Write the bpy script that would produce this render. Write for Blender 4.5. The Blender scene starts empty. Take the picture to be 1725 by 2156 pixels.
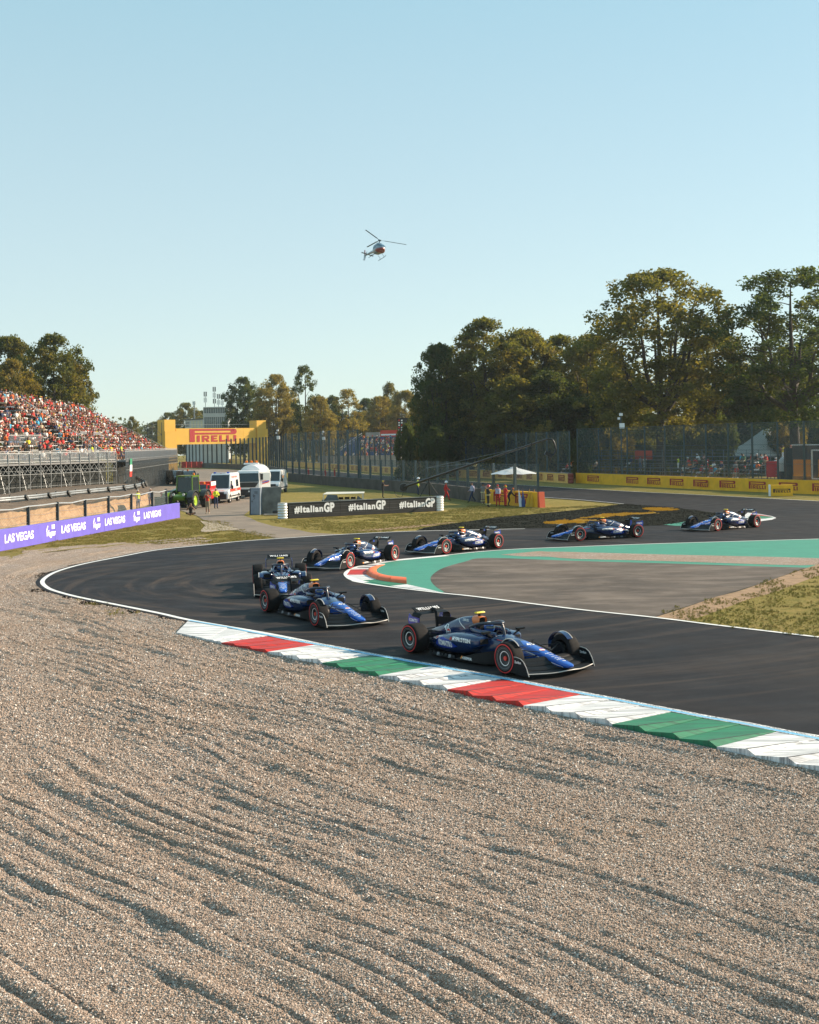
import bpy, bmesh, math, random
import numpy as np
from mathutils import Vector, Matrix, Euler
from mathutils.bvhtree import BVHTree
from mathutils.geometry import tessellate_polygon
R = random.Random(7)
C = bpy.context.scene.collection
sc = bpy.context.scene
rad = math.radians

# ------------------------------------------------------------------ camera, sky, sun, exposure
F, CX, CY, HC, ROLL = 2515.0, 862.5, 933.0, 5.15, rad(1.02)
cam = bpy.data.cameras.new('camera'); camo = bpy.data.objects.new('camera', cam); C.objects.link(camo)
cam.sensor_fit = 'HORIZONTAL'; cam.sensor_width = 36.0; cam.lens = 36.0 * F / 1725.0
cam.shift_y = -(1078.0 - CY) / 1725.0
cam.clip_end = 4000; cam.clip_start = 0.2
camo.matrix_world = Matrix.Translation((0, 0, HC)) @ Matrix.Rotation(rad(90), 4, 'X') @ Matrix.Rotation(-ROLL, 4, 'Z')
sc.camera = camo

SUN_AZ, SUN_EL = math.atan2(0.95, 0.31), rad(26)
w = bpy.data.worlds.new('World'); sc.world = w; w.use_nodes = True
nt = w.node_tree; nt.nodes.clear()
wo = nt.nodes.new('ShaderNodeOutputWorld'); bg = nt.nodes.new('ShaderNodeBackground')
sky = nt.nodes.new('ShaderNodeTexSky'); sky.sky_type = 'NISHITA'; sky.sun_disc = False
sky.sun_elevation = SUN_EL; sky.sun_rotation = SUN_AZ
sky.air_density = 1.0; sky.dust_density = 0.4; sky.ozone_density = 1.6; sky.altitude = 150
tint = nt.nodes.new('ShaderNodeMix'); tint.data_type = 'RGBA'; tint.blend_type = 'MULTIPLY'; tint.inputs[0].default_value = 1.0
tint.inputs[7].default_value = (0.70, 1.0, 1.02, 1)
pale = nt.nodes.new('ShaderNodeMix'); pale.data_type = 'RGBA'; pale.inputs[0].default_value = 0.68   # hazy summer air over the whole dome
gtc = nt.nodes.new('ShaderNodeTexCoord'); gsp = nt.nodes.new('ShaderNodeSeparateXYZ'); gmr = nt.nodes.new('ShaderNodeMapRange'); ghz = nt.nodes.new('ShaderNodeMix'); ghz.data_type = 'RGBA'
gmr.inputs[1].default_value = 0.0; gmr.inputs[2].default_value = 0.42   # the haze is whitest low down, all round the horizon
nt.links.new(gtc.outputs['Generated'], gsp.inputs[0]); nt.links.new(gsp.outputs[2], gmr.inputs[0]); nt.links.new(gmr.outputs[0], ghz.inputs[0])
ghz.inputs[6].default_value = (5.9, 6.2, 5.85, 1); ghz.inputs[7].default_value = (2.9, 4.9, 5.6, 1); nt.links.new(ghz.outputs[2], pale.inputs[7])
nt.links.new(sky.outputs[0], tint.inputs[6]); nt.links.new(tint.outputs[2], pale.inputs[6]); nt.links.new(pale.outputs[2], bg.inputs[0])
bg.inputs[1].default_value = 0.080
nt.links.new(bg.outputs[0], wo.inputs[0])
sl = bpy.data.lights.new('sun', 'SUN'); sl.energy = 5.0; sl.angle = rad(0.6); sl.color = (1.0, 0.81, 0.61)
so = bpy.data.objects.new('sun', sl); C.objects.link(so)
SUND = Vector((math.sin(SUN_AZ) * math.cos(SUN_EL), math.cos(SUN_AZ) * math.cos(SUN_EL), math.sin(SUN_EL)))
so.rotation_euler = SUND.to_track_quat('Z', 'Y').to_euler()
sc.view_settings.view_transform = 'Standard'; sc.view_settings.look = 'None'
sc.view_settings.exposure = 0.95; sc.view_settings.gamma = 1.0; sc.view_settings.use_curve_mapping = False
sc.cycles.max_bounces = 6; sc.cycles.diffuse_bounces = 3; sc.cycles.glossy_bounces = 3
sc.cycles.transparent_max_bounces = 24; sc.cycles.transmission_bounces = 4
sc.cycles.caustics_reflective = False; sc.cycles.caustics_refractive = False
sc.cycles.sample_clamp_indirect = 6

# ------------------------------------------------------------------ helpers
def G(x, y, h=0.0):
    """photo position -> point on the horizontal plane z=h"""
    dx, dy = x - CX, y - CY
    u = dx * math.cos(ROLL) - dy * math.sin(ROLL)
    v = dy * math.cos(ROLL) + dx * math.sin(ROLL)
    d = F * (HC - h) / v
    return Vector((u / F * d, d, h))
def D(x, y, d):
    """photo position -> point at depth d"""
    dx, dy = x - CX, y - CY
    u = dx * math.cos(ROLL) - dy * math.sin(ROLL)
    v = dy * math.cos(ROLL) + dx * math.sin(ROLL)
    return Vector((u / F * d, d, HC - v / F * d))

def tag(o, label=None, cat=None, group=None, kind=None):
    if label: o['label'] = label
    if cat: o['category'] = cat
    if group: o['group'] = group
    if kind: o['kind'] = kind
    return o
def empty(name, label, cat, loc=(0, 0, 0), rz=0.0, group=None):
    o = bpy.data.objects.new(name, None); C.objects.link(o); o.empty_display_size = 0.2
    o.location = loc; o.rotation_euler = (0, 0, rz)
    return tag(o, label, cat, group)
def kids(o):
    return [c for c in ALL_CH.get(o.name, [])]
ALL_CH = {}
def setparent(o, p):
    o.parent = p; ALL_CH.setdefault(p.name, []).append(o)
def haze_box():
    n = bpy.data.materials.new('summer_haze'); n.use_nodes = True; t = n.node_tree; t.nodes.clear(); o_ = t.nodes.new('ShaderNodeOutputMaterial'); v = t.nodes.new('ShaderNodeVolumePrincipled')
    v.inputs['Color'].default_value = (.80, .92, .97, 1); v.inputs['Density'].default_value = HAZE; v.inputs['Anisotropy'].default_value = 0.35; t.links.new(v.outputs[0], o_.inputs['Volume'])
    b = MB().box((0, 290, 34), (1500, 960, 70)).build('haze', n); tag(b, kind='stuff')
HAZE = 0.00013
def copy_tree(o, parent=None):
    c = o.copy(); C.objects.link(c)
    if parent is not None: setparent(c, parent)
    for k in kids(o): copy_tree(k, c)
    return c

class MB:
    def __init__(s): s.v = []; s.f = []; s.m = []
    def add(s, vs, fs, mi=0):
        n = len(s.v); s.v.extend([tuple(p) for p in vs]); s.f.extend([tuple(i + n for i in f) for f in fs]); s.m.extend([mi] * len(fs)); return s
    def box(s, c, d, rz=0.0, mi=0, rot=None):
        x, y, z = d[0] / 2, d[1] / 2, d[2] / 2
        M = rot if rot is not None else Matrix.Rotation(rz, 3, 'Z')
        vs = [Vector(c) + M @ Vector(p) for p in ((-x, -y, -z), (x, -y, -z), (x, y, -z), (-x, y, -z), (-x, -y, z), (x, -y, z), (x, y, z), (-x, y, z))]
        return s.add(vs, [(0, 3, 2, 1), (4, 5, 6, 7), (0, 1, 5, 4), (1, 2, 6, 5), (2, 3, 7, 6), (3, 0, 4, 7)], mi)
    def bar(s, a, b, w_, h_=None, mi=0, up=(0, 0, 1)):
        a, b = Vector(a), Vector(b); h_ = h_ or w_
        t = (b - a)
        if t.length < 1e-6: return s
        t.normalize(); u = Vector(up)
        if abs(t.dot(u)) > .98: u = Vector((0, 1, 0)) if abs(t.y) < .9 else Vector((1, 0, 0))
        r = t.cross(u).normalized(); u = r.cross(t).normalized()
        vs = []
        for p in (a, b):
            for i, j in ((-1, -1), (1, -1), (1, 1), (-1, 1)): vs.append(p + r * (i * w_ / 2) + u * (j * h_ / 2))
        return s.add(vs, [(0, 1, 2, 3), (7, 6, 5, 4), (0, 4, 5, 1), (1, 5, 6, 2), (2, 6, 7, 3), (3, 7, 4, 0)], mi)
    def tube(s, pts, r, n=8, mi=0, cap=True, flat=1.0):
        pts = [Vector(p) for p in pts]; rs = r if isinstance(r, (list, tuple)) else [r] * len(pts)
        vs = []; prev = None
        for i, p in enumerate(pts):
            t = (pts[min(i + 1, len(pts) - 1)] - pts[max(i - 1, 0)])
            t = t.normalized() if t.length > 1e-9 else Vector((0, 0, 1))
            if prev is None:
                u = Vector((0, 0, 1)) if abs(t.z) < .9 else Vector((1, 0, 0))
            else: u = prev
            u = (u - t * u.dot(t)).normalized(); prev = u; q = t.cross(u)
            for k in range(n):
                a = 2 * math.pi * k / n
                vs.append(p + (u * math.cos(a) * flat + q * math.sin(a)) * rs[i])
        fs = []
        for i in range(len(pts) - 1):
            for k in range(n):
                fs.append((i * n + k, i * n + (k + 1) % n, (i + 1) * n + (k + 1) % n, (i + 1) * n + k))
        if cap:
            fs.append(tuple(range(n - 1, -1, -1))); fs.append(tuple((len(pts) - 1) * n + k for k in range(n)))
        return s.add(vs, fs, mi)
    def loft(s, rings, closed=True, cap0=True, cap1=True, mi=0):
        n = len(rings[0]); vs = [p for r in rings for p in r]; fs = []
        for i in range(len(rings) - 1):
            for k in range(n if closed else n - 1):
                fs.append((i * n + k, i * n + (k + 1) % n, (i + 1) * n + (k + 1) % n, (i + 1) * n + k))
        if cap0: fs.append(tuple(range(n - 1, -1, -1)))
        if cap1: fs.append(tuple((len(rings) - 1) * n + k for k in range(n)))
        return s.add(vs, fs, mi)
    def lathe(s, prof, n=32, mi=0, axis='y', c=(0, 0, 0), close=False):
        vs = []; fs = []; m = len(prof)
        for i in range(n):
            a = 2 * math.pi * i / n
            for (r, h) in prof:
                if axis == 'y': p = (r * math.cos(a), h, r * math.sin(a))
                elif axis == 'z': p = (r * math.cos(a), r * math.sin(a), h)
                else: p = (h, r * math.cos(a), r * math.sin(a))
                vs.append((p[0] + c[0], p[1] + c[1], p[2] + c[2]))
        for i in range(n):
            for k in range(m if close else m - 1):
                k2 = (k + 1) % m
                fs.append((i * m + k, i * m + k2, ((i + 1) % n) * m + k2, ((i + 1) % n) * m + k))
        return s.add(vs, fs, mi)
    def extrude(s, outline, vec, mi=0):
        """closed planar outline (3D points) pushed along vec"""
        n = len(outline); vec = Vector(vec)
        a = [Vector(p) for p in outline]; b = [p + vec for p in a]
        tri = tessellate_polygon([a])
        fs = [tuple(t) for t in tri] + [tuple(i + n for i in reversed(t)) for t in tri]
        fs += [(i, (i + 1) % n, (i + 1) % n + n, i + n) for i in range(n)]
        return s.add(a + b, fs, mi)
    def poly(s, outline, mi=0):
        a = [Vector(p) for p in outline]
        return s.add(a, [tuple(t) for t in tessellate_polygon([a])], mi)
    def xform(s, M):
        s.v = [tuple(M @ Vector(p)) for p in s.v]; return s
    def merge(s, o, M=None):
        vs = o.v if M is None else [tuple(M @ Vector(p)) for p in o.v]
        n = len(s.v); s.v.extend(vs); s.f.extend([tuple(i + n for i in f) for f in o.f]); s.m.extend(o.m); return s
    def mesh(s, name, mats, smooth=None, fix=True):
        me = bpy.data.meshes.new(name); me.from_pydata(s.v, [], s.f)
        if not isinstance(mats, (list, tuple)): mats = [mats]
        for m in mats: me.materials.append(m)
        if len(mats) > 1: me.polygons.foreach_set('material_index', s.m)
        if fix:
            bm = bmesh.new(); bm.from_mesh(me); bmesh.ops.recalc_face_normals(bm, faces=bm.faces); bm.to_mesh(me); bm.free()
        if smooth:
            me.polygons.foreach_set('use_smooth', [True] * len(me.polygons))
            me.set_sharp_from_angle(angle=rad(smooth))
        me.update(); return me
    def build(s, name, mats, parent=None, smooth=None, label=None, fix=True, loc=None):
        o = bpy.data.objects.new(name, s.mesh(name, mats, smooth, fix)); C.objects.link(o)
        if parent is not None: setparent(o, parent)
        if loc is not None: o.location = loc
        if label: o['label'] = label
        return o
def inst(src, name, parent, loc=(0, 0, 0), rz=0.0, scale=None, label=None):
    o = bpy.data.objects.new(name, src.data if hasattr(src, 'data') else src); C.objects.link(o)
    if parent is not None: setparent(o, parent)
    o.location = loc; o.rotation_euler = (0, 0, rz)
    if scale is not None: o.scale = (scale,) * 3 if not isinstance(scale, tuple) else scale
    if label: o['label'] = label
    return o

def crom(pts, n=8):
    P = [Vector(p) for p in pts]; P = [P[0] * 2 - P[1]] + P + [P[-1] * 2 - P[-2]]; out = []
    for i in range(1, len(P) - 2):
        a, b, c, d = P[i - 1], P[i], P[i + 1], P[i + 2]
        for k in range(n):
            t = k / n
            out.append(0.5 * ((2 * b) + (c - a) * t + (2 * a - 5 * b + 4 * c - d) * t * t + (3 * b - a - 3 * c + d) * t ** 3))
    out.append(P[-2]); return out
def setz(pts, z): return [Vector((p[0], p[1], z)) for p in pts]

# ------------------------------------------------------------------ materials
MATS = {}
def pm(name, col, rough=0.6, metal=0.0, var=0.0, vscale=4.0, bump=0.0, bscale=30.0, coat=0.0, spec=0.5, col2=None, trans=0.0, emit=None):
    if name in MATS: return MATS[name]
    m = bpy.data.materials.new(name); m.use_nodes = True; t = m.node_tree; b = t.nodes['Principled BSDF']
    b.inputs['Base Color'].default_value = (*col, 1); b.inputs['Roughness'].default_value = rough
    b.inputs['Metallic'].default_value = metal; b.inputs['Specular IOR Level'].default_value = spec
    if coat: b.inputs['Coat Weight'].default_value = coat; b.inputs['Coat Roughness'].default_value = 0.06
    if trans: b.inputs['Transmission Weight'].default_value = trans
    if emit: b.inputs['Emission Color'].default_value = (*emit[0], 1); b.inputs['Emission Strength'].default_value = emit[1]
    tc = t.nodes.new('ShaderNodeTexCoord')
    if var or col2:
        n = t.nodes.new('ShaderNodeTexNoise'); n.inputs['Scale'].default_value = vscale; n.inputs['Detail'].default_value = 5
        t.links.new(tc.outputs['Object'], n.inputs['Vector'])
        mx = t.nodes.new('ShaderNodeMix'); mx.data_type = 'RGBA'
        c2 = col2 or tuple(min(1, c * (1 + var)) for c in col); c1 = col if col2 else tuple(c * (1 - var) for c in col)
        mx.inputs[6].default_value = (*c1, 1); mx.inputs[7].default_value = (*c2, 1)
        rp = t.nodes.new('ShaderNodeMapRange'); rp.inputs[1].default_value = .3; rp.inputs[2].default_value = .7
        t.links.new(n.outputs[0], rp.inputs[0]); t.links.new(rp.outputs[0], mx.inputs[0]); t.links.new(mx.outputs[2], b.inputs['Base Color'])
    if bump:
        n2 = t.nodes.new('ShaderNodeTexNoise'); n2.inputs['Scale'].default_value = bscale; n2.inputs['Detail'].default_value = 4
        t.links.new(tc.outputs['Object'], n2.inputs['Vector'])
        bp = t.nodes.new('ShaderNodeBump'); bp.inputs['Strength'].default_value = bump; bp.inputs['Distance'].default_value = 0.02
        t.links.new(n2.outputs[0], bp.inputs['Height']); t.links.new(bp.outputs[0], b.inputs['Normal'])
    MATS[name] = m; return m
class NT:
    """tiny node-graph writer"""
    def __init__(s, name):
        s.m = bpy.data.materials.new(name); s.m.use_nodes = True; s.t = s.m.node_tree; s.b = s.t.nodes['Principled BSDF']; s.out = s.t.nodes['Material Output']
        s.co = s.t.nodes.new('ShaderNodeTexCoord').outputs['Object']
    def L(s, a, b): s.t.links.new(a, b)
    def put(s, sock, v):
        if isinstance(v, (int, float)): sock.default_value = v
        elif isinstance(v, (tuple, list)): sock.default_value = (*v, 1) if len(v) == 3 and sock.type == 'RGBA' else v
        else: s.L(v, sock)
    def mapping(s, scale=(1, 1, 1), rot=(0, 0, 0), loc=(0, 0, 0), vec=None):
        n = s.t.nodes.new('ShaderNodeMapping'); s.L(vec or s.co, n.inputs[0]); n.inputs['Scale'].default_value = scale; n.inputs['Rotation'].default_value = rot; n.inputs['Location'].default_value = loc
        return n.outputs[0]
    def noise(s, scale, detail=4, vec=None, rough=.55, dist=0.0):
        n = s.t.nodes.new('ShaderNodeTexNoise'); s.L(vec or s.co, n.inputs['Vector']); n.inputs['Scale'].default_value = scale; n.inputs['Detail'].default_value = detail; n.inputs['Roughness'].default_value = rough; n.inputs['Distortion'].default_value = dist
        return n.outputs[0]
    def voro(s, scale, feature='F1', out=0, vec=None, rnd=1.0):
        n = s.t.nodes.new('ShaderNodeTexVoronoi'); n.feature = feature; s.L(vec or s.co, n.inputs['Vector']); n.inputs['Scale'].default_value = scale; n.inputs['Randomness'].default_value = rnd
        return n.outputs[out]
    def ramp(s, v, a, b, c=0.0, d=1.0):
        n = s.t.nodes.new('ShaderNodeMapRange'); s.put(n.inputs[0], v); n.inputs[1].default_value = a; n.inputs[2].default_value = b; n.inputs[3].default_value = c; n.inputs[4].default_value = d
        return n.outputs[0]
    def mix(s, f, a, b, mode='MIX'):
        n = s.t.nodes.new('ShaderNodeMix'); n.data_type = 'RGBA'; n.blend_type = mode; s.put(n.inputs[0], f); s.put(n.inputs[6], a); s.put(n.inputs[7], b); return n.outputs[2]
    def math(s, op, a, b=0.0):
        n = s.t.nodes.new('ShaderNodeMath'); n.operation = op; s.put(n.inputs[0], a); s.put(n.inputs[1], b); return n.outputs[0]
    def bump(s, h, strength=.5, dist=.02):
        n = s.t.nodes.new('ShaderNodeBump'); n.inputs['Strength'].default_value = strength; n.inputs['Distance'].default_value = dist; s.L(h, n.inputs['Height']); s.L(n.outputs[0], s.b.inputs['Normal'])
    def col(s, v): s.put(s.b.inputs['Base Color'], v); return s
    def rough(s, v): s.put(s.b.inputs['Roughness'], v); return s

def asphalt_mat(name, base, brown, streak=(0, 0, 0), sc_=1.0, spec=.35, rings=None):
    n = NT(name)
    big = n.noise(.12 * sc_, 5, dist=.6); mid = n.noise(.9, 5); fine = n.noise(55, 3); grain = n.noise(160, 2)
    st = n.noise(1.0, 5, n.mapping((.30, .95, 1), rot=streak), rough=.65, dist=.6)
    c = n.mix(n.ramp(big, .35, .65), base, brown)
    c = n.mix(n.ramp(st, .45, .70, 0, .75 if spec > .14 else .5), c, tuple(min(1, x * 2.0) for x in brown))
    c = n.mix(n.ramp(mid, .3, .75, 0, .5), c, tuple(x * .62 for x in base))
    c = n.mix(n.ramp(grain, .35, .7, .0, .55), c, tuple(x * 2.4 for x in base))
    if rings:   # rubbered arcs round the hairpin
        vs = n.t.nodes.new('ShaderNodeVectorMath'); vs.operation = 'SUBTRACT'; n.L(n.co, vs.inputs[0]); vs.inputs[1].default_value = (rings[0], rings[1], 0)
        ln = n.t.nodes.new('ShaderNodeVectorMath'); ln.operation = 'LENGTH'; n.L(vs.outputs[0], ln.inputs[0]); sp = n.t.nodes.new('ShaderNodeSeparateXYZ'); n.L(vs.outputs[0], sp.inputs[0])
        an = n.math('ARCTAN2', sp.outputs[0], sp.outputs[1]); cb = n.t.nodes.new('ShaderNodeCombineXYZ'); n.L(n.math('MULTIPLY', ln.outputs['Value'], 1.5), cb.inputs[0]); n.L(n.math('MULTIPLY', an, 1.6), cb.inputs[1])
        rg = n.noise(1.0, 5, cb.outputs[0], rough=.65, dist=.25); near = n.ramp(ln.outputs['Value'], 16, 30, 1, .25)
        c = n.mix(n.math('MULTIPLY', n.ramp(rg, .50, .70, 0, .75), near), c, (.085, .062, .048)); c = n.mix(n.math('MULTIPLY', n.ramp(rg, .46, .30, 0, .8), near), c, (.009, .010, .013))
    n.col(c).rough(n.ramp(mid, .2, .8, .62, .85)); n.b.inputs['Specular IOR Level'].default_value = spec
    n.bump(n.math('ADD', fine, grain), .35, .008)
    return n.m
def paint_mat(name, col, worn, wear=.45, streak=(0, 0, 0), rough=.6):
    n = NT(name)
    st = n.noise(1.0, 6, n.mapping((.45, 15, 1), rot=streak), rough=.7); b = n.noise(1.3, 6); g = n.noise(90, 2)
    c = n.mix(n.ramp(st, .46, .60, 0, wear), col, worn)
    c = n.mix(n.ramp(b, .45, .7, 0, wear), c, tuple(.5 * a + .5 * d for a, d in zip(col, worn)))
    c = n.mix(n.ramp(g, .4, .7, 0, .25), c, tuple(x * .7 for x in col))
    n.col(c).rough(rough); n.bump(g, .25, .006); return n.m
# ------------------------------------------------------------------ the ground: sheets traced on the ground plane
def W(pts, z=0.0): return [G(x, y, 0).to_3d() + Vector((0, 0, z)) for x, y in pts]
OUT_Z = [(1105, 1113), (876, 1118), (739, 1124), (631.7, 1130.6), (510, 1139), (426.6, 1147.5), (327, 1158), (247, 1172.6), (175.8, 1186.5), (131.8, 1198), (102, 1209.5), (84.5, 1224), (94.7, 1237.5), (120.8, 1247.5), (164.8, 1258.6), (247, 1275), (329.5, 1291.5), (401, 1307.4), (569.6, 1337), (784, 1381), (1000, 1420), (1210, 1462.5), (1414, 1501), (1630, 1538.2), (1725, 1554)]
OUTER = crom(W(OUT_Z), 10)
e = (OUTER[-1] - OUTER[-2]).normalized()
OUTER += [OUTER[-1] + e * k for k in (2, 5, 9, 14, 20)]
RIGHT_EDGE = crom(W([(1725, 1055), (1477, 1042), (1316, 1034), (1128, 1023), (850, 1004.5), (677.7, 991), (520, 977)]), 6)
LEFT_STR = crom(W([(1316, 1061), (1212, 1051.5), (1132.7, 1046), (980, 1031), (860, 1019), (700, 1003.5), (520, 985.5)]), 6)
ISL_TOP = W([(1316, 1061), (1212, 1074), (1151, 1080), (1041, 1090), (895, 1110.8), (876, 1117.5)])
gm_grass = NT('dry_grass_ground')
_a = gm_grass.noise(.22, 6, dist=.5); _b = gm_grass.noise(2.2, 6); _c = gm_grass.noise(14, 4, gm_grass.mapping((1, .45, 1))); _d = gm_grass.noise(60, 3)
_col = gm_grass.mix(gm_grass.ramp(_a, .38, .62), (.27, .21, .045), (.34, .245, .078))
_col = gm_grass.mix(gm_grass.ramp(_b, .42, .66), _col, (.17, .155, .026))
_col = gm_grass.mix(gm_grass.ramp(_c, .45, .7, 0, .75), _col, (.36, .29, .11))
_col = gm_grass.mix(gm_grass.ramp(_d, .45, .75, 0, .7), _col, (.075, .075, .018))
gm_grass.col(_col).rough(.95); gm_grass.b.inputs['Specular IOR Level'].default_value = .15
gm_grass.bump(gm_grass.math('ADD', _c, _d), .9, .06); GRASS = gm_grass.m
def sheet(name, pts, z, mat, kind='structure'):
    m = MB().poly(setz(pts, z)); o = m.build(name, mat); tag(o, kind=kind)
    bm = bmesh.new(); bm.from_mesh(o.data)
    for f in bm.faces:
        if f.normal.z < 0: f.normal_flip()
    bm.to_mesh(o.data); bm.free(); return o
def ribbon(pts, wd, z, left=None):
    """strip of width wd along pts (centred, or from the line to one side)"""
    P = [Vector((p[0], p[1], 0)) for p in pts]; a = []; b = []
    for i, p in enumerate(P):
        t = (P[min(i + 1, len(P) - 1)] - P[max(i - 1, 0)]).normalized(); nrm = Vector((-t.y, t.x, 0))
        if left is None: a.append(p + nrm * wd / 2); b.append(p - nrm * wd / 2)
        else: a.append(p); b.append(p + nrm * wd * left)
    m = MB(); n = len(P)
    m.add([(q.x, q.y, z) for q in a + b], [(i, i + 1, n + i + 1, n + i) for i in range(n - 1)]); return m
def offset(pts, dist):
    P = [Vector((p[0], p[1], 0)) for p in pts]; a = []
    for i, p in enumerate(P):
        t = (P[min(i + 1, len(P) - 1)] - P[max(i - 1, 0)]).normalized(); a.append(p + Vector((-t.y, t.x, 0)) * dist)
    return a
# OUTER runs right->left along the back, round the hairpin, then left->right along the front: its left side is the gravel on the
# back (+Y there is its right hand) ; work out which sign is outside
_i = len(OUTER) // 2
ASPH = asphalt_mat('track_asphalt', (.0105, .0115, .015), (.027, .022, .0195), spec=.12, rings=(G(745, 1205).x, G(745, 1205).y - 2.0))
far_right = [Vector((34, 90, 0)), Vector((46, 66, 0)), Vector((60, 40, 0)), Vector((64, 8, 0)), Vector((30, 2, 0))]
OUTER2 = [p for p in OUTER]
ASPH_POLY = OUTER2[::-1] + ISL_TOP[::-1][1:] + LEFT_STR + [Vector((-60, 330, 0)), Vector((-48, 334, 0))] + RIGHT_EDGE[::-1] + far_right
sheet('track', ASPH_POLY, 0.0, ASPH)
# side face of the asphalt slab against the gravel
m = MB(); n = len(OUTER2)
_off = offset(OUTER2, 0.32) if False else OUTER2
m.add([(p.x, p.y, 0.0) for p in OUTER2] + [(p.x, p.y, -.12) for p in OUTER2], [(i, i + 1, n + i + 1, n + i) for i in range(n - 1)])
WHITE = paint_mat('white_track_paint', (.80, .80, .78), (.35, .34, .33), .35)
t0 = (OUTER[1] - OUTER[0]); SGN = -1.0  # outside lies to the right of the running direction on the back straight
tag(m.build('track_edge', ASPH), kind='structure')
# dark tarmac shoulder outside the line and the white line itself
sh = ribbon(OUTER2, .16, -.002, left=SGN); tag(sh.build('track_shoulder', ASPH), kind='structure')
lw = ribbon([p for p in OUTER2], .17, .004, left=-SGN); tag(lw.build('edge_line', WHITE), kind='structure')
tag(ribbon(RIGHT_EDGE, .16, .004).build('edge_line', WHITE), kind='structure')
tag(ribbon(LEFT_STR, .14, .004).build('edge_line', WHITE), kind='structure')

# inner side: green apron, worn asphalt patch, gravel strip, infield grass
INN_R = W([(1725, 1135), (1369, 1145.4), (1211, 1151.5), (1095, 1156), (1007.6, 1162), (935, 1169.6), (836, 1178.7), (809.6, 1182), (766, 1189.4), (738, 1197.5), (724, 1207.5), (729, 1217), (742.5, 1223.3), (766, 1228.2), (826.4, 1237), (927, 1249), (1001, 1256.8), (1211, 1283), (1377.7, 1300.7), (1509, 1317), (1725, 1342.5)])
INNER = crom(INN_R, 8)
tag(ribbon(INNER[:8 * 6 + 1], .15, .010, left=None).build('apex_line', WHITE), kind='structure')
tag(ribbon(INNER[8 * 12:], .15, .016, left=None).build('apex_line', WHITE), kind='structure')
GREEN = paint_mat('green_runoff_paint', (.045, .27, .18), (.025, .12, .09), .5, streak=(0, 0, .2))
gb = W([(1001, 1257), (927, 1249.5)])
def zz(x, y, ox, oy, s): return ((ox + x / s) / 1.8997, (oy + y / s) / 1.8997)
def Z5(l): return [zz(x, y, 1200, 2100, 1.568) for x, y in l]
def Z23(l): return [zz(x, y, 2300, 2100, 1.7656) for x, y in l]
green_in = W(Z5([(905, 420), (850, 385), (820, 345), (835, 310), (900, 270), (1030, 232), (1175, 207)]) + Z23([(0, 254), (700, 273), (1650, 302)]) + Z23([(1700, 288), (1725, 262)]))
green_poly = INNER[:8 * 15 + 1] + crom(green_in, 4)[0:] + [INNER[0] + Vector((6, -6, 0))]
sheet('painted_runoff', green_poly, .004, GREEN)
WORN = asphalt_mat('worn_runoff_asphalt', (.060, .049, .042), (.15, .12, .098), spec=.15, streak=(0, 0, .55))
patch = W(Z5([(1100, 448)])) + INNER[8 * 16:8 * 18 + 1] + W(Z23([(575, 645), (1000, 508), (1300, 418), (1600, 313), (1650, 300)]))
patch += crom(green_in, 4)[::-1][8:]
sheet('runoff_asphalt', patch, .006, WORN)
strip = W(Z5([(1258, 187), (1420, 172), (1500, 165), (1560, 168)]) + Z23([(0, 192), (700, 211), (1725, 236)]) + Z23([(1725, 262), (1600, 286), (700, 258), (0, 240)]) + Z5([(1560, 200), (1400, 198)]))
def gravel_mat(name, scale):
    n = NT(name)
    cell = n.voro(scale, out=1); dist = n.voro(scale, out=0); big = n.noise(.35, 5); mid = n.noise(1.7, 5); sp = n.noise(scale * .9, 2)
    g = n.t.nodes.new('ShaderNodeSeparateColor'); n.L(cell, g.inputs[0])
    c = n.mix(n.ramp(g.outputs[0], 0, 1), (.19, .142, .115), (.50, .395, .32))
    c = n.mix(n.ramp(g.outputs[1], .86, .95), c, (.72, .66, .60))
    c = n.mix(n.ramp(g.outputs[2], .8, .95, 0, .7), c, (.15, .13, .115))
    c = n.mix(n.ramp(big, .4, .68, 0, .5), c, (.31, .205, .13))
    c = n.mix(n.ramp(mid, .5, .75, 0, .35), c, (.20, .16, .125))
    n.col(c).rough(.93); n.b.inputs['Specular IOR Level'].default_value = .2
    n.bump(n.math('SUBTRACT', n.math('MULTIPLY', sp, .5), dist), 1.0, 1.1 / scale); return n.m
GRAV = gravel_mat('gravel_stones', 42.0)
sheet('gravel_strip', crom(strip, 3), .009, GRAV)
def Z26(l): return W([((1360 + x / 2.227) / 1.8997, (2200 + y / 2.227) / 1.8997) for x, y in l])
REDP = paint_mat('red_kerb_paint', (.58, .022, .014), (.13, .025, .02), .75, streak=(0, 0, .88))
WHTP = paint_mat('white_kerb_paint', (.80, .80, .80), (.06, .065, .08), .8, streak=(0, 0, .88))
GRNP = paint_mat('green_kerb_paint', (.014, .20, .095), (.02, .06, .04), .75, streak=(0, 0, .88))
BLUP = paint_mat('pale_blue_kerb_paint', (.10, .42, .68), (.4, .5, .55), .5)
ORGP = paint_mat('orange_kerb_paint', (.78, .13, .015), (.45, .10, .04), .35, rough=.5)
DRKP = pm('rubbered_paint', (.05, .05, .055), .8, var=.4, vscale=8)
apex = empty('apex_kerb', None, None, (0, 0, 0)); tag(apex, kind='structure')
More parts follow.
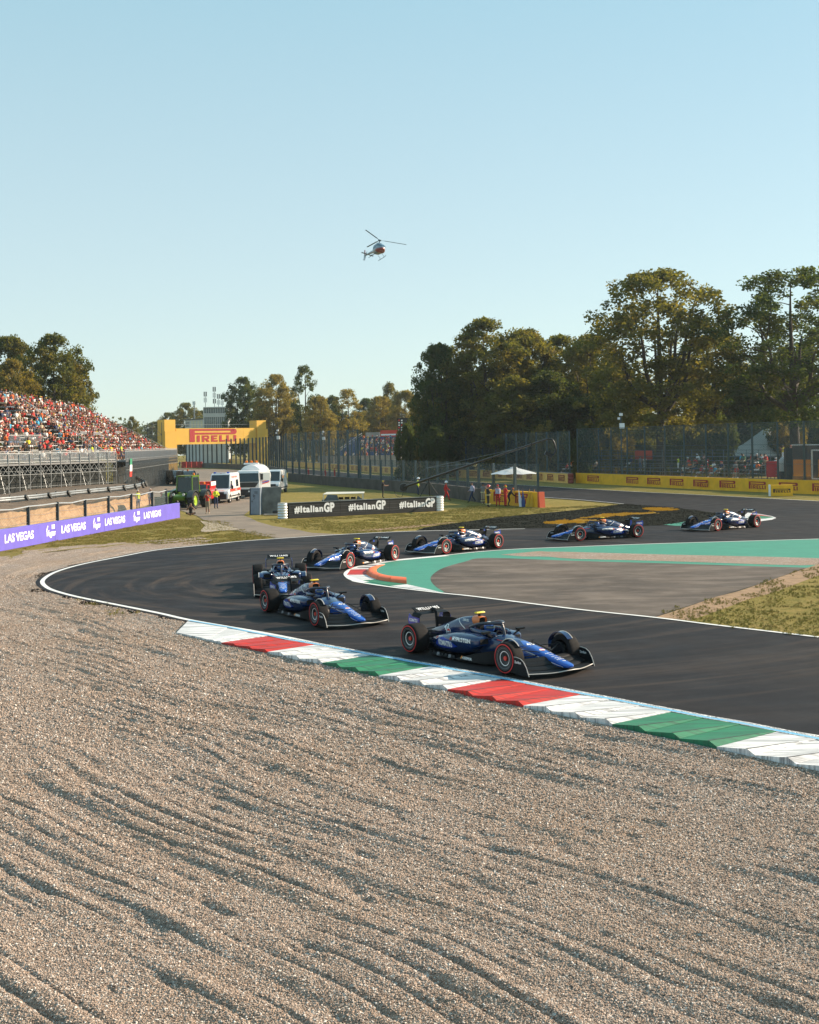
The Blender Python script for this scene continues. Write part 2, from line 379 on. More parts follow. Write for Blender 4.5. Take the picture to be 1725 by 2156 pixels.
for nm, mt, pl in (('red_block', REDP, [(95, 178), (240, 174), (238, 222), (62, 224)]),
                   ('white_block', WHTP, [(62, 225), (238, 223), (335, 262), (198, 274)]),
                   ('green_block', GRNP, [(202, 275), (335, 264), (595, 306), (450, 322)]),
                   ('white_block', WHTP, [(452, 323), (595, 308), (760, 345), (900, 380)]),
                   ('white_block', WHTP, [(150, 160), (262, 165), (240, 173), (98, 177)]),
                   ('white_block', WHTP, [(215, 140), (330, 145), (300, 156), (165, 154)]),
                   ('rubbered_block', DRKP, [(165, 154.5), (300, 156.5), (264, 164), (150, 159.5)]),
                   ('white_block', WHTP, [(285, 124), (405, 127), (345, 139), (225, 135)]),
                   ('rubbered_block', DRKP, [(225, 135.5), (345, 139.5), (332, 144.5), (215, 139.5)])):
    q = Z26(pl); mm = MB(); mm.extrude(setz(q, .006), (0, 0, .010))
    mm.build(nm, mt, apex)
tag(ribbon(INNER[8 * 5:8 * 13], .42, .014, left=1.0 if True else -1.0).build('apex_edge_line', WHITE, fix=True), kind='structure')
so_ = crom(Z26([(400, 135), (330, 150), (270, 175), (236, 203), (242, 226), (290, 253), (370, 275), (500, 294), (597, 304)]), 4)
si_ = crom(Z26([(402, 133), (345, 158), (326, 182), (338, 205), (380, 227), (450, 244), (592, 257)]), 6)
def resamp(P, k):
    L = [0]
    for a, b in zip(P, P[1:]): L.append(L[-1] + (b - a).length)
    out = []; j = 0
    for i in range(k):
        t = L[-1] * i / (k - 1)
        while j < len(L) - 2 and L[j + 1] < t: j += 1
        u = (t - L[j]) / max(1e-9, L[j + 1] - L[j]); out.append(P[j].lerp(P[j + 1], min(1, u)))
    return out
so_, si_ = resamp(so_, 25), resamp(si_, 25)
NSEG = 8
for s_ in range(NSEG):
    rings = []
    for i in range(s_ * 3, s_ * 3 + 4):
        k = min(1.0, i / 8.0, 1.0); a, b = so_[i], si_[i]; hgt = .02 + .11 * k; r = []
        ee = .012 if i == s_ * 3 else (-.012 if i == s_ * 3 + 3 else 0)
        tt = (so_[min(i + 1, 24)] - so_[max(0, i - 1)]).normalized() * ee
        for t_, hh in ((0, 0), (.06, .55), (.2, .9), (.45, 1), (.7, .8), (1, .0)):
            p = a.lerp(b, t_) + tt; r.append((p.x, p.y, .016 + hgt * hh))
        rings.append(r)
    MB().loft(rings, closed=True).build('sausage_kerb_segment', ORGP, apex, smooth=40)
infield = W(Z23([(578, 650), (700, 610), (850, 560), (1000, 508), (1150, 470), (1300, 420), (1450, 368), (1600, 318), (1725, 276)]))
infield += [infield[-1] + Vector((14, 9, 0)), infield[-1] + Vector((24, -4, 0)), G(1725, 1342.5) + Vector((16, -5.5, 0))] + W(Z23([(1725, 790), (1000, 704), (760, 672)]))
sheet('infield_grass_bed', infield, .008, GRASS)
SOILM_ = None
SOILM = pm('bare_pale_soil', (.27, .17, .095), .95, var=.25, vscale=3, bump=.8, bscale=25)
_b = Z23([(560, 655), (700, 612), (850, 561), (1000, 509), (1150, 471), (1300, 421), (1450, 369), (1600, 319), (1725, 277)])
_sb = ribbon(crom(W(_b), 4), 1.1, .0105, left=-1.0); tag(_sb.build('bare_soil', SOILM), kind='structure')
# ---- black painted island with yellow lettering strips in front of the far cars
isl = ISL_TOP[::-1] + W([(1422, 1069), (1518, 1081.5), (1560, 1085)]) + W([(1480, 1102), (1424, 1105.6), (1257.6, 1110.6), (1105, 1112.8)])
BLK = NT('black_dyed_turf'); _n = BLK.noise(9, 5); _m = BLK.noise(60, 3)
BLK.col(BLK.mix(BLK.ramp(_m, .4, .75), (.006, .008, .007), (.030, .032, .020))).rough(.95); BLK.b.inputs['Specular IOR Level'].default_value = .1; BLK.bump(BLK.math('ADD', _n, _m), 1.0, .06)
sheet('dyed_turf', isl, .012, BLK.m)
YEL = NT('yellow_dyed_turf'); _m = YEL.noise(30, 4); YEL.col(YEL.mix(YEL.ramp(_m, .4, .7), (.42, .23, .012), (.16, .11, .012))).rough(.95); YEL.bump(_m, 1.0, .05)
YPOLY = []
def Z4(l): return [zz(x, y, 2100, 1980, 1.6587) for x, y in l]
for q in ([(118, 183), (190, 176), (260, 166), (300, 172), (345, 160), (420, 166), (478, 164), (440, 176), (400, 178), (380, 190), (300, 184), (260, 194), (150, 192)],
          [(352, 152), (440, 146), (480, 134), (520, 126), (600, 128), (640, 119), (760, 122), (860, 114), (858, 122), (760, 130), (700, 130), (650, 142), (600, 138), (530, 152), (470, 150), (400, 156)],
          [(778, 92), (850, 86), (1008, 94), (1004, 101), (900, 107), (850, 105)]):
    YPOLY.append(crom(W(Z4(q)) + W(Z4(q[:1])), 3)[:-1]); sheet('dyed_lettering', YPOLY[-1], .017, YEL.m)
ak = empty('far_apex_kerb', None, None); tag(ak, kind='structure')
for nm, mt, q in (('white_border', WHTP, [(1480, 118), (1560, 128), (1640, 142), (1668, 153), (1640, 164), (1560, 175), (1440, 182), (1440, 150)]),
                  ('green_block', GRNP, [(1480, 148), (1560, 140), (1650, 150), (1600, 158), (1500, 162)]),
                  ('red_block', REDP, [(1500, 128), (1560, 133), (1640, 146), (1560, 139), (1500, 146)])):
    mm = MB(); z0 = .008 if nm == 'white_border' else .022
    mm.extrude(setz(W(Z4(q)), z0), (0, 0, .012)); mm.build(nm, mt, ak)
sheet('painted_corner', W(Z4([(920, 198), (1010, 188), (1110, 170), (1110, 205), (1000, 206)])), .020, GREEN)

# ---- dirt access track, pale soil, small gravel shoulder on the left
DIRT = NT('compacted_gravel_road'); _a = DIRT.noise(.5, 6); _b = DIRT.noise(22, 4); _c = DIRT.noise(1, 5, DIRT.mapping((.25, 2.2, 1), rot=(0, 0, .9)))
_k = DIRT.mix(DIRT.ramp(_a, .35, .65), (.13, .105, .083), (.21, .165, .125)); _k = DIRT.mix(DIRT.ramp(_c, .5, .7, 0, .6), _k, (.11, .09, .075)); _k = DIRT.mix(DIRT.ramp(_b, .45, .7, 0, .6), _k, (.33, .27, .21))
DIRT.col(_k).rough(.95); DIRT.bump(_b, .7, .03)
def Z6(l): return [zz(x, y, 600, 1560, 2.4643) for x, y in l]
road = W(Z6([(300, 1180), (470, 1235), (520, 1270), (700, 1330), (900, 1390), (1060, 1424)])) + W([(594, 1132.5), (640, 1130), (739, 1124.4)]) + W(Z6([(1600, 1400), (1450, 1370), (1200, 1330), (1060, 1290), (980, 1250), (920, 1230), (1000, 1170), (1180, 1060), (1260, 1020), (1360, 930), (1340, 900), (1300, 880), (1100, 800), (800, 782), (540, 775), (330, 770), (230, 760)])) + [Vector((-44, 215, 0)), Vector((-40, 170, 0)), Vector((-31, 128, 0)), Vector((-26, 112, 0))]
sheet('service_road', road, -.045, DIRT.m)
soil = W(Z6([(490, 1280), (600, 1300), (740, 1330), (880, 1370), (700, 1380), (560, 1395), (500, 1380), (545, 1330)]))
sheet('bare_soil', crom(soil, 3), -.035, pm('pale_gravel_soil', (.34, .28, .215), .95, var=.25, vscale=4, bump=.7, bscale=40))
sheet('bare_soil', crom(W([(740, 1116), (900, 1102), (960, 1098), (880, 1108), (800, 1115)]), 3), -.05, SOILM)

# base ground: everything but the gravel trap and the hairpin, which sit in a bay of it
_bay = W([(-90, 1178), (0, 1178), (53, 1165), (150, 1154), (250, 1146), (320, 1143), (500, 1144), (760, 1134), (1100, 1124)]) 
gp = [(-700, -60), (-60, -60), (-60, 46)] + [(p.x, p.y) for p in _bay] + [(24, 62), (70, 60), (80, -60), (700, -60), (700, 740), (-700, 740)]
sheet('ground', [Vector((x, y, 0)) for x, y in gp], -.07, GRASS)
g = MB(); g.add([(-70, -70, -.30), (90, -70, -.30), (90, 75, -.30), (-70, 75, -.30)], [(0, 1, 2, 3)])
tag(g.build('gravel_bed', GRAV), kind='structure')
# ---- the big gravel trap: ridged sheet
def inpoly(X, Y, poly):
    ins = np.zeros(X.shape, bool); n = len(poly); j = n - 1
    for i in range(n):
        xi, yi, xj, yj = poly[i][0], poly[i][1], poly[j][0], poly[j][1]
        c = ((yi > Y) != (yj > Y))
        with np.errstate(divide='ignore', invalid='ignore'): xx = (xj - xi) * (Y - yi) / (yj - yi + 1e-12) + xi
        ins ^= c & (X < xx); j = i
    return ins
def dist_line(X, Y, line):
    best = np.full(X.shape, 1e9); arc = np.zeros(X.shape); s0 = 0.0
    for a, b in zip(line, line[1:]):
        dx, dy = b[0] - a[0], b[1] - a[1]; L2 = dx * dx + dy * dy
        if L2 < 1e-10: continue
        L = math.sqrt(L2); t = np.clip(((X - a[0]) * dx + (Y - a[1]) * dy) / L2, 0, 1)
        d = np.hypot(X - a[0] - t * dx, Y - a[1] - t * dy); mk = d < best
        best = np.where(mk, d, best); arc = np.where(mk, s0 + t * L, arc); s0 += L
    return best, arc
_rng = np.random.RandomState(5)
_tab = _rng.rand(256, 256)
def vnoise(x, y):
    xi = np.floor(x).astype(int); yi = np.floor(y).astype(int); fx = x - xi; fy = y - yi
    fx = fx * fx * (3 - 2 * fx); fy = fy * fy * (3 - 2 * fy)
    a = _tab[xi & 255, yi & 255]; b = _tab[(xi + 1) & 255, yi & 255]; c = _tab[xi & 255, (yi + 1) & 255]; d = _tab[(xi + 1) & 255, (yi + 1) & 255]
    return (a * (1 - fx) + b * fx) * (1 - fy) + (c * (1 - fx) + d * fx) * fy
def fbm(x, y, o=4):
    s = 0; a = .5; 
    for k in range(o): s = s + a * vnoise(x * 2 ** k + 17 * k, y * 2 ** k + 31 * k); a *= .5
    return s / (1 - .5 ** o)
KERB_Z = [(371, 1333), (432.7, 1347), (563.6, 1373.7), (676.7, 1396.3), (795.6, 1423), (942.5, 1453), (1101, 1487.5), (1288, 1528), (1508.6, 1575), (1725, 1620)]
KOUT = crom(W(KERB_Z), 6); _e = (KOUT[-1] - KOUT[-2]).normalized(); KOUT += [KOUT[-1] + _e * k for k in (2, 5, 9, 14)]
SLINE = [p for p in resamp(OUTER, 60)]
def gheight(X, Y, s, t):
    row = s + .75 * (fbm(X / 4.2, Y / 4.2, 2) - .5) + .10 * (fbm(s / .6, t / 2.2, 2) - .5)
    ph = 2 * np.pi * row / .33
    mask = np.clip((fbm(s / 1.1 + 9, t / 4.5, 3) - .27) * 4.2, .15, 1.3)
    m2 = np.clip((fbm(s / .45 + 3, t / 2.4 + 5, 2) - .30) * 3.2, .15, 1.2)
    rid = 1 - (1 - np.abs(np.sin(ph / 2 + .45 * vnoise(s / .8, t / 2.2)))) ** 2.6
    rid2 = (0.5 + 0.5 * np.sin(2 * np.pi * row / .27 + 4 * vnoise(s / .5 + 7, t / .9)))
    lump = fbm(s / .16, t / .34 + 3, 3) - .5
    pits = np.clip(fbm(s / .22 + 40, t / .5 + 11, 2) - .68, 0, 1) * -.20
    h = .050 * rid * mask * m2 + .008 * rid2 * m2 + .022 * lump * (.5 + .5 * mask) + pits + .06 * (fbm(X / 5, Y / 5, 2) - .5)
    edge = np.clip((s - .22) / .6, 0, 1)
    return np.minimum(-.085 + .071 * (1 - edge) + h * (.12 + .88 * edge), -.006 + .12 * edge)
NR, NC = 760, 560
dd = 7.6 * (82 / 7.6) ** (np.arange(NR) / (NR - 1)); tt = np.linspace(-.47, .50, NC)
Yg, Tg = np.meshgrid(dd, tt, indexing='ij'); Xg = Yg * Tg
far_b = W([(-60, 1170), (0, 1170), (53, 1157), (150, 1147), (250, 1140), (330, 1133), (420, 1126), (450, 1130), (430, 1147)])
grav_poly = far_b + OUTER[8:] + [Vector((40, 2, 0)), Vector((-40, 2, 0)), Vector((-40, 58, 0))]
TRK = ASPH_POLY
sd, ta = dist_line(Xg, Yg, SLINE)
kd, _ = dist_line(Xg, Yg, KOUT)
kerb_poly = KOUT + OUTER[::-1][:OUTER[::-1].index(min(OUTER, key=lambda p: (p - KOUT[0]).length)) + 1]
inT = inpoly(Xg, Yg, TRK); inK = inpoly(Xg, Yg, kerb_poly)
inG = inpoly(Xg + (fbm(Xg * 1.3, Yg * 1.3, 3) - .5) * 1.6, Yg + (fbm(Xg * 1.3 + 50, Yg * 1.3, 3) - .5) * 3.0, grav_poly)
Zg = gheight(Xg, Yg, sd, ta)
kin = np.where(inK, 0, kd); Zg = np.where(inK, -.10, Zg)
Zg = np.where(kd < .6, -.012 + (np.minimum(Zg, .0) + .012) * np.clip(kd / .6, 0, 1), Zg)
keep = inG & ~(inT & (sd > .25)) & ~(inK & (kd > .2))
Zg = np.where(inT, -.11, Zg)
idx = np.arange(NR * NC).reshape(NR, NC)
fk = keep[:-1, :-1] & keep[1:, :-1] & keep[:-1, 1:] & keep[1:, 1:]
q = np.stack([idx[:-1, :-1], idx[:-1, 1:], idx[1:, 1:], idx[1:, :-1]], -1)[fk]
used = np.unique(q); remap = -np.ones(NR * NC, int); remap[used] = np.arange(len(used))
vv = np.stack([Xg, Yg, Zg], -1).reshape(-1, 3)[used]; qq = remap[q]
def np_mesh(name, vv, faces, mats, smooth=True):
    me = bpy.data.meshes.new(name); k = faces.shape[1]
    me.vertices.add(len(vv)); me.vertices.foreach_set('co', vv.astype(np.float32).ravel())
    me.loops.add(faces.size); me.loops.foreach_set('vertex_index', faces.astype(np.int32).ravel())
    me.polygons.add(len(faces)); me.polygons.foreach_set('loop_start', np.arange(0, faces.size, k, dtype=np.int32))
    me.polygons.foreach_set('loop_total', np.full(len(faces), k, np.int32)) if hasattr(me.polygons[0], 'loop_total') and False else None
    me.update(calc_edges=True); me.validate()
    for m_ in (mats if isinstance(mats, (list, tuple)) else [mats]): me.materials.append(m_)
    if smooth: me.polygons.foreach_set('use_smooth', [True] * len(me.polygons))
    return me
o = bpy.data.objects.new('gravel_trap', np_mesh('gravel_trap', vv, qq, GRAV)); C.objects.link(o); tag(o, kind='structure')
# loose stones lying on the near gravel (too many to count): one scattered object
NP = 620000
u = _rng.rand(NP); dS = 8.4 * (50 / 8.4) ** (u ** 1.3); tS = _rng.rand(NP) * .92 - .44; XS = dS * tS; YS = dS
s_, t_ = dist_line(XS, YS, SLINE); k_, _ = dist_line(XS, YS, KOUT)
ok = inpoly(XS, YS, grav_poly) & ~inpoly(XS, YS, TRK) & ~inpoly(XS, YS, kerb_poly) & (s_ > .2) & (k_ > .05)
XS, YS, dS = XS[ok], YS[ok], dS[ok]; ZS = gheight(XS, YS, s_[ok], t_[ok])
ZS = np.where(k_[ok] < .6, -.012 + (np.minimum(ZS, .0) + .012) * np.clip(k_[ok] / .6, 0, 1), ZS)
size = (.0058 + .0095 * _rng.rand(len(XS)) ** 3) * np.clip(dS / 14, .85, 1.7)
STN = NT('loose_stone'); oi = STN.t.nodes.new('ShaderNodeObjectInfo'); cr = STN.t.nodes.new('ShaderNodeValToRGB'); STN.L(oi.outputs['Random'], cr.inputs[0])
el = cr.color_ramp.elements; el[0].color = (.12, .10, .09, 1); el[1].color = (.80, .74, .68, 1)
for pz, cc in ((.25, (.30, .23, .185, 1)), (.55, (.46, .365, .30, 1)), (.72, (.42, .285, .205, 1)), (.9, (.60, .505, .43, 1))):
    x_ = el.new(pz); x_.color = cc
STN.L(cr.outputs[0], STN.b.inputs['Base Color']); STN.rough(.9); STN.b.inputs['Specular IOR Level'].default_value = .2
stc = bpy.data.collections.new('stone_shapes')
for k in range(4):
    bm = bmesh.new(); bmesh.ops.create_icosphere(bm, subdivisions=1, radius=1)
    for v in bm.verts: v.co = Vector((v.co.x * (1.0 + .25 * R.random()), v.co.y * (.75 + .2 * R.random()), v.co.z * (.55 + .25 * R.random()))) * (.8 + .4 * R.random())
    me = bpy.data.meshes.new('stone'); bm.to_mesh(me); bm.free(); me.materials.append(STN.m); stc.objects.link(bpy.data.objects.new('stone', me))
me = bpy.data.meshes.new('loose_stones'); me.vertices.add(len(XS)); me.vertices.foreach_set('co', np.stack([XS, YS, ZS + size * .42], -1).astype(np.float32).ravel())
at = me.attributes.new('size', 'FLOAT', 'POINT'); at.data.foreach_set('value', size.astype(np.float32))
at = me.attributes.new('turn', 'FLOAT_VECTOR', 'POINT'); at.data.foreach_set('vector', (_rng.rand(len(XS), 3) * np.array([.9, .9, 6.28])).astype(np.float32).ravel())
def scatter(name, me, coll):
    ob = bpy.data.objects.new(name, me); C.objects.link(ob)
    ng = bpy.data.node_groups.new(name, 'GeometryNodeTree'); ng.interface.new_socket('Geometry', in_out='INPUT', socket_type='NodeSocketGeometry'); ng.interface.new_socket('Geometry', in_out='OUTPUT', socket_type='NodeSocketGeometry')
    gi = ng.nodes.new('NodeGroupInput'); go = ng.nodes.new('NodeGroupOutput'); ip = ng.nodes.new('GeometryNodeInstanceOnPoints'); ci = ng.nodes.new('GeometryNodeCollectionInfo')
    ci.inputs['Collection'].default_value = coll; ci.inputs['Separate Children'].default_value = True; ci.inputs['Reset Children'].default_value = True
    a1 = ng.nodes.new('GeometryNodeInputNamedAttribute'); a1.data_type = 'FLOAT'; a1.inputs[0].default_value = 'size'
    a2 = ng.nodes.new('GeometryNodeInputNamedAttribute'); a2.data_type = 'FLOAT_VECTOR'; a2.inputs[0].default_value = 'turn'
    ng.links.new(gi.outputs[0], ip.inputs['Points']); ng.links.new(ci.outputs[0], ip.inputs['Instance']); ip.inputs['Pick Instance'].default_value = True
    ng.links.new(a1.outputs[0], ip.inputs['Scale']); ng.links.new(a2.outputs[0], ip.inputs['Rotation']); ng.links.new(ip.outputs[0], go.inputs[0])
    md = ob.modifiers.new('scatter', 'NODES'); md.node_group = ng; return ob
tag(scatter('loose_gravel', me, stc), kind='stuff')

# ---- outer exit kerb: saw-tooth blocks
kerb = empty('exit_kerb', None, None); tag(kerb, kind='structure')
# ridge ends picked on the track side (inner) and on the gravel side (outer)
def Z7(l): return W([zz(x, y, 1900, 2640, 1.2527) for x, y in l])
def Z66(l): return W([zz(x, y, 660, 2440, 1.3269) for x, y in l])
inn = Z66([(120, 62), (330, 98), (440, 122), (545, 142)]) + Z66([(625, 160), (710, 174), (790, 188), (890, 206), (990, 226), (1090, 246)]) + Z66([(1190, 262), (1300, 284), (1410, 302), (1530, 326), (1640, 346)]) + Z7([(130, 101), (255, 125), (385, 150), (530, 178), (675, 205), (825, 235), (985, 265), (1145, 297), (1330, 328), (1510, 365), (1710, 405)])
outr = Z66([(60, 123), (225, 160), (262, 168), (300, 177)]) + Z66([(378, 192), (462, 209), (545, 226), (630, 245), (715, 264), (835, 284)]) + Z66([(930, 308), (1030, 329), (1135, 352), (1255, 378), (1375, 402), (1500, 426)]) + Z7([(-10, 184), (110, 208), (243, 233), (385, 264), (533, 294), (688, 327), (855, 364), (1028, 400), (1212, 441), (1405, 484), (1612, 528)])
pe = (inn[-1] - inn[-2]); qe = (outr[-1] - outr[-2])
for k in range(5): inn.append(inn[-1] + pe); outr.append(outr[-1] + qe)
cols = [WHTP] * 3 + [REDP] * 3 + [WHTP] * 3 + [GRNP] * 3 + [WHTP] * 3
cols = ['w', 'w', 'w', 'r', 'r', 'r', 'w', 'w', 'w', 'g', 'g', 'g', 'w', 'w', 'w', 'r', 'r', 'r', 'w', 'w', 'w', 'g', 'g', 'g', 'w', 'w', 'w', 'r', 'r', 'r', 'w']
def Lg(p, z): return (p.x, p.y, z)
for i in range(len(inn) - 1):
    c = cols[i] if i < len(cols) else 'w'; mt = {'w': WHTP, 'r': REDP, 'g': GRNP}[c]
    a0, a1, b0, b1 = inn[i], inn[i + 1], outr[i], outr[i + 1]
    g_ = .006; ax = a0.lerp(a1, g_); bx = b0.lerp(b1, g_)
    amp = min(1.0, i / 9.0 + .15); H0, H1 = .022, .022 + .072 * amp
    # ramp rises to the ridge that runs from the track edge (a1) to the gravel side just short of the next tooth
    rb = b0.lerp(b1, .80)
    top = [Lg(ax, .018), Lg(a1, .030), Lg(rb, H1), Lg(bx, H0)]
    mm = MB(); vs = top + [Lg(b1, H0)] + [Lg(ax, -.12), Lg(a1, -.12), Lg(rb, -.12), Lg(bx, -.12), Lg(b1, -.12)]
    mm.add(vs, [(0, 1, 3), (1, 2, 3), (1, 4, 2), (3, 2, 7, 8), (2, 4, 9, 7), (0, 3, 8, 5), (1, 0, 5, 6), (4, 1, 6, 9), (5, 8, 7, 9, 6)])
    mm.build('kerb_block', mt, kerb, label={'w': 'white saw-tooth kerb block', 'r': 'red saw-tooth kerb block', 'g': 'green saw-tooth kerb block'}[c])
    if amp > .5:
        # tyre rubber caught along the ridge crest
        t1 = MB(); p0, p1 = Vector(Lg(a1.lerp(rb, .25), .030 + (H1 - .03) * .25 + .004)), Vector(Lg(rb, H1 + .004)); dn = (b0 - b1).normalized() * .035
        t1.add([p0, p1, p1 + dn, p0 + dn * .4], [(0, 1, 2, 3)]); t1.build('rubber_mark', DRKP, kerb)
tag(ribbon(inn, .11, .034, left=1.0).build('kerb_blue_line', BLUP), kind='structure')
for o_ in bpy.data.objects:
    if o_.name.startswith('kerb_blue'): o_.location.z = 0
# frayed white line between tarmac and kerb
SPK = NT('scuffed_white_line'); _v = SPK.noise(30, 4, rough=.8); SPK.col(SPK.mix(SPK.ramp(_v, .46, .54), (.05, .05, .055), (.72, .72, .72))).rough(.8)
tag(ribbon(inn[4:], .30, .008, left=1.0).build('scuffed_line', SPK.m), kind='structure')
# ------------------------------------------------------------------ lettering
def text_mb(body, h=1.0, bold=.02, sx=1.0, space=1.0, slant=0.0):
    """flat lettering: cap height h, origin at the left end of the base line, in the XY plane"""
    cu = bpy.data.curves.new('lettering', 'FONT'); cu.body = body; cu.size = 1.0; cu.offset = bold; cu.space_character = space; cu.resolution_u = 3; cu.shear = slant
    ob = bpy.data.objects.new('lettering', cu); C.objects.link(ob)
    dg = bpy.context.evaluated_depsgraph_get(); dg.update()
    me = bpy.data.meshes.new_from_object(ob.evaluated_get(dg))
    m = MB(); k = h / .70
    m.add([(v.co.x * k * sx, v.co.y * k, 0) for v in me.vertices], [tuple(p.vertices) for p in me.polygons])
    bpy.data.objects.remove(ob); bpy.data.curves.remove(cu); bpy.data.meshes.remove(me); return m
_tc = {}
def text(body, h=1.0, **kw):
    k = (body, h, tuple(sorted(kw.items())))
    if k not in _tc: _tc[k] = text_mb(body, h, **kw)
    m = MB(); m.merge(_tc[k]); return m
def fit(m, w_, h_):
    xs = [p[0] for p in m.v]; ys = [p[1] for p in m.v]; x0, x1, y0, y1 = min(xs), max(xs), min(ys), max(ys)
    m.v = [((p[0] - x0) / (x1 - x0) * w_, (p[1] - y0) / (y1 - y0) * h_, 0) for p in m.v]; return m
def logo_long_p(w_, h_):
    """the long-P tyre maker's wordmark, unit 500 x 120 scaled to w_ x h_"""
    m = MB()
    def rc(x0, y0, x1, y1): m.add([(x0, y0, 0), (x1, y0, 0), (x1, y1, 0), (x0, y1, 0)], [(0, 1, 2, 3)])
    rc(0, 0, 54, 120); rc(54, 103, 470, 120); rc(54, 69, 430, 85)
    cap = []
    for i in range(13):
        a = math.pi / 2 - math.pi * i / 12; cap.append((474 + 26 * math.cos(a), 94.5 + 25.5 * math.sin(a), 0))
    inner = [(430 + 9 * math.cos(math.pi / 2 - math.pi * i / 6), 94 + 9 * math.sin(math.pi / 2 - math.pi * i / 6), 0) for i in range(7)]
    m.poly([(430, 103, 0), (470, 120, 0)] + cap + [(430, 69, 0), (430, 85, 0)] + inner[::-1][1:-1])
    y1 = 60
    def I(x): rc(x, 0, x + 30, y1)
    def Lq(x): rc(x, 0, x + 26, y1); rc(x + 26, 0, x + 62, 14)
    I(76)
    x = 128; rc(x, 0, x + 26, y1); rc(x + 26, 47, x + 60, y1); rc(x + 26, 22, x + 60, 34); m.add([(x + 60, 22, 0), (x + 76, 28, 0), (x + 76, 54, 0), (x + 60, 60, 0), (x + 60, 47, 0), (x + 60, 34, 0)], [(0, 1, 2, 3, 4, 5)])
    m.add([(x + 36, 22, 0), (x + 52, 0, 0), (x + 82, 0, 0), (x + 62, 22, 0)], [(0, 1, 2, 3)])
    x = 226; rc(x, 0, x + 26, y1); rc(x + 26, 46, x + 66, y1); rc(x + 26, 24, x + 58, 36); rc(x + 26, 0, x + 68, 14)
    Lq(312); Lq(388); I(464)
    return m.xform(Matrix.Diagonal((w_ / 500.0, h_ / 120.0, 1, 1)))
def on_plane(m, o, u, v):
    """place a flat XY mesh: x along u, y along v, from point o"""
    o, u, v = Vector(o), Vector(u).normalized(), Vector(v).normalized()
    m.v = [tuple(o + u * p[0] + v * p[1]) for p in m.v]; return m

# ------------------------------------------------------------------ the racing car (built once: x forward, y left, z up)
NAVY = pm('navy_car_paint', (.004, .021, .085), .22, coat=.6, spec=.5, var=.15, vscale=2)
BLUE = pm('bright_blue_car_paint', (.008, .085, .42), .25, coat=.5, var=.1, vscale=3)
ROYAL = pm('royal_blue_panel', (.008, .045, .36), .3, coat=.4)
CARB = pm('carbon_black', (.006, .007, .009), .5, spec=.18, var=.3, vscale=20)
DECW = pm('white_decal', (.86, .86, .86), .45)
DECR = pm('red_decal', (.62, .04, .02), .5)
DECO = pm('orange_decal', (.85, .30, .03), .45)
COPP = pm('copper_orange_paint', (.62, .17, .045), .4, coat=.3)
YELC = pm('yellow_camera_cover', (.80, .62, .03), .45)
TYRE = pm('tyre_rubber', (.009, .009, .010), .8, var=.25, vscale=9, bump=.15, bscale=60, spec=.2)
SIDER = pm('red_sidewall_marking', (.60, .02, .02), .6)
RIMM = pm('dark_rim_cover', (.014, .015, .017), .35, metal=.3)
RIMG = pm('grey_rim_edge', (.16, .16, .17), .4, metal=.5)
STEEL = pm('bare_metal', (.45, .44, .42), .35, metal=.9)
HELM = pm('blue_helmet_paint', (.03, .10, .40), .25, coat=.7)
HELW = pm('white_helmet_paint', (.75, .76, .78), .25, coat=.7)
VISOR = pm('smoked_visor', (.03, .06, .10), .08, spec=.8)
SUIT = pm('navy_race_suit', (.012, .02, .07), .8)

def sect(x, cy, hw, zb, zt, n=3.0, k=20, under=0.0, shift=0.0):
    zc, hh = (zb + zt) / 2, (zt - zb) / 2; r = []
    for i in range(k):
        a = 2 * math.pi * i / k; c, s_ = math.cos(a), math.sin(a)
        y = hw * math.copysign(abs(c) ** (2 / n), c); z = hh * math.copysign(abs(s_) ** (2 / n), s_)
        low = max(0.0, .35 - z / hh) / 1.35
        y2 = y * (1 - under * low) if y * cy > 0 else y
        r.append((x, cy + y2 + shift * low, zc + z))
    return r
def smooth_loft(keys, k=20, sub=5, **kw):
    """keys: (x, cy, hw, zb, zt, n, under)"""
    P = [list(q) for q in keys]; out = []
    for i in range(len(P) - 1):
        a, b, c, d = P[max(0, i - 1)], P[i], P[i + 1], P[min(len(P) - 1, i + 2)]
        for j in range(sub):
            t = j / sub
            out.append([.5 * (2 * b[m] + (c[m] - a[m]) * t + (2 * a[m] - 5 * b[m] + 4 * c[m] - d[m]) * t * t + (3 * b[m] - a[m] - 3 * c[m] + d[m]) * t ** 3) for m in range(len(b))])
    out.append(P[-1])
    return [sect(q[0], q[1], max(.005, q[2]), q[3], max(q[3] + .01, q[4]), q[5], k, q[6]) for q in out]
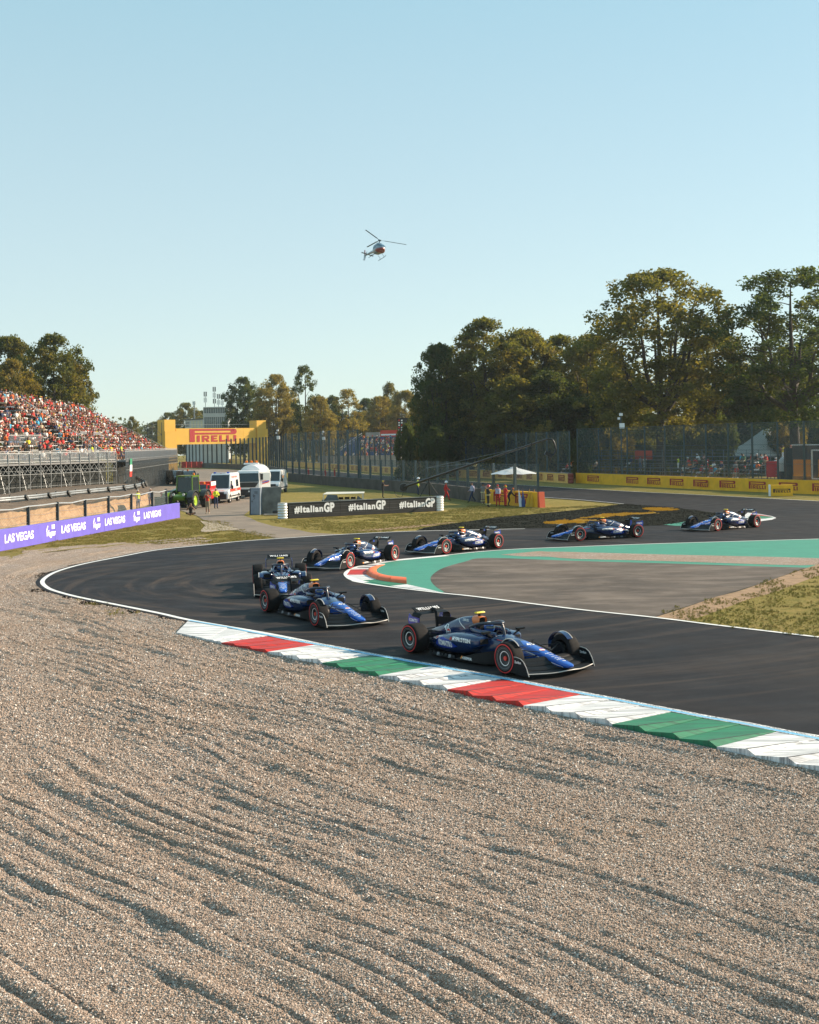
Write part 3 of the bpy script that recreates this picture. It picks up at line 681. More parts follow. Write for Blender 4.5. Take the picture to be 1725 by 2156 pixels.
class Side:
    """throws flat decals sideways on to body surfaces"""
    def __init__(s, mbs):
        v = []; f = []
        for m in mbs:
            n = len(v); v += [Vector(p) for p in m.v]; f += [tuple(i + n for i in q) for q in m.f]
        s.t = BVHTree.FromPolygons(v, f)
    def throw(s, m, side, x0, z0, sx=1.0, tilt=0.0, gap=.006, flip=True, maxe=.05):
        """m in XY plane; drawn so that it reads from outside; x0,z0 = position of its origin"""
        bm = bmesh.new(); vs = [bm.verts.new(p) for p in m.v]
        for f in m.f:
            try: bm.faces.new([vs[i] for i in f])
            except ValueError: pass
        for _ in range(3):
            le = [e for e in bm.edges if e.calc_length() > maxe]
            if not le: break
            bmesh.ops.subdivide_edges(bm, edges=le, cuts=1); bmesh.ops.triangulate(bm, faces=bm.faces)
        bm.verts.index_update(); out = MB(); dirx = -1 if side > 0 else 1   # seen from the left side (+y) the nose is on the left
        co = []
        for v in bm.verts:
            X, Z = v.co.x, v.co.y; xx = x0 + dirx * (X * math.cos(tilt) - Z * math.sin(tilt)); z_ = z0 + X * math.sin(tilt) + Z * math.cos(tilt)
            h = s.t.ray_cast(Vector((xx, side * 2.0, z_)), Vector((0, -side, 0)), 3.0)
            if h[0] is None: h = s.t.find_nearest(Vector((xx, side * .5, z_)))
            co.append((xx, h[0].y + side * gap, z_))
        out.add(co, [tuple(v.index for v in f.verts) for f in bm.faces]); bm.free(); return out

car = empty('racing_car', 'navy racing car', 'racing car'); CAR_GROUP = 'navy racing cars in the corner'
tag(car, None, None, CAR_GROUP)
# --- nose and monocoque
nose = MB().loft(smooth_loft([(2.90, 0, .055, .205, .245, 2.4, 0), (2.84, 0, .10, .175, .275, 2.8, 0), (2.6, 0, .135, .165, .325, 3.2, 0), (2.2, 0, .155, .175, .405, 3.4, 0), (1.75, 0, .18, .20, .50, 3.4, 0), (1.25, 0, .22, .20, .575, 3.4, 0)]))
nose.build('nose_cone', BLUE, car, smooth=50)
tub = MB().loft(smooth_loft([(1.247, 0, .221, .198, .576, 3.4, 0), (.9, 0, .27, .15, .625, 3.4, 0), (.62, 0, .33, .12, .655, 3.6, 0), (.50, 0, .36, .10, .60, 3.6, 0), (.2, 0, .38, .10, .56, 4, 0), (-.3, 0, .36, .10, .56, 4, 0), (-1.0, 0, .30, .10, .5, 4, 0), (-1.9, 0, .16, .12, .34, 4, 0)]))
body_o = tub.build('monocoque', NAVY, car, smooth=50)
# cockpit surround: padded rails and the dark well
wl = MB()
for sy in (1, -1):
    wl.tube([(.60, sy * .20, .655), (.45, sy * .285, .672), (.2, sy * .305, .672), (-.05, sy * .285, .68), (-.28, sy * .22, .72)], [.045, .06, .068, .07, .075], 10)
wl.build('cockpit_surround', NAVY, car, smooth=60)
MB().box((.2, 0, .575), (.62, .46, .05)).build('cockpit_opening', CARB, car)
MB().loft(smooth_loft([(-.10, 0, .13, .60, .80, 3, 0), (-.28, 0, .15, .58, .86, 3, 0)], sub=2)).build('headrest', CARB, car, smooth=40)
# engine cover, fin, intake
cov = MB().loft(smooth_loft([(-.30, 0, .115, .52, .965, 2.6, 0), (-.5, 0, .165, .42, .962, 2.4, 0), (-.85, 0, .205, .30, .905, 2.2, 0), (-1.2, 0, .215, .25, .80, 2.0, 0), (-1.55, 0, .185, .22, .68, 2.0, 0), (-1.9, 0, .12, .22, .55, 2.2, 0), (-2.12, 0, .07, .26, .46, 2.4, 0)]))
cov.build('engine_cover', NAVY, car, smooth=50)
MB().extrude([(-1.0, -.008, .84), (-1.3, -.008, .845), (-1.93, -.008, .80), (-1.93, -.008, .60), (-1.55, -.008, .62)], (0, .016, 0)).build('shark_fin', CARB, car)
ai = MB(); ring = []
for x, hw, hh in ((-.18, .105, .085), (-.12, .118, .096), (-.17, .132, .108), (-.34, .135, .112), (-.40, .12, .105)):
    r = []
    for i in range(20):
        a = 2 * math.pi * i / 20; c, s_ = math.cos(a), math.sin(a); n_ = 3.4
        r.append((x, hw * math.copysign(abs(c) ** (2 / n_), c), .875 + hh * math.copysign(abs(s_) ** (2 / n_), s_)))
    ring.append(r)
aio = ai.loft(ring, cap0=False, cap1=False).build('air_intake', COPP, car, smooth=50)
MB().add(ring[0], [tuple(range(20))]).build('intake_mouth', pm('black_void', (.003, .003, .003), .9), aio)
pl = MB(); 
for sy in (1, -1): pl.bar((-.22, sy * .09, .62), (-.24, sy * .085, .79), .05, .035)
pl.build('intake_strut', CARB, car)
cb = MB().extrude([(-.30, -.02, .975), (-.20, -.02, .97), (-.22, -.02, 1.045), (-.28, -.02, 1.045)], (0, .04, 0)).build('camera_mount', CARB, car)
MB().loft([[(x, y * q, 1.065 + z * q) for x, z in ((-.29, -.02), (-.25, -.028), (-.20, -.02), (-.19, .0), (-.20, .022), (-.25, .030), (-.29, .022), (-.30, 0))] for y, q in ((-.17, .6), (-.165, 1), (.165, 1), (.17, .6))] if False else [[(x, y, 1.068 + z * q) for x, z in ((-.29, -.02), (-.25, -.028), (-.20, -.02), (-.19, .0), (-.20, .022), (-.25, .030), (-.29, .022), (-.30, 0))] for y, q in ((-.125, .5), (-.115, .8), (.115, .8), (.125, .5))]).build('camera_pod', YELC, cb, smooth=40)
# sidepods
pods = []
for sy in (1, -1):
    k = [(.50, sy * .49, .15, .42, .60, 3.2, 0.0), (.40, sy * .50, .22, .36, .635, 3.2, .1), (.1, sy * .49, .285, .22, .655, 3.0, .42), (-.4, sy * .47, .30, .13, .635, 2.8, .45), (-.85, sy * .43, .29, .10, .56, 2.6, .35), (-1.25, sy * .36, .25, .10, .465, 2.5, .25), (-1.65, sy * .25, .18, .11, .375, 2.5, .1), (-1.98, sy * .15, .09, .14, .30, 2.5, 0)]
    p = MB().loft(smooth_loft(k)); pods.append(p); po = p.build('sidepod', NAVY, car, smooth=50)
    MB().add([(.506, sy * .49 + y, z) for y, z in ((-.12, .455), (.12, .455), (.12, .575), (-.12, .575))], [(0, 1, 2, 3)]).build('sidepod_inlet', MATS['black_void'], po)
# floor with its raised leading edge, edge fins and diffuser
fl = MB(); half = [(1.05, .22), (1.0, .45), (.86, .64), (.6, .745), (.1, .79), (-.9, .79), (-1.2, .74), (-1.36, .58), (-1.5, .48), (-2.15, .47), (-2.2, .2)]
fl.extrude([(x, y, .055) for x, y in half] + [(x, -y, .055) for x, y in half[::-1]], (0, 0, .022)); floor_o = fl.build('floor', CARB, car)
for sy in (1, -1):
    bb = MB(); n_ = 14; a_ = []; b_ = []
    for i in range(n_):
        t_ = i / (n_ - 1); x = 1.02 - 1.15 * t_; y = .40 + .40 * min(1, (t_ * 2.3)) ** .6
        top = .30 * (1 - t_) ** 1.5 + .095 + .05 * math.sin(t_ * 3.1)
        a_.append((x, sy * y, .075)); b_.append((x, sy * (y - .02), top))
    bb.loft([[a_[i], b_[i], (b_[i][0], b_[i][1] - sy * .018, b_[i][2]), (a_[i][0], a_[i][1] - sy * .02, a_[i][2])] for i in range(n_)])
    bo = bb.build('floor_fence', CARB, car, smooth=40)
    tx = fit(text('KEEPER', 1, bold=.02), .36, .055); sd_ = Side([bb])
    sd_.throw(tx, sy, .46 if sy > 0 else .06, .10, gap=.004).build('lettering', DECW, bo)
    dsk = MB().poly([(.032 * math.cos(i * .5236), .032 * math.sin(i * .5236), 0) for i in range(12)])
    sd_.throw(dsk, sy, .51 if sy > 0 else .01, .127, gap=.004).build('emblem', DECO, bo)
    for i in range(7):
        x = -.22 - .15 * i
        f_ = MB().extrude([(x, sy * .79, .058), (x - .11, sy * .80, .05), (x - .13, sy * .77, .12), (x - .05, sy * .765, .135)], (0, -sy * .012, 0)); f_.build('floor_edge_fin', RIMG if i % 3 == 1 else CARB, floor_o)
df = MB()
for y in (-.42, -.2, 0, .2, .42): df.extrude([(-1.75, y - .006, .06), (-2.45, y - .006, .09), (-2.45, y - .006, .33), (-2.1, y - .006, .25)], (0, .012, 0))
df.add([(-1.7, -.5, .08), (-1.7, .5, .08), (-2.45, .5, .31), (-2.45, -.5, .31)], [(0, 1, 2, 3)]); df.build('diffuser', CARB, car)
# halo
ha = MB()
ha.tube([(.66, 0, .62), (.635, 0, .74), (.60, 0, .83), (.55, 0, .885)], [.045, .036, .034, .042], 10)
hp = [(-.30, .27, .735), (-.12, .285, .80), (.1, .275, .862), (.32, .215, .893), (.48, .12, .90), (.56, 0, .90)]
hp = hp + [(x, -y, z) for x, y, z in hp[:-1][::-1]]
ha.tube(crom(hp, 4), .036, 10); ha.build('halo', pm('matt_dark_blue', (.008, .014, .035), .35, coat=.3), car, smooth=60)
# mirrors
for sy in (1, -1):
    mo = MB().loft([[(.60 + dx, sy * (.52 + dy * .115), .735 + z) for dx, z in ((-.02, -.03), (.05, -.022), (.055, .02), (-.02, .03))] for dy in (-1, 0, 1)]).build('mirror', CARB, car, smooth=30)
    MB().bar((.62, sy * .50, .71), (.60, sy * .33, .62), .02, .035).build('mirror_stalk', CARB, mo)
    MB().add([(.578, sy * (.52 + q * .1), .735 + z) for q, z in ((-1, -.022), (1, -.022), (1, .022), (-1, .022))], [(0, 1, 2, 3)]).build('mirror_glass', VISOR, mo)
MB().bar((1.55, .06, .525), (1.55, .06, .62), .012).bar((1.55, .06, .62), (1.62, .06, .635), .012).build('pitot_tube', CARB, car)
# front wing: four elements, endplates
fw = MB()
def wing_el(m, xle, chord, z0, dz, y0, span, n=11, sweep=.30, thick=.018, dip=.05):
    rings = []
    for i in range(n):
        t_ = -1 + 2 * i / (n - 1); ay = abs(t_); y = t_ * span
        xo = xle - sweep * ay ** 1.3; zo = z0 - dip * math.exp(-(t_ * 3.2) ** 2) * -1 + .03 * ay
        ch = chord * (1 - .15 * ay)
        rings.append([(xo, y, zo), (xo - ch * .3, y, zo + thick + dz * .25), (xo - ch, y, zo + dz), (xo - ch * .35, y, zo - thick * .4 + dz * .25)])
    m.loft(rings)
for xle, ch, z0, dz in ((2.86, .25, .085, .03), (2.64, .20, .13, .06), (2.47, .17, .195, .075), (2.33, .13, .265, .06)):
    e_ = MB(); wing_el(e_, xle, ch, z0, dz, 0, .955); e_.build('front_wing_element', CARB, car, smooth=40)
e_ = MB(); 
pts = []
for i in range(15):
    t_ = -1 + 2 * i / 14; ay = abs(t_); pts.append((2.868 - .30 * ay ** 1.3, t_ * .96, .088 + .05 * math.exp(-(t_ * 3.2) ** 2) + .03 * ay))
e_.tube(pts, .011, 6); e_.build('wing_leading_edge', pm('pale_wing_edge', (.55, .52, .48), .35), car, smooth=60)
for sy in (1, -1):
    ol = [(2.60, .07), (2.52, .25), (2.43, .37), (2.33, .425), (2.20, .44), (2.02, .43), (1.98, .30), (2.00, .10), (2.2, .06)]
    ep = MB().extrude([(x, sy * (.965 + .02 * (z - .07)), z) for x, z in ol], (0, sy * .018, 0)).build('front_wing_endplate', CARB, car)
    MB().tube([(x + .004, sy * (.975 + .02 * (z - .07)), z) for x, z in ol[:6]], .009, 6).build('endplate_edge', MATS['pale_wing_edge'], ep)
    tx = fit(text('Dorilton', 1, bold=.02), .20, .06)
    on_plane(tx, (2.36 if sy > 0 else 2.16, sy * .992, .31), (-1 if sy > 0 else 1, 0, 0), (0, 0, 1)); tx.build('lettering', DECW, ep)
    tx = fit(text('Dorilton', 1, bold=.02), .20, .06)
    on_plane(tx, (2.16 if sy > 0 else 2.36, sy * .960, .31), (1 if sy > 0 else -1, 0, 0), (0, 0, 1)); tx.build('lettering', DECW, ep)
# rear wing
rw = MB(); path = []
for i in range(6): 
    a = i / 5 * math.pi / 2; path.append((-.485 + .10 - .10 * math.sin(math.pi / 2 - a) if False else -.485 + .10 * (1 - math.cos(a)), .80 + .10 * math.sin(a)))
path = [(-.47, .60), (-.482, .72)] + path; path = path + [(-y, z) for y, z in path[::-1]]
rings = []
for (y, z) in path:
    zz_ = z - .03 * (1 - min(1, abs(y) / .4))
    rings.append([(-2.02, y, zz_ - .03), (-2.10, y, zz_ + .003), (-2.34, y, zz_ + .012), (-2.10, y * .97, zz_ - .03)])
rw.loft(rings); rwo = rw.build('rear_wing', CARB, car, smooth=50)
fp = MB(); rings = []
for i in range(9):
    y = -.43 + .86 * i / 8; rings.append([(-2.235, y, .905), (-2.25, y, .925), (-2.44, y, 1.005), (-2.43, y, .985), (-2.30, y, .915)])
fp.loft(rings).build('rear_wing_flap', CARB, car, smooth=40)
tx = fit(text('WILLIAMS', 1, bold=.03, space=1.3), .68, .13)
fu = Vector((-.19, 0, .08)).normalized()
on_plane(tx, (-2.262, -.35 if False else .35, .933), (0, -1, 0), fu) if False else on_plane(tx, (-2.266, -.34, .941), (0, 1, 0), fu)
tx.build('lettering', DECW, rwo)
for sy in (1, -1):
    ol = [(-2.05, .60), (-2.36, .61), (-2.50, .60) if False else (-2.38, .60), (-2.30, .44), (-2.26, .36), (-2.12, .36), (-2.06, .47)]
    ol = [(-2.03, .78), (-2.34, .80), (-2.45, .86), (-2.50, .70), (-2.42, .50), (-2.36, .38), (-2.10, .40), (-2.03, .56)]
    ep = MB().extrude([(x, sy * .486, z) for x, z in ol], (0, sy * .012, 0)).build('rear_wing_endplate', ROYAL, car)
    tx = fit(text('KOMATSU', 1, bold=.03), .34, .085)
    on_plane(tx, (-2.075 if sy > 0 else -2.44, sy * .502, .67), (-1 if sy > 0 else 1, 0, 0), (0, 0, 1)); tx.build('lettering', DECW, ep)
    tx = fit(text('Purestream', 1, bold=0), .26, .06)
    on_plane(tx, (-2.42 if sy > 0 else -2.10, sy * .482, .68), (1 if sy > 0 else -1, 0, 0), (0, 0, 1)); tx.build('lettering', DECW, ep)
MB().tube([(-1.93, 0, .50), (-1.96, 0, .70), (-1.98, 0, .90), (-2.06, 0, .955), (-2.2, 0, .95)], [.03, .028, .03, .03, .022], 8, flat=1.8).build('wing_pillar', CARB, car, smooth=50)
MB().box((-2.28, 0, .40), (.18, .90, .02)).box((-2.36, 0, .45), (.10, .90, .018)).build('beam_wing', CARB, car)
MB().loft(smooth_loft([(-2.05, 0, .06, .26, .36, 3, 0), (-2.52, 0, .04, .28, .35, 3, 0)], sub=2)).build('crash_structure', CARB, car, smooth=40)
MB().box((-2.53, 0, .315), (.02, .06, .10)).build('rain_light', DECR, car)
# wheels
def lathe_wheel(wd, sgn):
    """one wheel about its hub; sgn = side the outer face looks to"""
    root = bpy.data.objects.new('wheel', None); C.objects.link(root); root.empty_display_size = .1
    h = wd / 2; tp = [(.236, -h * .93), (.25, -h * .99), (.29, -h), (.325, -h * .97), (.347, -h * .88), (.357, -h * .70), (.360, -h * .35), (.361, 0), (.360, h * .35), (.357, h * .70), (.347, h * .88), (.325, h * .97), (.29, h), (.25, h * .99), (.236, h * .93)]
    ty = MB().lathe(tp, 44).build('tyre', TYRE, root, smooth=35)
    MB().lathe([(.297, sgn * (h + .0005)), (.297, sgn * (h + .0025)), (.320, sgn * (h * .983 + .002))], 44).build('sidewall_stripe', SIDER, ty)
    MB().lathe([(.245, sgn * (h + .0035)), (.262, sgn * (h + .0025))], 44).build('sidewall_ring', pm('dull_sidewall_grey', (.06, .06, .062), .5), ty)
    r_ = MB().lathe([(.237, -h * .9), (.237, sgn * h * .92), (.228, sgn * h * .98), (.215, sgn * h * .90), (.19, sgn * h * .84), (.15, sgn * h * .80), (.10, sgn * h * .74), (.07, sgn * h * .62), (.0, sgn * h * .62)], 44).build('rim', RIMM, root, smooth=30)
    MB().lathe([(.148, sgn * (h * .80 + .006)), (.162, sgn * (h * .815 + .006))], 44).build('rim_ring', DECW, r_)
    MB().lathe([(.222, sgn * (h * .955 + .003)), (.232, sgn * (h * .975 + .003))], 44).build('rim_edge', RIMG, r_)
    MB().lathe([(.03, sgn * h * .62), (.055, sgn * h * .66), (.05, sgn * h * .80), (.0, sgn * h * .80)], 12).build('wheel_nut', DECR, r_)
    return root
for x, wd, ty in ((1.8, .305, .845), (-1.8, .405, .795)):
    for sy in (1, -1):
        wh = lathe_wheel(wd, sy); wh.location = (x, sy * ty, .361); setparent(wh, car)
# brake ducts, over-wheel winglets
for sy in (1, -1):
    MB().lathe([(.0, -.06), (.19, -.06), (.20, .0), (.17, .07), (0, .07)], 24, c=(1.8, sy * .655, .361)).build('brake_drum', CARB, car, smooth=40)
    MB().lathe([(.0, -.06), (.19, -.06), (.20, .0), (.17, .07), (0, .07)], 24, c=(-1.8, sy * .555, .361)).build('brake_drum', CARB, car, smooth=40)
    rings = []; edge = []
    for i in range(12):
        a = rad(5) + rad(130) * i / 11; rr = .405 + .012 * math.sin(i / 11 * math.pi)
        if i < 2: rr -= .02 * (2 - i)
        x, z = 1.8 + rr * math.cos(math.pi - a), .361 + rr * math.sin(a); y0, y1 = sy * .655, sy * (.655 + .15)
        rings.append([(x, y0, z), (x, y1, z + .004), (x, y1, z - .012), (x, y0, z - .014)]); edge.append((x, y1, z))
    wg = MB().loft(rings).build('wheel_winglet', NAVY, car, smooth=40)
    MB().tube(edge, .012, 6).build('winglet_edge', MATS['pale_wing_edge'], wg, smooth=60)
# suspension
for sy in (1, -1):
    for a, b in (((1.62, .20, .50), (1.80, .67, .52)), ((2.05, .16, .44), (1.80, .67, .52)), ((1.50, .20, .30), (1.78, .67, .24)), ((2.1, .15, .26), (1.82, .67, .24)), ((1.95, .15, .35), (1.90, .66, .36)), ((1.45, .22, .54), (1.76, .64, .27))):
        MB().tube([(a[0], sy * a[1], a[2]), (b[0], sy * b[1], b[2])], .018, 6, flat=.6).build('suspension_arm', CARB, car, smooth=50)
    for a, b in (((-1.45, .15, .48), (-1.78, .60, .50)), ((-1.95, .10, .46), (-1.82, .60, .50)), ((-1.35, .2, .22), (-1.78, .60, .24)), ((-2.0, .12, .26), (-1.82, .60, .24)), ((-2.05, .12, .36), (-1.92, .60, .36)), ((-1.5, .15, .25), (-1.76, .58, .47))):
        MB().tube([(a[0], sy * a[1], a[2]), (b[0], sy * b[1], b[2])], .018, 6, flat=.6).build('suspension_arm', CARB, car, smooth=50)
    MB().tube([(-1.8, sy * .1, .36), (-1.8, sy * .6, .36)], .035, 8).build('drive_shaft', CARB, car, smooth=50)
# decals thrown on to the flanks
SD = Side([tub, cov] + pods); SN = Side([nose, tub])
for sy in (1, -1):
    L_ = sy > 0
    # royal-blue flank panel and its writing
    pan = MB().poly([(0, 0, 0), (.25, -.04, 0), (.62, -.02, 0), (.98, .07, 0), (.70, .20, 0), (.40, .235, 0), (.15, .17, 0)])
    if L_: pan.v = [(.98 - p[0], p[1], p[2]) for p in pan.v]
    pan = SD.throw(pan, sy, -.22 if L_ else -1.20, .265, gap=.004); pan.build('flank_panel', ROYAL, car)
    def put(body, w_, h_, xl, z, mt=DECW, bold=.03, tilt=0.0, gap=.008):
        """xl = car x of the end nearest the tail"""
        tx = fit(text(body, 1, bold=bold), w_, h_); x0 = xl + w_ if L_ else xl
        SD.throw(tx, sy, x0, z, gap=gap, tilt=tilt).build('lettering', mt, car)
    put('KOMATSU', .58, .145, -1.0, .285, bold=.05)
    put('MYPROTEIN', .66, .10, -.36, .47, bold=.04)
    tx = fit(text('M', 1, bold=.03), .07, .07); SD.throw(tx, sy, -.38 if L_ else -.46, .475, gap=.008).build('lettering', DECR, car)
    put('43', .21, .15, -1.42, .55, bold=.03)
    put('DURACELL', .24, .05, -.72, .84, bold=.02)
    circ = [(.10 * math.cos(i * .314), .115 * math.sin(i * .314), 0) for i in range(20)]
    SD.throw(MB().poly(circ), sy, -1.2, .50, gap=.006).build('emblem_disc', DECW, car)
    for s2 in (1, -1):
        SD.throw(MB().poly([(.085 * math.cos(rad(25 + i * 13)), s2 * .1 * math.sin(rad(25 + i * 13)), 0) for i in range(11)]), sy, -1.2, .50, gap=.009).build('emblem_segment', DECR, car)
    tx = fit(text('Gulf', 1, bold=.02), .15, .065); SD.throw(tx, sy, -1.125 if L_ else -1.275, .475, gap=.011).build('lettering', NAVY, car)
    ln = MB().add([(0, 0, 0), (.02, 0, 0), (.36, -.20, 0), (.33, -.21, 0)], [(0, 1, 2, 3)])
    if L_: ln.v = [(-p[0], p[1], p[2]) for p in ln.v]
    SD.throw(ln, sy, -.93, .87, gap=.008).build('pinstripe', DECW, car)
    ln = MB().add([(0, 0, 0), (1.55, -.285, 0), (1.55, -.272, 0), (0, .018, 0)], [(0, 1, 2, 3)])
    if L_: ln.v = [(-p[0], p[1], p[2]) for p in ln.v]
    SN.throw(ln, sy, 1.2, .475, gap=.005, maxe=.12).build('pinstripe', DECW, car)
    mb_ = MB().add([(0, 0, 0), (.30, -.02, 0), (.30, -.008, 0), (0, .014, 0)], [(0, 1, 2, 3)])
    if L_: mb_.v = [(-p[0], p[1], p[2]) for p in mb_.v]
    SN.throw(mb_, sy, .72, .56, gap=.006).build('pinstripe', DECR, car)
# writing on top of the nose
def nose_top(m, xr, tr=None):
    """m in XY plane: reads from the front; origin centred; thrown down on the nose at car x"""
    out = MB(); sdn = Side([nose, tub])
    co = []
    for p in m.v:
        X = xr - p[1] if False else xr - p[1]; Y = p[0]
        h = sdn.t.ray_cast(Vector((X, Y, 2)), Vector((0, 0, -1)), 3); z_ = h[0].z if h[0] is not None else .4
        co.append((X, Y, z_ + .006))
    out.add(co, m.f); return out
def ctr(m, w_, h_):
    fit(m, w_, h_); m.v = [(p[0] - w_ / 2, p[1], 0) for p in m.v]; return m
nose_top(ctr(text('43', 1, bold=.02), .20, .16), 1.62).build('lettering', DECW, car)
el_ = [(.075 * math.cos(i * .314), .06 * math.sin(i * .314), 0) for i in range(20)]
nose_top(MB().poly(el_), 1.95).build('emblem_disc', DECW, car)
for s2 in (1, -1): 
    q = nose_top(MB().poly([(.066 * math.cos(rad(25 + i * 13)), s2 * .052 * math.sin(rad(25 + i * 13)), 0) for i in range(11)]), 1.95); q.v = [(a, b, c + .003) for a, b, c in q.v]; q.build('emblem_segment', DECR, car)
for i, (bd, ww, hh) in enumerate((('KOMATSU', .20, .035), ('VAST', .14, .035), ('DURACELL', .20, .03), ('MICHELOB', .18, .03), ('PIRELLI', .21, .045), ('W', .09, .06))):
    nose_top(ctr(text(bd, 1, bold=.02), ww, hh), 2.18 + .098 * i + (.03 if i == 5 else 0)).build('lettering', DECW, car)
# --- driver (sits in the car: a thing of its own)
drv = empty('person', 'driver', 'person', group='helmeted drivers of the navy cars')
hm = MB(); rings = []
for i in range(11):
    a = -math.pi / 2 + math.pi * i / 10; r_ = math.cos(a); z = math.sin(a); rings.append([(.10 + (.145 * r_) * math.cos(t_) * (1.08 if math.cos(t_) > 0 else 1.0), .125 * r_ * math.sin(t_), .755 + .135 * z) for t_ in [2 * math.pi * k_ / 18 for k_ in range(18)]])
hmo = hm.loft(rings).build('helmet', HELM, drv, smooth=60)
cp = MB(); cp.loft([[(.10 + (.149 * math.cos(a)) * math.cos(t_), .129 * math.cos(a) * math.sin(t_), .757 + .138 * math.sin(a)) for t_ in [2 * math.pi * k_ / 18 for k_ in range(18)]] for a in (rad(38), rad(55), rad(72), rad(88))]).build('helmet_crown', HELW, hmo, smooth=60)
vs_ = MB(); vs_.loft([[(.10 + (.162 * math.cos(a)) * math.cos(t_), .130 * math.cos(a) * math.sin(t_), .755 + .137 * math.sin(a)) for t_ in [rad(-75 + 150 * k_ / 12) for k_ in range(13)]] for a in (rad(-8), rad(8), rad(24))], closed=False, cap0=False, cap1=False).build('visor', VISOR, hmo, smooth=60)
MB().loft([[(.08 + .09 * q * math.cos(t_), .20 * q * math.sin(t_), z) for t_ in [2 * math.pi * k_ / 14 for k_ in range(14)]] for z, q in ((.45, 1.0), (.58, 1.0), (.63, .7), (.66, .36))]).build('torso', SUIT, drv, smooth=60)
MB().lathe([(.10, -.012), (.125, -.012), (.125, .012), (.10, .012)], 16, axis='x', c=(.46, 0, .60), close=True).build('steering_wheel', CARB, car)

def car_pose(front_px, rear_px, near):
    """front/rear contact points of the near-side wheels in the photo; near=+1 when that is the car's left"""
    f, r = G(*front_px), G(*rear_px); h = (f - r).normalized(); h.z = 0; h.normalize(); lft = Vector((-h.y, h.x, 0)); mid = (f + r) / 2
    return mid - lft * near * .86, math.atan2(h.y, h.x)
POSES = [car_pose((1076, 1421), (867, 1374), -1), car_pose((659.6, 1316), (574.4, 1291.5), -1), None,
         car_pose((740.3, 1196.8), (821, 1182), 1), car_pose((932.6, 1167), (1050.6, 1154), 1), car_pose((1216.5, 1139.6), (1344.8, 1131.7), 1), car_pose((1508, 1118.4), (1592, 1110.3), 1)]
_h = Vector((.72, -5.2, 0)).normalized(); _c = Vector((-4.72, 43.0, 0)); POSES[2] = (_c, math.atan2(_h.y, _h.x))
CLAB = ['nearest navy racing car leading the line beside the red kerb blocks', 'navy racing car second in line, just left of the leader, nose to the right', 'navy racing car seen head-on, partly hidden behind the second car',
        'navy racing car rounding the orange sausage kerb', 'navy racing car beside the green apron, following the one at the orange kerb', 'navy racing car in front of the yellow lettering on the black turf', 'last navy racing car of the line, beside the small far kerb']
DLAB = ['driver with blue and white helmet in the nearest leading car', 'driver with blue helmet in the second car of the line', 'driver with blue helmet in the head-on car',
        'driver with blue helmet in the car at the orange kerb', 'driver with blue helmet in the car beside the green apron', 'driver with blue helmet in the car before the black turf', 'driver with blue helmet in the last car of the line']
for i, (p, rz) in enumerate(POSES):
    c_, d_ = (car, drv) if i == 0 else (copy_tree(car), copy_tree(drv))
    for q in (c_, d_): q.location = (p.x, p.y, .004); q.rotation_euler = (0, 0, rz)
    c_['label'] = CLAB[i]; d_['label'] = DLAB[i]
# ------------------------------------------------------------------ barriers and fences
YELW = pm('yellow_painted_concrete', (.82, .43, .010), .65, var=.12, vscale=1.5, bump=.2, bscale=20)
YELF = pm('faded_yellow_boards', (.86, .50, .14), .7, var=.12, vscale=2)
DRED = pm('dark_red_print', (.33, .012, .014), .6)
PURP = pm('violet_banner', (.125, .10, .50), .6, var=.10, vscale=1.2)
LETW = pm('white_banner_print', (.82, .82, .82), .6)
BLKB = pm('black_banner', (.016, .015, .014), .55, var=.3, vscale=2)
ALU = pm('galvanised_steel', (.26, .28, .29), .45, metal=.7, var=.2, vscale=3)
ALUB = pm('bright_aluminium', (.62, .64, .65), .4, metal=.55, var=.1, vscale=3)
DPST = pm('dark_weathered_post', (.05, .055, .055), .7, var=.3, vscale=5)
GPST = pm('grey_green_fence_post', (.035, .060, .065), .6, var=.2, vscale=2)
CONC = pm('stained_concrete', (.075, .070, .062), .85, var=.35, vscale=.9, bump=.3, bscale=14)
CONL = pm('pale_concrete', (.30, .28, .25), .85, var=.2, vscale=1, bump=.2)
def wire_mat(name, col, density, scale):
    n = NT(name); tr = n.t.nodes.new('ShaderNodeBsdfTransparent'); mx = n.t.nodes.new('ShaderNodeMixShader')
    uv = n.t.nodes.new('ShaderNodeTexCoord').outputs['UV']
    def wv(rot):
        w_ = n.t.nodes.new('ShaderNodeTexWave'); w_.wave_type = 'BANDS'; w_.bands_direction = 'X'; w_.inputs['Scale'].default_value = scale; n.L(n.mapping(rot=(0, 0, rot), vec=uv), w_.inputs['Vector']); return w_.outputs['Fac']
    m_ = n.math('MAXIMUM', wv(rad(45)), wv(rad(-45))); f = n.ramp(m_, .72, .97, density * .75, min(1, density * 2.8))
    n.col(col).rough(.6); n.L(f, mx.inputs[0]); n.L(tr.outputs[0], mx.inputs[1]); n.L(n.b.outputs[0], mx.inputs[2]); n.L(mx.outputs[0], n.out.inputs[0]); return n.m
WIRE = wire_mat('chain_link_wire', (.13, .16, .17), .17, 2.6)
WIREB = wire_mat('tall_debris_mesh', (.10, .14, .155), .155, 2.0)
def mesh_panel(m_name, quad, mat, parent):
    """a wire panel with metric UVs"""
    me = bpy.data.meshes.new(m_name); me.from_pydata([tuple(p) for p in quad], [], [(0, 1, 2, 3)]); me.materials.append(mat)
    uv = me.uv_layers.new(name='UVMap'); L = (Vector(quad[1]) - Vector(quad[0])).length; H = (Vector(quad[3]) - Vector(quad[0])).length
    for i, c in enumerate(((0, 0), (L, 0), (L, H), (0, H))): uv.data[i].uv = c
    o = bpy.data.objects.new(m_name, me); C.objects.link(o); setparent(o, parent); return o
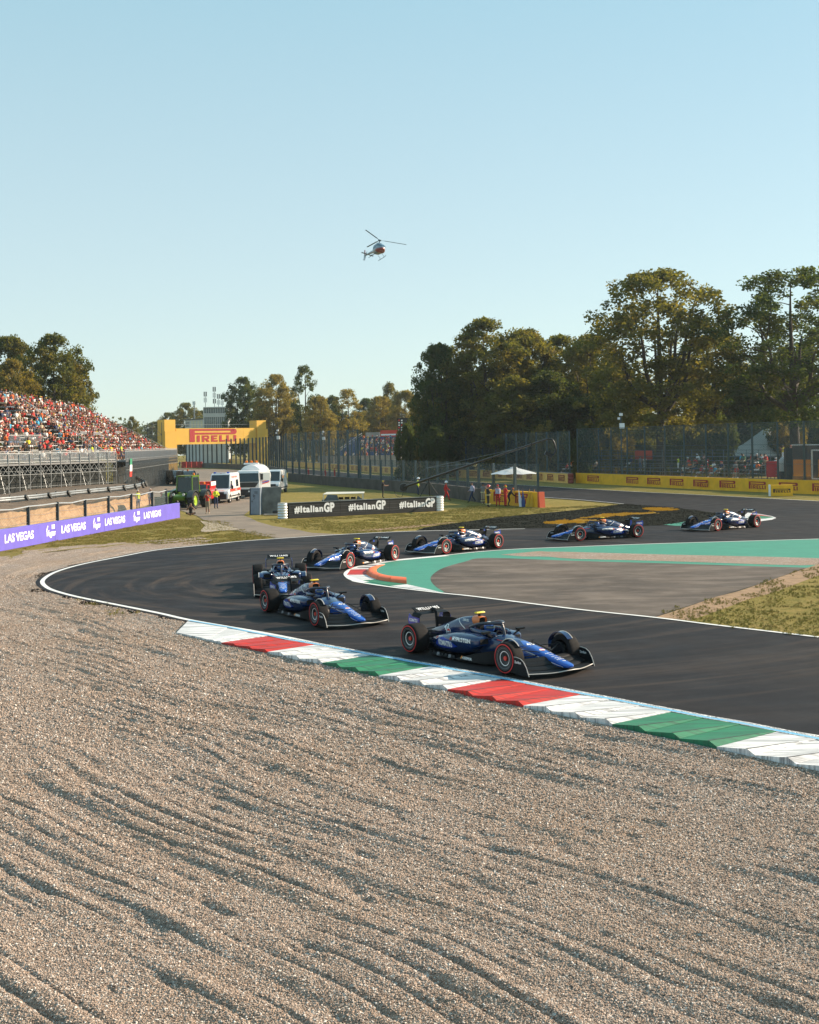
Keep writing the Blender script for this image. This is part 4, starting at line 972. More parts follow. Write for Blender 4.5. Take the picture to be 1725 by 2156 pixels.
def arc_pts(P, step):
    L = [0]
    for a, b in zip(P, P[1:]): L.append(L[-1] + (b - a).length)
    return resamp(P, max(2, int(round(L[-1] / step)) + 1))
def wall_mb(P, th, z0, z1):
    """upright wall along a polyline; thickness to the right of the direction"""
    m = MB(); off = offset(P, -th); rings = []
    for a, b in zip(P, off): rings.append([(a.x, a.y, z0), (a.x, a.y, z1), (b.x, b.y, z1), (b.x, b.y, z0)])
    return m.loft(rings)
def at_len(P, s_):
    for a, b in zip(P, P[1:]):
        L = (b - a).length
        if s_ <= L: return a + (b - a) * (s_ / L), (b - a).normalized()
        s_ -= L
    return P[-1], (P[-1] - P[-2]).normalized()

# violet banner barrier on the left, leaning catch fence behind it
_v0, _v1 = setz([G(-30, 1164), G(379, 1088)], -.06); LV = [_v0 + (_v0 - _v1) * .45, _v0, _v0.lerp(_v1, .5), _v1]
vb = empty('banner_barrier', 'long violet banner barrier with white LAS VEGAS lettering along the grass edge', 'barrier', LV[2])
vb.location = (0, 0, 0)
plk = arc_pts(LV, 7.0)
for a, b in zip(plk, plk[1:]):
    g_ = (b - a) * .002
    wall_mb([b - g_, a + g_], .25, -.06, 1.0).build('banner_panel', PURP, vb)
wall_mb([p + Vector((.004, -.004, 0)) for p in plk[::-1]], .30, 1.001, 1.03).build('top_rail', pm('violet_cap', (.16, .13, .55), .6), vb)
for i in range(len(plk) - 1):
    a, b = plk[i], plk[i + 1]; t_ = (b - a).normalized(); n_ = Vector((t_.y, -t_.x, 0))
def on_wall(m, pxl, pxr, P, hz0, h_, nrm_side=1, gap=.012, w_=None):
    """lay flat lettering between two photo columns of a straight wall P[0]->P[1]"""
    a, b = P[0], P[-1]; t_ = (b - a).normalized(); n_ = Vector((t_.y, -t_.x, 0)) * nrm_side
    def hit(px):
        dx = px - CX; best = None
        # walk the line for the point that projects to this column at ground height
        lo, hi = -.6, 1.6
        for _ in range(50):
            m1 = (lo + hi) / 2; p = a + (b - a) * m1
            v_ = F * HC / p.y; u_ = p.x / p.y * F; x_ = CX + u_ * math.cos(ROLL) + v_ * math.sin(ROLL)
            if (x_ < px) == ((b.x / b.y) > (a.x / a.y)): lo = m1
            else: hi = m1
        return a + (b - a) * ((lo + hi) / 2)
    p, q_ = hit(pxl), hit(pxr); L = (q_ - p).length if w_ is None else w_
    fit(m, L, h_); u_ = (q_ - p).normalized()
    return on_plane(m, Vector((p.x, p.y, hz0)) + n_ * gap, u_, (0, 0, 1))
LVL = [LV[1], LV[3]]
def vegas_mark():
    """hand-written place mark with three bars above it"""
    m = MB(); t1 = text('Vegas', 1, bold=.035, slant=.35); fit(t1, 1.0, .62); m.merge(t1)
    for k in range(3): m.add([(.58 + .13 * k, .66, 0), (.66 + .13 * k, .66, 0), (.66 + .13 * k, 1.0, 0), (.58 + .13 * k, 1.0, 0)], [(0, 1, 2, 3)])
    m.add([(-.05, .55, 0), (.12, .98, 0), (.20, .93, 0), (.05, .5, 0)], [(0, 1, 2, 3)])
    return m
for xl, xr in ((10, 71), (129.5, 180.5), (221, 263.5), (303, 339)):
    on_wall(text('LAS VEGAS', 1, bold=.03, space=.92), xl, xr, LVL, .30, .46).build('lettering', LETW, vb)
for xl, xr in ((97, 117), (196, 211.5), (281, 295)):
    on_wall(vegas_mark(), xl, xr, LVL, .16, .74).build('painted_mark', LETW, vb)
# dark timber-like posts with wire
cf = empty('catch_fence', 'sagging wire catch fence on dark posts behind the violet banner', 'fence')
t_ = (LVL[1] - LVL[0]).normalized(); nb = Vector((-t_.y, t_.x, 0))
pp = []
for xz in (-70, -8, 60, 121.5, 180, 229, 276.5, 320.5, 352):
    lo, hi = -.8, 1.3
    for _ in range(40):
        m1 = (lo + hi) / 2; p = LVL[0] + (LVL[1] - LVL[0]) * m1 + nb * .6
        x_ = CX + p.x / p.y * F * math.cos(ROLL) + F * HC / p.y * math.sin(ROLL)
        if x_ < xz: lo = m1
        else: hi = m1
    pp.append(p)
for i, p in enumerate(pp):
    tl = Vector((R.uniform(-.06, .04), R.uniform(-.03, .05), 0)); hgt = 2.05 + R.uniform(-.06, .08)
    MB().bar(Vector((p.x, p.y, -.1)), Vector((p.x, p.y, hgt)) + tl, .16, .12).build('fence_post', DPST, cf)
for a, b in zip(pp, pp[1:]):
    a2, b2 = a + nb * .07, b + nb * .07
    mesh_panel('wire_panel', [(a2.x, a2.y, .2), (b2.x, b2.y, .2), (b2.x, b2.y, 2.0), (a2.x, a2.y, 2.0)], WIRE, cf)
    for z_, r_ in ((2.02, .035), (1.55, .010), (1.15, .010), (.98, .032)):
        md = (a + b) / 2; MB().tube([(a.x, a.y, z_), (md.x, md.y, z_ - R.uniform(.02, .10)), (b.x, b.y, z_)], r_, 5).build('fence_wire', ALUB if r_ > .02 else ALU, cf)

# cut earth bank behind it with the guard rail on top
bank = MB(); B0 = [Vector((-38, 58, 0)), Vector((-27.6, 80, 0)), Vector((-25.6, 92, 0)), Vector((-23.9, 102, 0)), Vector((-24.6, 114, 0)), Vector((-31, 138, 0))]
BP = resamp(crom(B0, 8), 90); rings = []
for i, p in enumerate(BP):
    t1 = (BP[min(i + 1, 89)] - BP[max(0, i - 1)]).normalized(); nn = Vector((-t1.y, t1.x, 0)); f_ = min(1.0, max(.15, (95 - i) / 22.0)); r = []
    for dx, hz, jit in ((0, -.08, .1), (.25, .25, .15), (.35, .62, .18), (.42, .92, .2), (.20, 1.0, .22), (.1, 1.10, .18), (.5, 1.22, .1), (1.3, 1.36, .12), (2.6, 1.48, .1), (4.5, 1.50, .05), (12, 1.3, 0), (13, -.2, 0)):
        q = p + nn * (dx + (R.random() - .5) * jit * 2); r.append((q.x, q.y, hz * f_ if hz > 0 else hz))
    r = [(x, y, z + (R.random() - .5) * .10 if 0 < k < 9 else z) for k, (x, y, z) in enumerate(r)]; rings.append(r)
BNK = NT('cut_earth'); _g = BNK.t.nodes.new('ShaderNodeSeparateXYZ'); BNK.L(BNK.co, _g.inputs[0]); _n = BNK.noise(1.3, 6); _f = BNK.noise(16, 4); _s = BNK.noise(1, 4, BNK.mapping((3, 3, .5)))
_lo = BNK.mix(BNK.ramp(_s, .35, .7), (.46, .30, .16), (.33, .19, .09)); _hi = BNK.mix(BNK.ramp(_n, .35, .65), (.16, .115, .08), (.105, .078, .056))
BNK.col(BNK.mix(BNK.ramp(BNK.math('ADD', _g.outputs[2], BNK.math('MULTIPLY', _n, .22)), 1.0, 1.06), _lo, _hi)).rough(.95); BNK.bump(_f, .9, .08)
tag(bank.loft(rings, closed=False, cap0=False, cap1=False).build('earth_bank', BNK.m, smooth=None), kind='structure')
gr = empty('guard_rail', 'grey steel guard rail with slanting braces on the earth bank', 'guard rail')
GP = [p + Vector((-1.5, 3.2, 0)) for p in BP[8::4]]
for i, (a, b) in enumerate(zip(GP, GP[1:])):
    a, b = setz([a, b], 0); dz = 1.50
    rr = []
    for p in (a, b):
        nn = Vector((.95, -.3, 0)); rr.append([tuple(p + nn * x + Vector((0, 0, dz + z))) for x, z in ((0, .02), (.05, .10), (0, .18), (.05, .26), (0, .34), (-.03, .34), (-.03, .02))])
    MB().loft(rr).build('rail_beam', ALU, gr)
    MB().box((a.x - .06, a.y, dz + .05), (.08, .08, .75)).build('rail_post', DPST, gr)
    m2 = (a + b) / 2
    MB().bar(m2 + Vector((.06, 0, dz + .36)), m2 + Vector((.22, .35, dz - .12)), .20, .14).build('rail_brace', DPST, gr)

# ------------------------------------------------------------------ black hashtag banner barrier
HB = [setz([G(589, 1091.3)], 0)[0], setz([G(931, 1074)], 0)[0]]
hb = empty('banner_barrier', 'low black banner barrier with white #ItalianGP lettering on the grass', 'barrier')
t_ = (HB[1] - HB[0]).normalized(); L = (HB[1] - HB[0]).length; nB = Vector((-t_.y, t_.x, 0))
for k in range(6):
    a = HB[0] + t_ * (.72 + (L - 1.2) * k / 6); b = HB[0] + t_ * (.72 + (L - 1.2) * (k + 1) / 6 - .012)
    MB().extrude([tuple(p) for p in ((a.x, a.y, -.05), (b.x, b.y, -.05), (b.x, b.y, 1.05), (a.x, a.y, 1.05))], nB * .45).build('banner_panel', BLKB, hb)
    for z_ in (.20, .38, .68, .86):
        MB().bar(a - nB * .008 + Vector((0, 0, z_)), b - nB * .008 + Vector((0, 0, z_)), .016, .016).build('banner_seam', pm('grey_seam', (.10, .10, .10), .6), hb)
MB().bar(HB[0] + t_ * .7 - nB * .02 + Vector((0, 0, 1.06)), HB[0] + t_ * (L - .5) - nB * .02 + Vector((0, 0, 1.06)), .06, .04).build('top_rail', ALU, hb)
for e_, s_, mt in ((HB[0], 1, ALUB), (HB[1] - t_ * .46, 1, pm('white_plastic', (.75, .75, .75), .4))):
    rings = []
    for k in range(21):
        z_ = -.05 + 1.12 * k / 20; q = 1 + .07 * math.sin(k / 20 * math.pi * 12); c = e_ + t_ * .34 + nB * .22
        rings.append([tuple(c + t_ * (math.cos(a) * .36 * q) + nB * (math.sin(a) * .30 * q) + Vector((0, 0, z_))) for a in [2 * math.pi * j / 16 for j in range(16)]])
    MB().loft(rings).build('corrugated_end', mt, hb, smooth=50)
def hashtag():
    m = fit(text('#Italian', 1, bold=.045, space=1.14), 3.05, .62); g2 = fit(text('GP', 1, bold=.05, space=1.05), 1.15, .80); g2.v = [(x + 3.12, y, 0) for x, y, z in g2.v]; m.merge(g2); return m
for xl, xr in ((620, 704.5), (734, 812.5), (841, 916)):
    on_wall(hashtag(), xl, xr, [p - nB * .0 for p in HB], .27, .70, nrm_side=1, gap=.026).build('lettering', LETW, hb)

# ------------------------------------------------------------------ concrete wall with fence along the straight (track side of the marshals)
CW = setz([G(1132, 1066.8), G(1021.7, 1058.3), G(909, 1041.2), G(824, 1033), G(700, 1022.0), G(599.6, 1011.9)], 0)
CW = [CW[0], CW[1]] + crom(CW[1:], 3)[1:]
cw = empty('concrete_wall', 'grey stained concrete wall with a wire fence on top beside the straight', 'wall')
L_all = sum((b - a).length for a, b in zip(CW, CW[1:]))
# yellow end section, then grey blocks
ys = (CW[1] - CW[0]).length; blocks = [0, ys / 2, ys]
while blocks[-1] < L_all - 2.2: blocks.append(blocks[-1] + 2.1)
for s0, s1 in zip(blocks, blocks[1:]):
    a, ta_ = at_len(CW, s0); b, _ = at_len(CW, s1 - .02); yl = s1 <= ys + .01
    wall_mb([a, b], .40 if yl else .34, -.08, 1.12 + (0 if yl else R.uniform(-.015, .015))).build('wall_block', YELW if yl else CONC, cw, label='yellow painted wall section' if yl else None)
ea, et = at_len(CW, 0); MB().extrude([tuple(ea - et * .02 + Vector((0, 0, -.08))), tuple(ea - et * .35 + Vector((0, 0, -.08))), tuple(ea - et * .25 + Vector((0, 0, 1.15))), tuple(ea - et * .02 + Vector((0, 0, 1.15)))], Vector((et.y, -et.x, 0)) * .5).build('wall_end_cap', pm('orange_red_paint', (.60, .09, .03), .6), cw)
YW = [CW[1] + (CW[0] - CW[1]) * 0, CW[0]]
for xl, xr in ((1040, 1068), (1085.5, 1113)):
    m = logo_long_p(1, 1); on_wall(m, xl, xr, [CW[1], CW[0]], .16, .80, gap=.02).build('lettering', DRED, cw)
def fence_along(parent, P, step, z0, z1, r_, wire, start=.15, post='fence_post', stagger=0, mat=GPST, end=1e9):
    s_ = start; Lp = min(end, sum((b - a).length for a, b in zip(P, P[1:]))); prev = None; src = None
    while s_ < Lp:
        p, d_ = at_len(P, s_)
        if src is None: src = MB().bar((0, 0, z0), (0, 0, z1), r_, r_ * 1.3).build(post, mat, parent, loc=p); src.location.z = 0
        else: inst(src, post, parent, (p.x, p.y, 0), math.atan2(d_.y, d_.x))
        if prev is not None:
            nn = Vector((-d_.y, d_.x, 0)) * .08
            mesh_panel('wire_panel', [(prev.x + nn.x, prev.y + nn.y, z0 + .02), (p.x + nn.x, p.y + nn.y, z0 + .02), (p.x + nn.x, p.y + nn.y, z1 - .03), (prev.x + nn.x, prev.y + nn.y, z1 - .03)], wire, parent)
        prev = p; s_ += step
off_w = offset(CW, -.18)
fence_along(cw, off_w, 3.55, 1.12, 3.35, .17, WIRE, end=L_all - 36)
fence_along(cw, off_w, 3.9, 1.12, 6.9, .19, WIREB, start=L_all - 35.5)
# far tall fence that follows the wall to the bridge
TF = setz([G(597, 1000), G(557, 992), G(500, 987.5), G(429, 984.4), G(385, 982)], 0); TF = crom(TF, 4)
tw = empty('tall_fence', 'tall debris fence on a low wall curving towards the yellow bridge', 'fence')
for a, b in zip(arc_pts(TF, 4)[:-1], arc_pts(TF, 4)[1:]): wall_mb([a, b - (b - a) * .004], .35, -.08, 1.1).build('wall_block', CONC, tw)
fence_along(tw, offset(TF, -.18), 4.1, 1.1, 6.9, .22, wire_mat('fine_debris_mesh', (.13, .16, .17), .055, 2.0), mat=pm('dark_blue_grey_post', (.022, .034, .04), .6))

# ------------------------------------------------------------------ far side of the straight: long yellow board wall with fence
PW = setz([G(1199, 1016.8), G(1040, 1006.5), G(895, 1002), G(677.7, 986.3), G(560, 977.5), G(470, 973)], 0); PW = crom(PW, 4)
pw = empty('board_wall', 'long faded yellow board wall with red lettering on the far side of the straight', 'wall')
PL = arc_pts(PW, 6.0)
for a, b in zip(PL, PL[1:]): wall_mb([a, b - (b - a) * .002], .35, -.08, 1.12).build('board', YELF, pw)
wall_mb([p + Vector((-.02, -.01, 0)) for p in PL], .40, 1.121, 1.20).build('top_rail', CONL, pw)
ea, et = PL[0], (PL[1] - PL[0]).normalized()
for k in range(3): MB().lathe([(.001, -.02), (.30, -.02), (.36, .06), (.36, .30), (.30, .38), (.001, .38)], 16, axis='z', c=(ea.x - et.x * .45, ea.y - et.y * .45, -.02 + .40 * k)).build('end_tyre', pm('dark_red_plastic', (.22, .03, .02), .6), pw, smooth=40)
s_ = 1.3
while s_ < 120:
    p, d_ = at_len(PL, s_); w2 = 1.9
    nn = Vector((-d_.y, d_.x, 0)); m = logo_long_p(w2, .74)
    q = p + d_ * (w2) ; on_plane(m, Vector((q.x, q.y, .18)) - Vector((d_.y * -1, d_.x, 0)) * -.012 if False else Vector((q.x, q.y, .18)) + nn * .06, -d_, (0, 0, 1)); m.build('lettering', pm('faded_red_print', (.32, .07, .025), .65), pw)
    s_ += 3.6
fence_along(pw, offset(PW, -.18)[:-4], 3.6, 1.12, 6.3, .16, WIREB)

# near yellow wall on the right
RW = setz([G(1213, 1015.8), G(1480, 1029.5), G(1725, 1039.7)], 0); RW.append(RW[-1] + (RW[-1] - RW[-2]).normalized() * 14)
rw_ = empty('board_wall', 'bright yellow wall with dark red lettering at the right of the track', 'wall')
RL = arc_pts(RW, 5.2)
for a, b in zip(RL, RL[1:]): wall_mb([b - (b - a) * .002, a][::1], .35, -.08, 1.17).build('wall_block', YELW, rw_)
for xl, xr in ((1237.5, 1262), (1319.5, 1345), (1363.5, 1391.5), (1411, 1440), (1460.5, 1491.5), (1515.5, 1549.5), (1577.5, 1613.5), (1641, 1681), (1711, 1752)):
    m = logo_long_p(1, 1); seg = [RW[0], RW[1]] if xl < 1470 else [RW[1], RW[2]]
    on_wall(m, xl, xr, seg, .22, .70, gap=.014).build('lettering', DRED, rw_)
rf = empty('tall_fence', 'tall wire fence on blue-grey posts behind the bright yellow wall', 'fence')
RF = [p + Vector((.35, .75, 0)) for p in RW]
prev = None; src = None
for xz in (1208, 1262, 1288, 1322, 1359, 1401.5, 1442, 1488, 1535, 1585.5, 1639, 1695, 1752, 1815):
    lo, hi = -.05, 1.6; Pl = RF[0]; 
    for _ in range(44):
        m1 = (lo + hi) / 2; p, d_ = at_len(RF, max(0, m1) * 62)
        x_ = CX + p.x / p.y * F * math.cos(ROLL) + F * (HC - 1.2) / p.y * math.sin(ROLL)
        if x_ < xz: lo = m1
        else: hi = m1
    if src is None: src = MB().bar((0, 0, -.05), (0, 0, 6.55), .15, .19).build('fence_post', GPST, rf, loc=(p.x, p.y, 0))
    else: inst(src, 'fence_post', rf, (p.x, p.y, 0))
    if prev is not None: mesh_panel('wire_panel', [(prev.x, prev.y + .1, .1), (p.x, p.y + .1, .1), (p.x, p.y + .1, 6.5), (prev.x, prev.y + .1, 6.5)], WIREB, rf)
    for z_ in (6.5, 4.4, 2.6):
        if prev is not None: MB().tube([(prev.x, prev.y, z_), (p.x, p.y, z_)], .018, 4).build('fence_wire', GPST, rf)
    prev = p
# small yellow marker boards at the foot of the walls
for (x0, x1, yb, hgt, lab) in ((1175, 1197, 1011.5, .62, 'small yellow marker board before the faded board wall'), (1624, 1670, 1043.5, .92, 'small yellow marker board before the bright yellow wall')):
    a, b = setz([G(x0, yb), G(x1, yb - .5)], 0); bo = empty('marker_board', lab, 'sign board', a); bo.location = (0, 0, 0)
    dv = (b - a).normalized(); nn = Vector((-dv.y, dv.x, 0))
    MB().extrude([tuple(p) for p in ((a.x, a.y, -.05), (b.x, b.y, -.05), (b.x, b.y, hgt), (a.x, a.y, hgt))], nn * .5).build('board', YELW, bo)
    MB().extrude([tuple(p) for p in (a - dv * .02 + Vector((0, 0, -.05)), a - dv * .14 + Vector((0, 0, -.05)), a - dv * .14 + Vector((0, 0, hgt + .03)), a - dv * .02 + Vector((0, 0, hgt + .03)))], nn * .5).build('board_edge', LETW, bo)
    L = (b - a).length; m = logo_long_p(L * .8, hgt * .36); on_plane(m, a + dv * L * .1 + Vector((0, 0, hgt * .28)) - nn * .01, dv, (0, 0, 1)); m.build('lettering', pm('near_black_print', (.05, .02, .01), .6), bo)

# ------------------------------------------------------------------ yellow advertising bridge
BR = empty('advertising_bridge', 'big yellow footbridge with red lettering spanning the straight', 'bridge')
BYEL = pm('yellow_bridge_panels', (.70, .40, .05), .6, var=.06, vscale=.4)
dB = 272.0
bl, br_ = D(372, 975, dB), D(541, 975, dB + 14); u_ = (Vector((br_.x, br_.y, 0)) - Vector((bl.x, bl.y, 0))).normalized(); n_ = Vector((-u_.y, u_.x, 0))
def BH(x, y): return D(x, y, dB).z
zb, zt = BH(372, 936), BH(372, 902)
def blk(p0, L_, z0, z1, dep, nm, mt=BYEL, back=0.0):
    p0 = Vector((p0.x, p0.y, 0)) + n_ * back
    a = [p0 + Vector((0, 0, z0)), p0 + u_ * L_ + Vector((0, 0, z0)), p0 + u_ * L_ + Vector((0, 0, z1)), p0 + Vector((0, 0, z1))]
    return MB().extrude([tuple(p) for p in a], n_ * dep).build(nm, mt, BR)
SPN = (Vector((br_.x, br_.y, 0)) - Vector((bl.x, bl.y, 0))).length
npan = 6
for k in range(npan): blk(Vector((bl.x, bl.y, 0)) + u_ * (SPN * k / npan + .01), SPN / npan - .02, zb, zt, 3.0, 'bridge_panel')
LWID = 28 * dB / F
blk(Vector((bl.x, bl.y, 0)) - u_ * (LWID + .02), LWID, -.1, zt - .6, 3.6, 'bridge_leg', back=-.4)
blk(Vector((bl.x, bl.y, 0)) - u_ * (LWID + .02), LWID * .92, zt - .59, zt + 2.0, 3.2, 'tower_top', back=-.2)
blk(Vector((br_.x, br_.y, 0)) + u_ * .02, LWID, -.1, zt - .2, 3.6, 'bridge_leg', back=-.4)
blk(Vector((br_.x, br_.y, 0)) + u_ * .02, LWID * .88, zt - .19, zt + 1.8, 3.2, 'tower_top', back=-.2)
a_ = Vector((bl.x, bl.y, 0)); lw_ = (498 - 399) / (541 - 372) * SPN; lx = (399 - 372) / (541 - 372) * SPN
m = logo_long_p(lw_, 27.5 * dB / F); on_plane(m, a_ + u_ * lx + Vector((0, 0, zb + .55)) - n_ * .05, u_, (0, 0, 1)); m.build('lettering', pm('bridge_red_print', (.42, .02, .025), .6), BR)
for p, s2 in ((Vector((bl.x, bl.y, 0)) - u_ * (LWID + .6), -1), (Vector((br_.x, br_.y, 0)) + u_ * (LWID + .6), 1)):
    lat = MB()
    for q in (p, p + u_ * s2 * 2.4):
        for r_ in (0, 2.2): lat.bar(q + n_ * r_, q + n_ * r_ + Vector((0, 0, zt + 1.4)), .12)
    for z_ in range(0, int(zt), 2): lat.bar(p + Vector((0, 0, z_)), p + u_ * s2 * 2.4 + Vector((0, 0, z_ + 2)), .08).bar(p + n_ * 2.2 + Vector((0, 0, z_ + 2)), p + n_ * 2.2 + u_ * s2 * 2.4 + Vector((0, 0, z_)), .08).bar(p + Vector((0, 0, z_)), p + u_ * s2 * 2.4 + Vector((0, 0, z_)), .08)
    tag(lat.build('stair_scaffold', DPST, BR), kind='stuff')
MB().bar(a_ + n_ * 1.5 + Vector((0, 0, zt + .9)), a_ + u_ * SPN + n_ * 1.5 + Vector((0, 0, zt + .9)), .05).build('handrail', ALU, BR)
# red barrier blocks and gate near the bridge foot
for k in range(4):
    p = setz([G(388 + 11 * k, 984.5)], 0)[0]; t = empty('red_barrier', ('leftmost', 'second', 'third', 'rightmost')[k] + ' red plastic barrier block in the row below the yellow bridge', 'barrier', p, group='red barrier blocks under the bridge')
    RB = pm('red_barrier_plastic', (.36, .03, .025), .5, var=.15, vscale=2)
    MB().extrude([(-.65, -.3, -.1), (.55, -.3, -.1), (.55, -.3, 1.5), (-.65, -.3, 1.5)], (0, .6, 0)).build('body', RB, t)
    for q in (-.35, .0, .35): MB().box((q, -.32, .75), (.08, .03, 1.3)).build('rib', RB, t)
    if k > 0: pass
# ------------------------------------------------------------------ people: one skinned body per pose
SKIN = [pm('skin_light', (.34, .18, .12), .6), pm('skin_tan', (.24, .12, .075), .6), pm('skin_dark', (.13, .065, .04), .6)]
CL = {'red': (.50, .022, .018), 'white': (.72, .71, .69), 'black': (.015, .015, .017), 'orange': (.68, .13, .02), 'navy': (.02, .035, .09), 'grey': (.20, .20, .20), 'light blue': (.05, .34, .55), 'yellow': (.70, .55, .03), 'beige': (.42, .33, .22),
      'green': (.04, .14, .07), 'pink': (.55, .28, .24), 'denim': (.07, .12, .22), 'khaki': (.24, .20, .13), 'brown': (.06, .035, .02), 'dark': (.012, .010, .009), 'hi-vis yellow': (.62, .70, .04), 'mauve': (.32, .30, .42)}
def cm(c): return pm('cloth_' + c.replace(' ', '_').replace('-', '_'), CL[c], .85)
def skin_body(name, J, E, sub=1):
    """J: joint -> (x,y,z,radius); E: (joint, joint, slot). Faces take the slot of the nearest bone. slots: skin, shirt, trousers, shoes, hat"""
    names = list(J); ix = {n: i for i, n in enumerate(names)}
    me = bpy.data.meshes.new(name); me.from_pydata([J[n][:3] for n in names], [(ix[a], ix[b]) for a, b, _ in E], [])
    ob = bpy.data.objects.new(name, me); C.objects.link(ob); ob.modifiers.new('s', 'SKIN')
    sv = me.skin_vertices[0].data
    for i, n in enumerate(names): sv[i].radius = (J[n][3],) * 2; sv[i].use_root = (n == 'pelvis')
    if sub: md = ob.modifiers.new('d', 'SUBSURF'); md.levels = sub
    dg = bpy.context.evaluated_depsgraph_get(); dg.update(); m2 = bpy.data.meshes.new_from_object(ob.evaluated_get(dg)); m2.name = name
    bpy.data.objects.remove(ob); bpy.data.meshes.remove(me)
    m2.materials.clear()
    for q in (SKIN[0], cm('red'), cm('denim'), cm('white'), cm('brown')): m2.materials.append(q)
    B = [(Vector(J[a][:3]), Vector(J[b][:3]), s_) for a, b, s_ in E]
    for p in m2.polygons:
        c = p.center; best = (9, 0)
        for a, b, s_ in B:
            d_ = b - a; t_ = max(0, min(1, (c - a).dot(d_) / max(1e-9, d_.length_squared))); q = (c - a - d_ * t_).length
            if q < best[0]: best = (q, s_)
        p.material_index = best[1]; p.use_smooth = True
    return m2
def figure(lean=0.0, hips=None, knees=None, feet=None, elbows=None, hands=None, head=(0, 0), long_sleeves=False, long_trousers=False, pelvis=(0, 0, .93)):
    px, py, pz = pelvis; c, s_ = math.cos(lean), math.sin(lean)
    def up(h, y=0): return (px + s_ * h, py + y, pz + c * h)
    J = {'pelvis': (px, py, pz, .135), 'waist': (*up(.16), .125), 'chest': (*up(.38), .155), 'collar': (*up(.50), .085), 'neck': (*up(.55), .055)}
    hx, hz = up(.64)[0] + .02 + head[0], up(.64)[2]
    J['jaw'] = (hx + .01, py, hz, .078); J['skull'] = (hx, py, hz + .09, .105); J['crown'] = (hx - .01, py, hz + .175, .07)
    J['nose'] = (hx + .085, py, hz + .05, .025)
    E = [('pelvis', 'waist', 1), ('waist', 'chest', 1), ('chest', 'collar', 1), ('collar', 'neck', 0), ('neck', 'jaw', 0), ('jaw', 'skull', 0), ('skull', 'crown', 4), ('jaw', 'nose', 0)]
    for sd, sy in (('l', 1), ('r', -1)):
        k = 0 if sy > 0 else 1
        sh = up(.45, sy * .17); J['shoulder' + sd] = (*sh, .07)
        el = elbows[k] if elbows else (.02, .05, -.27); hd = hands[k] if hands else (.10, .02, -.50)
        J['elbow' + sd] = (sh[0] + el[0], sh[1] + sy * el[1], sh[2] + el[2], .048); J['wrist' + sd] = (sh[0] + hd[0], sh[1] + sy * hd[1], sh[2] + hd[2], .036)
        dv = Vector(J['wrist' + sd][:3]) - Vector(J['elbow' + sd][:3]); dv = dv.normalized() * .10; w_ = J['wrist' + sd]
        J['hand' + sd] = (w_[0] + dv.x, w_[1] + dv.y, w_[2] + dv.z, .042)
        J['sleeve' + sd] = tuple((a + b) / 2 for a, b in zip(J['shoulder' + sd], J['elbow' + sd]))
        E += [('collar', 'shoulder' + sd, 1), ('shoulder' + sd, 'sleeve' + sd, 1), ('sleeve' + sd, 'elbow' + sd, 1 if long_sleeves else 0), ('elbow' + sd, 'wrist' + sd, 1 if long_sleeves else 0), ('wrist' + sd, 'hand' + sd, 0)]
        kn = knees[k]; ft = feet[k]
        J['hip' + sd] = (px + .02, py + sy * .095, pz - .03, .10); J['knee' + sd] = (kn[0], kn[1] * sy, kn[2], .068); J['ankle' + sd] = (ft[0], ft[1] * sy, ft[2] + .09, .05); J['toe' + sd] = (ft[0] + .16, ft[1] * sy * 1.15, ft[2] + .04, .042)
        J['shin' + sd] = tuple(a * .75 + b * .25 for a, b in zip(J['knee' + sd], J['ankle' + sd]))
        E += [('pelvis', 'hip' + sd, 2), ('hip' + sd, 'knee' + sd, 2), ('knee' + sd, 'shin' + sd, 2), ('shin' + sd, 'ankle' + sd, 2 if long_trousers else 0), ('ankle' + sd, 'toe' + sd, 3)]
    return J, E
STK = ((.03, .10, .50), (.01, .10, .50)); STF = ((.0, .11, 0), (-.02, .11, 0))
SITK = ((.42, .12, .50), (.44, .13, .51)); SITF = ((.50, .12, 0), (.40, .13, 0)); SITP = (0, 0, .50)
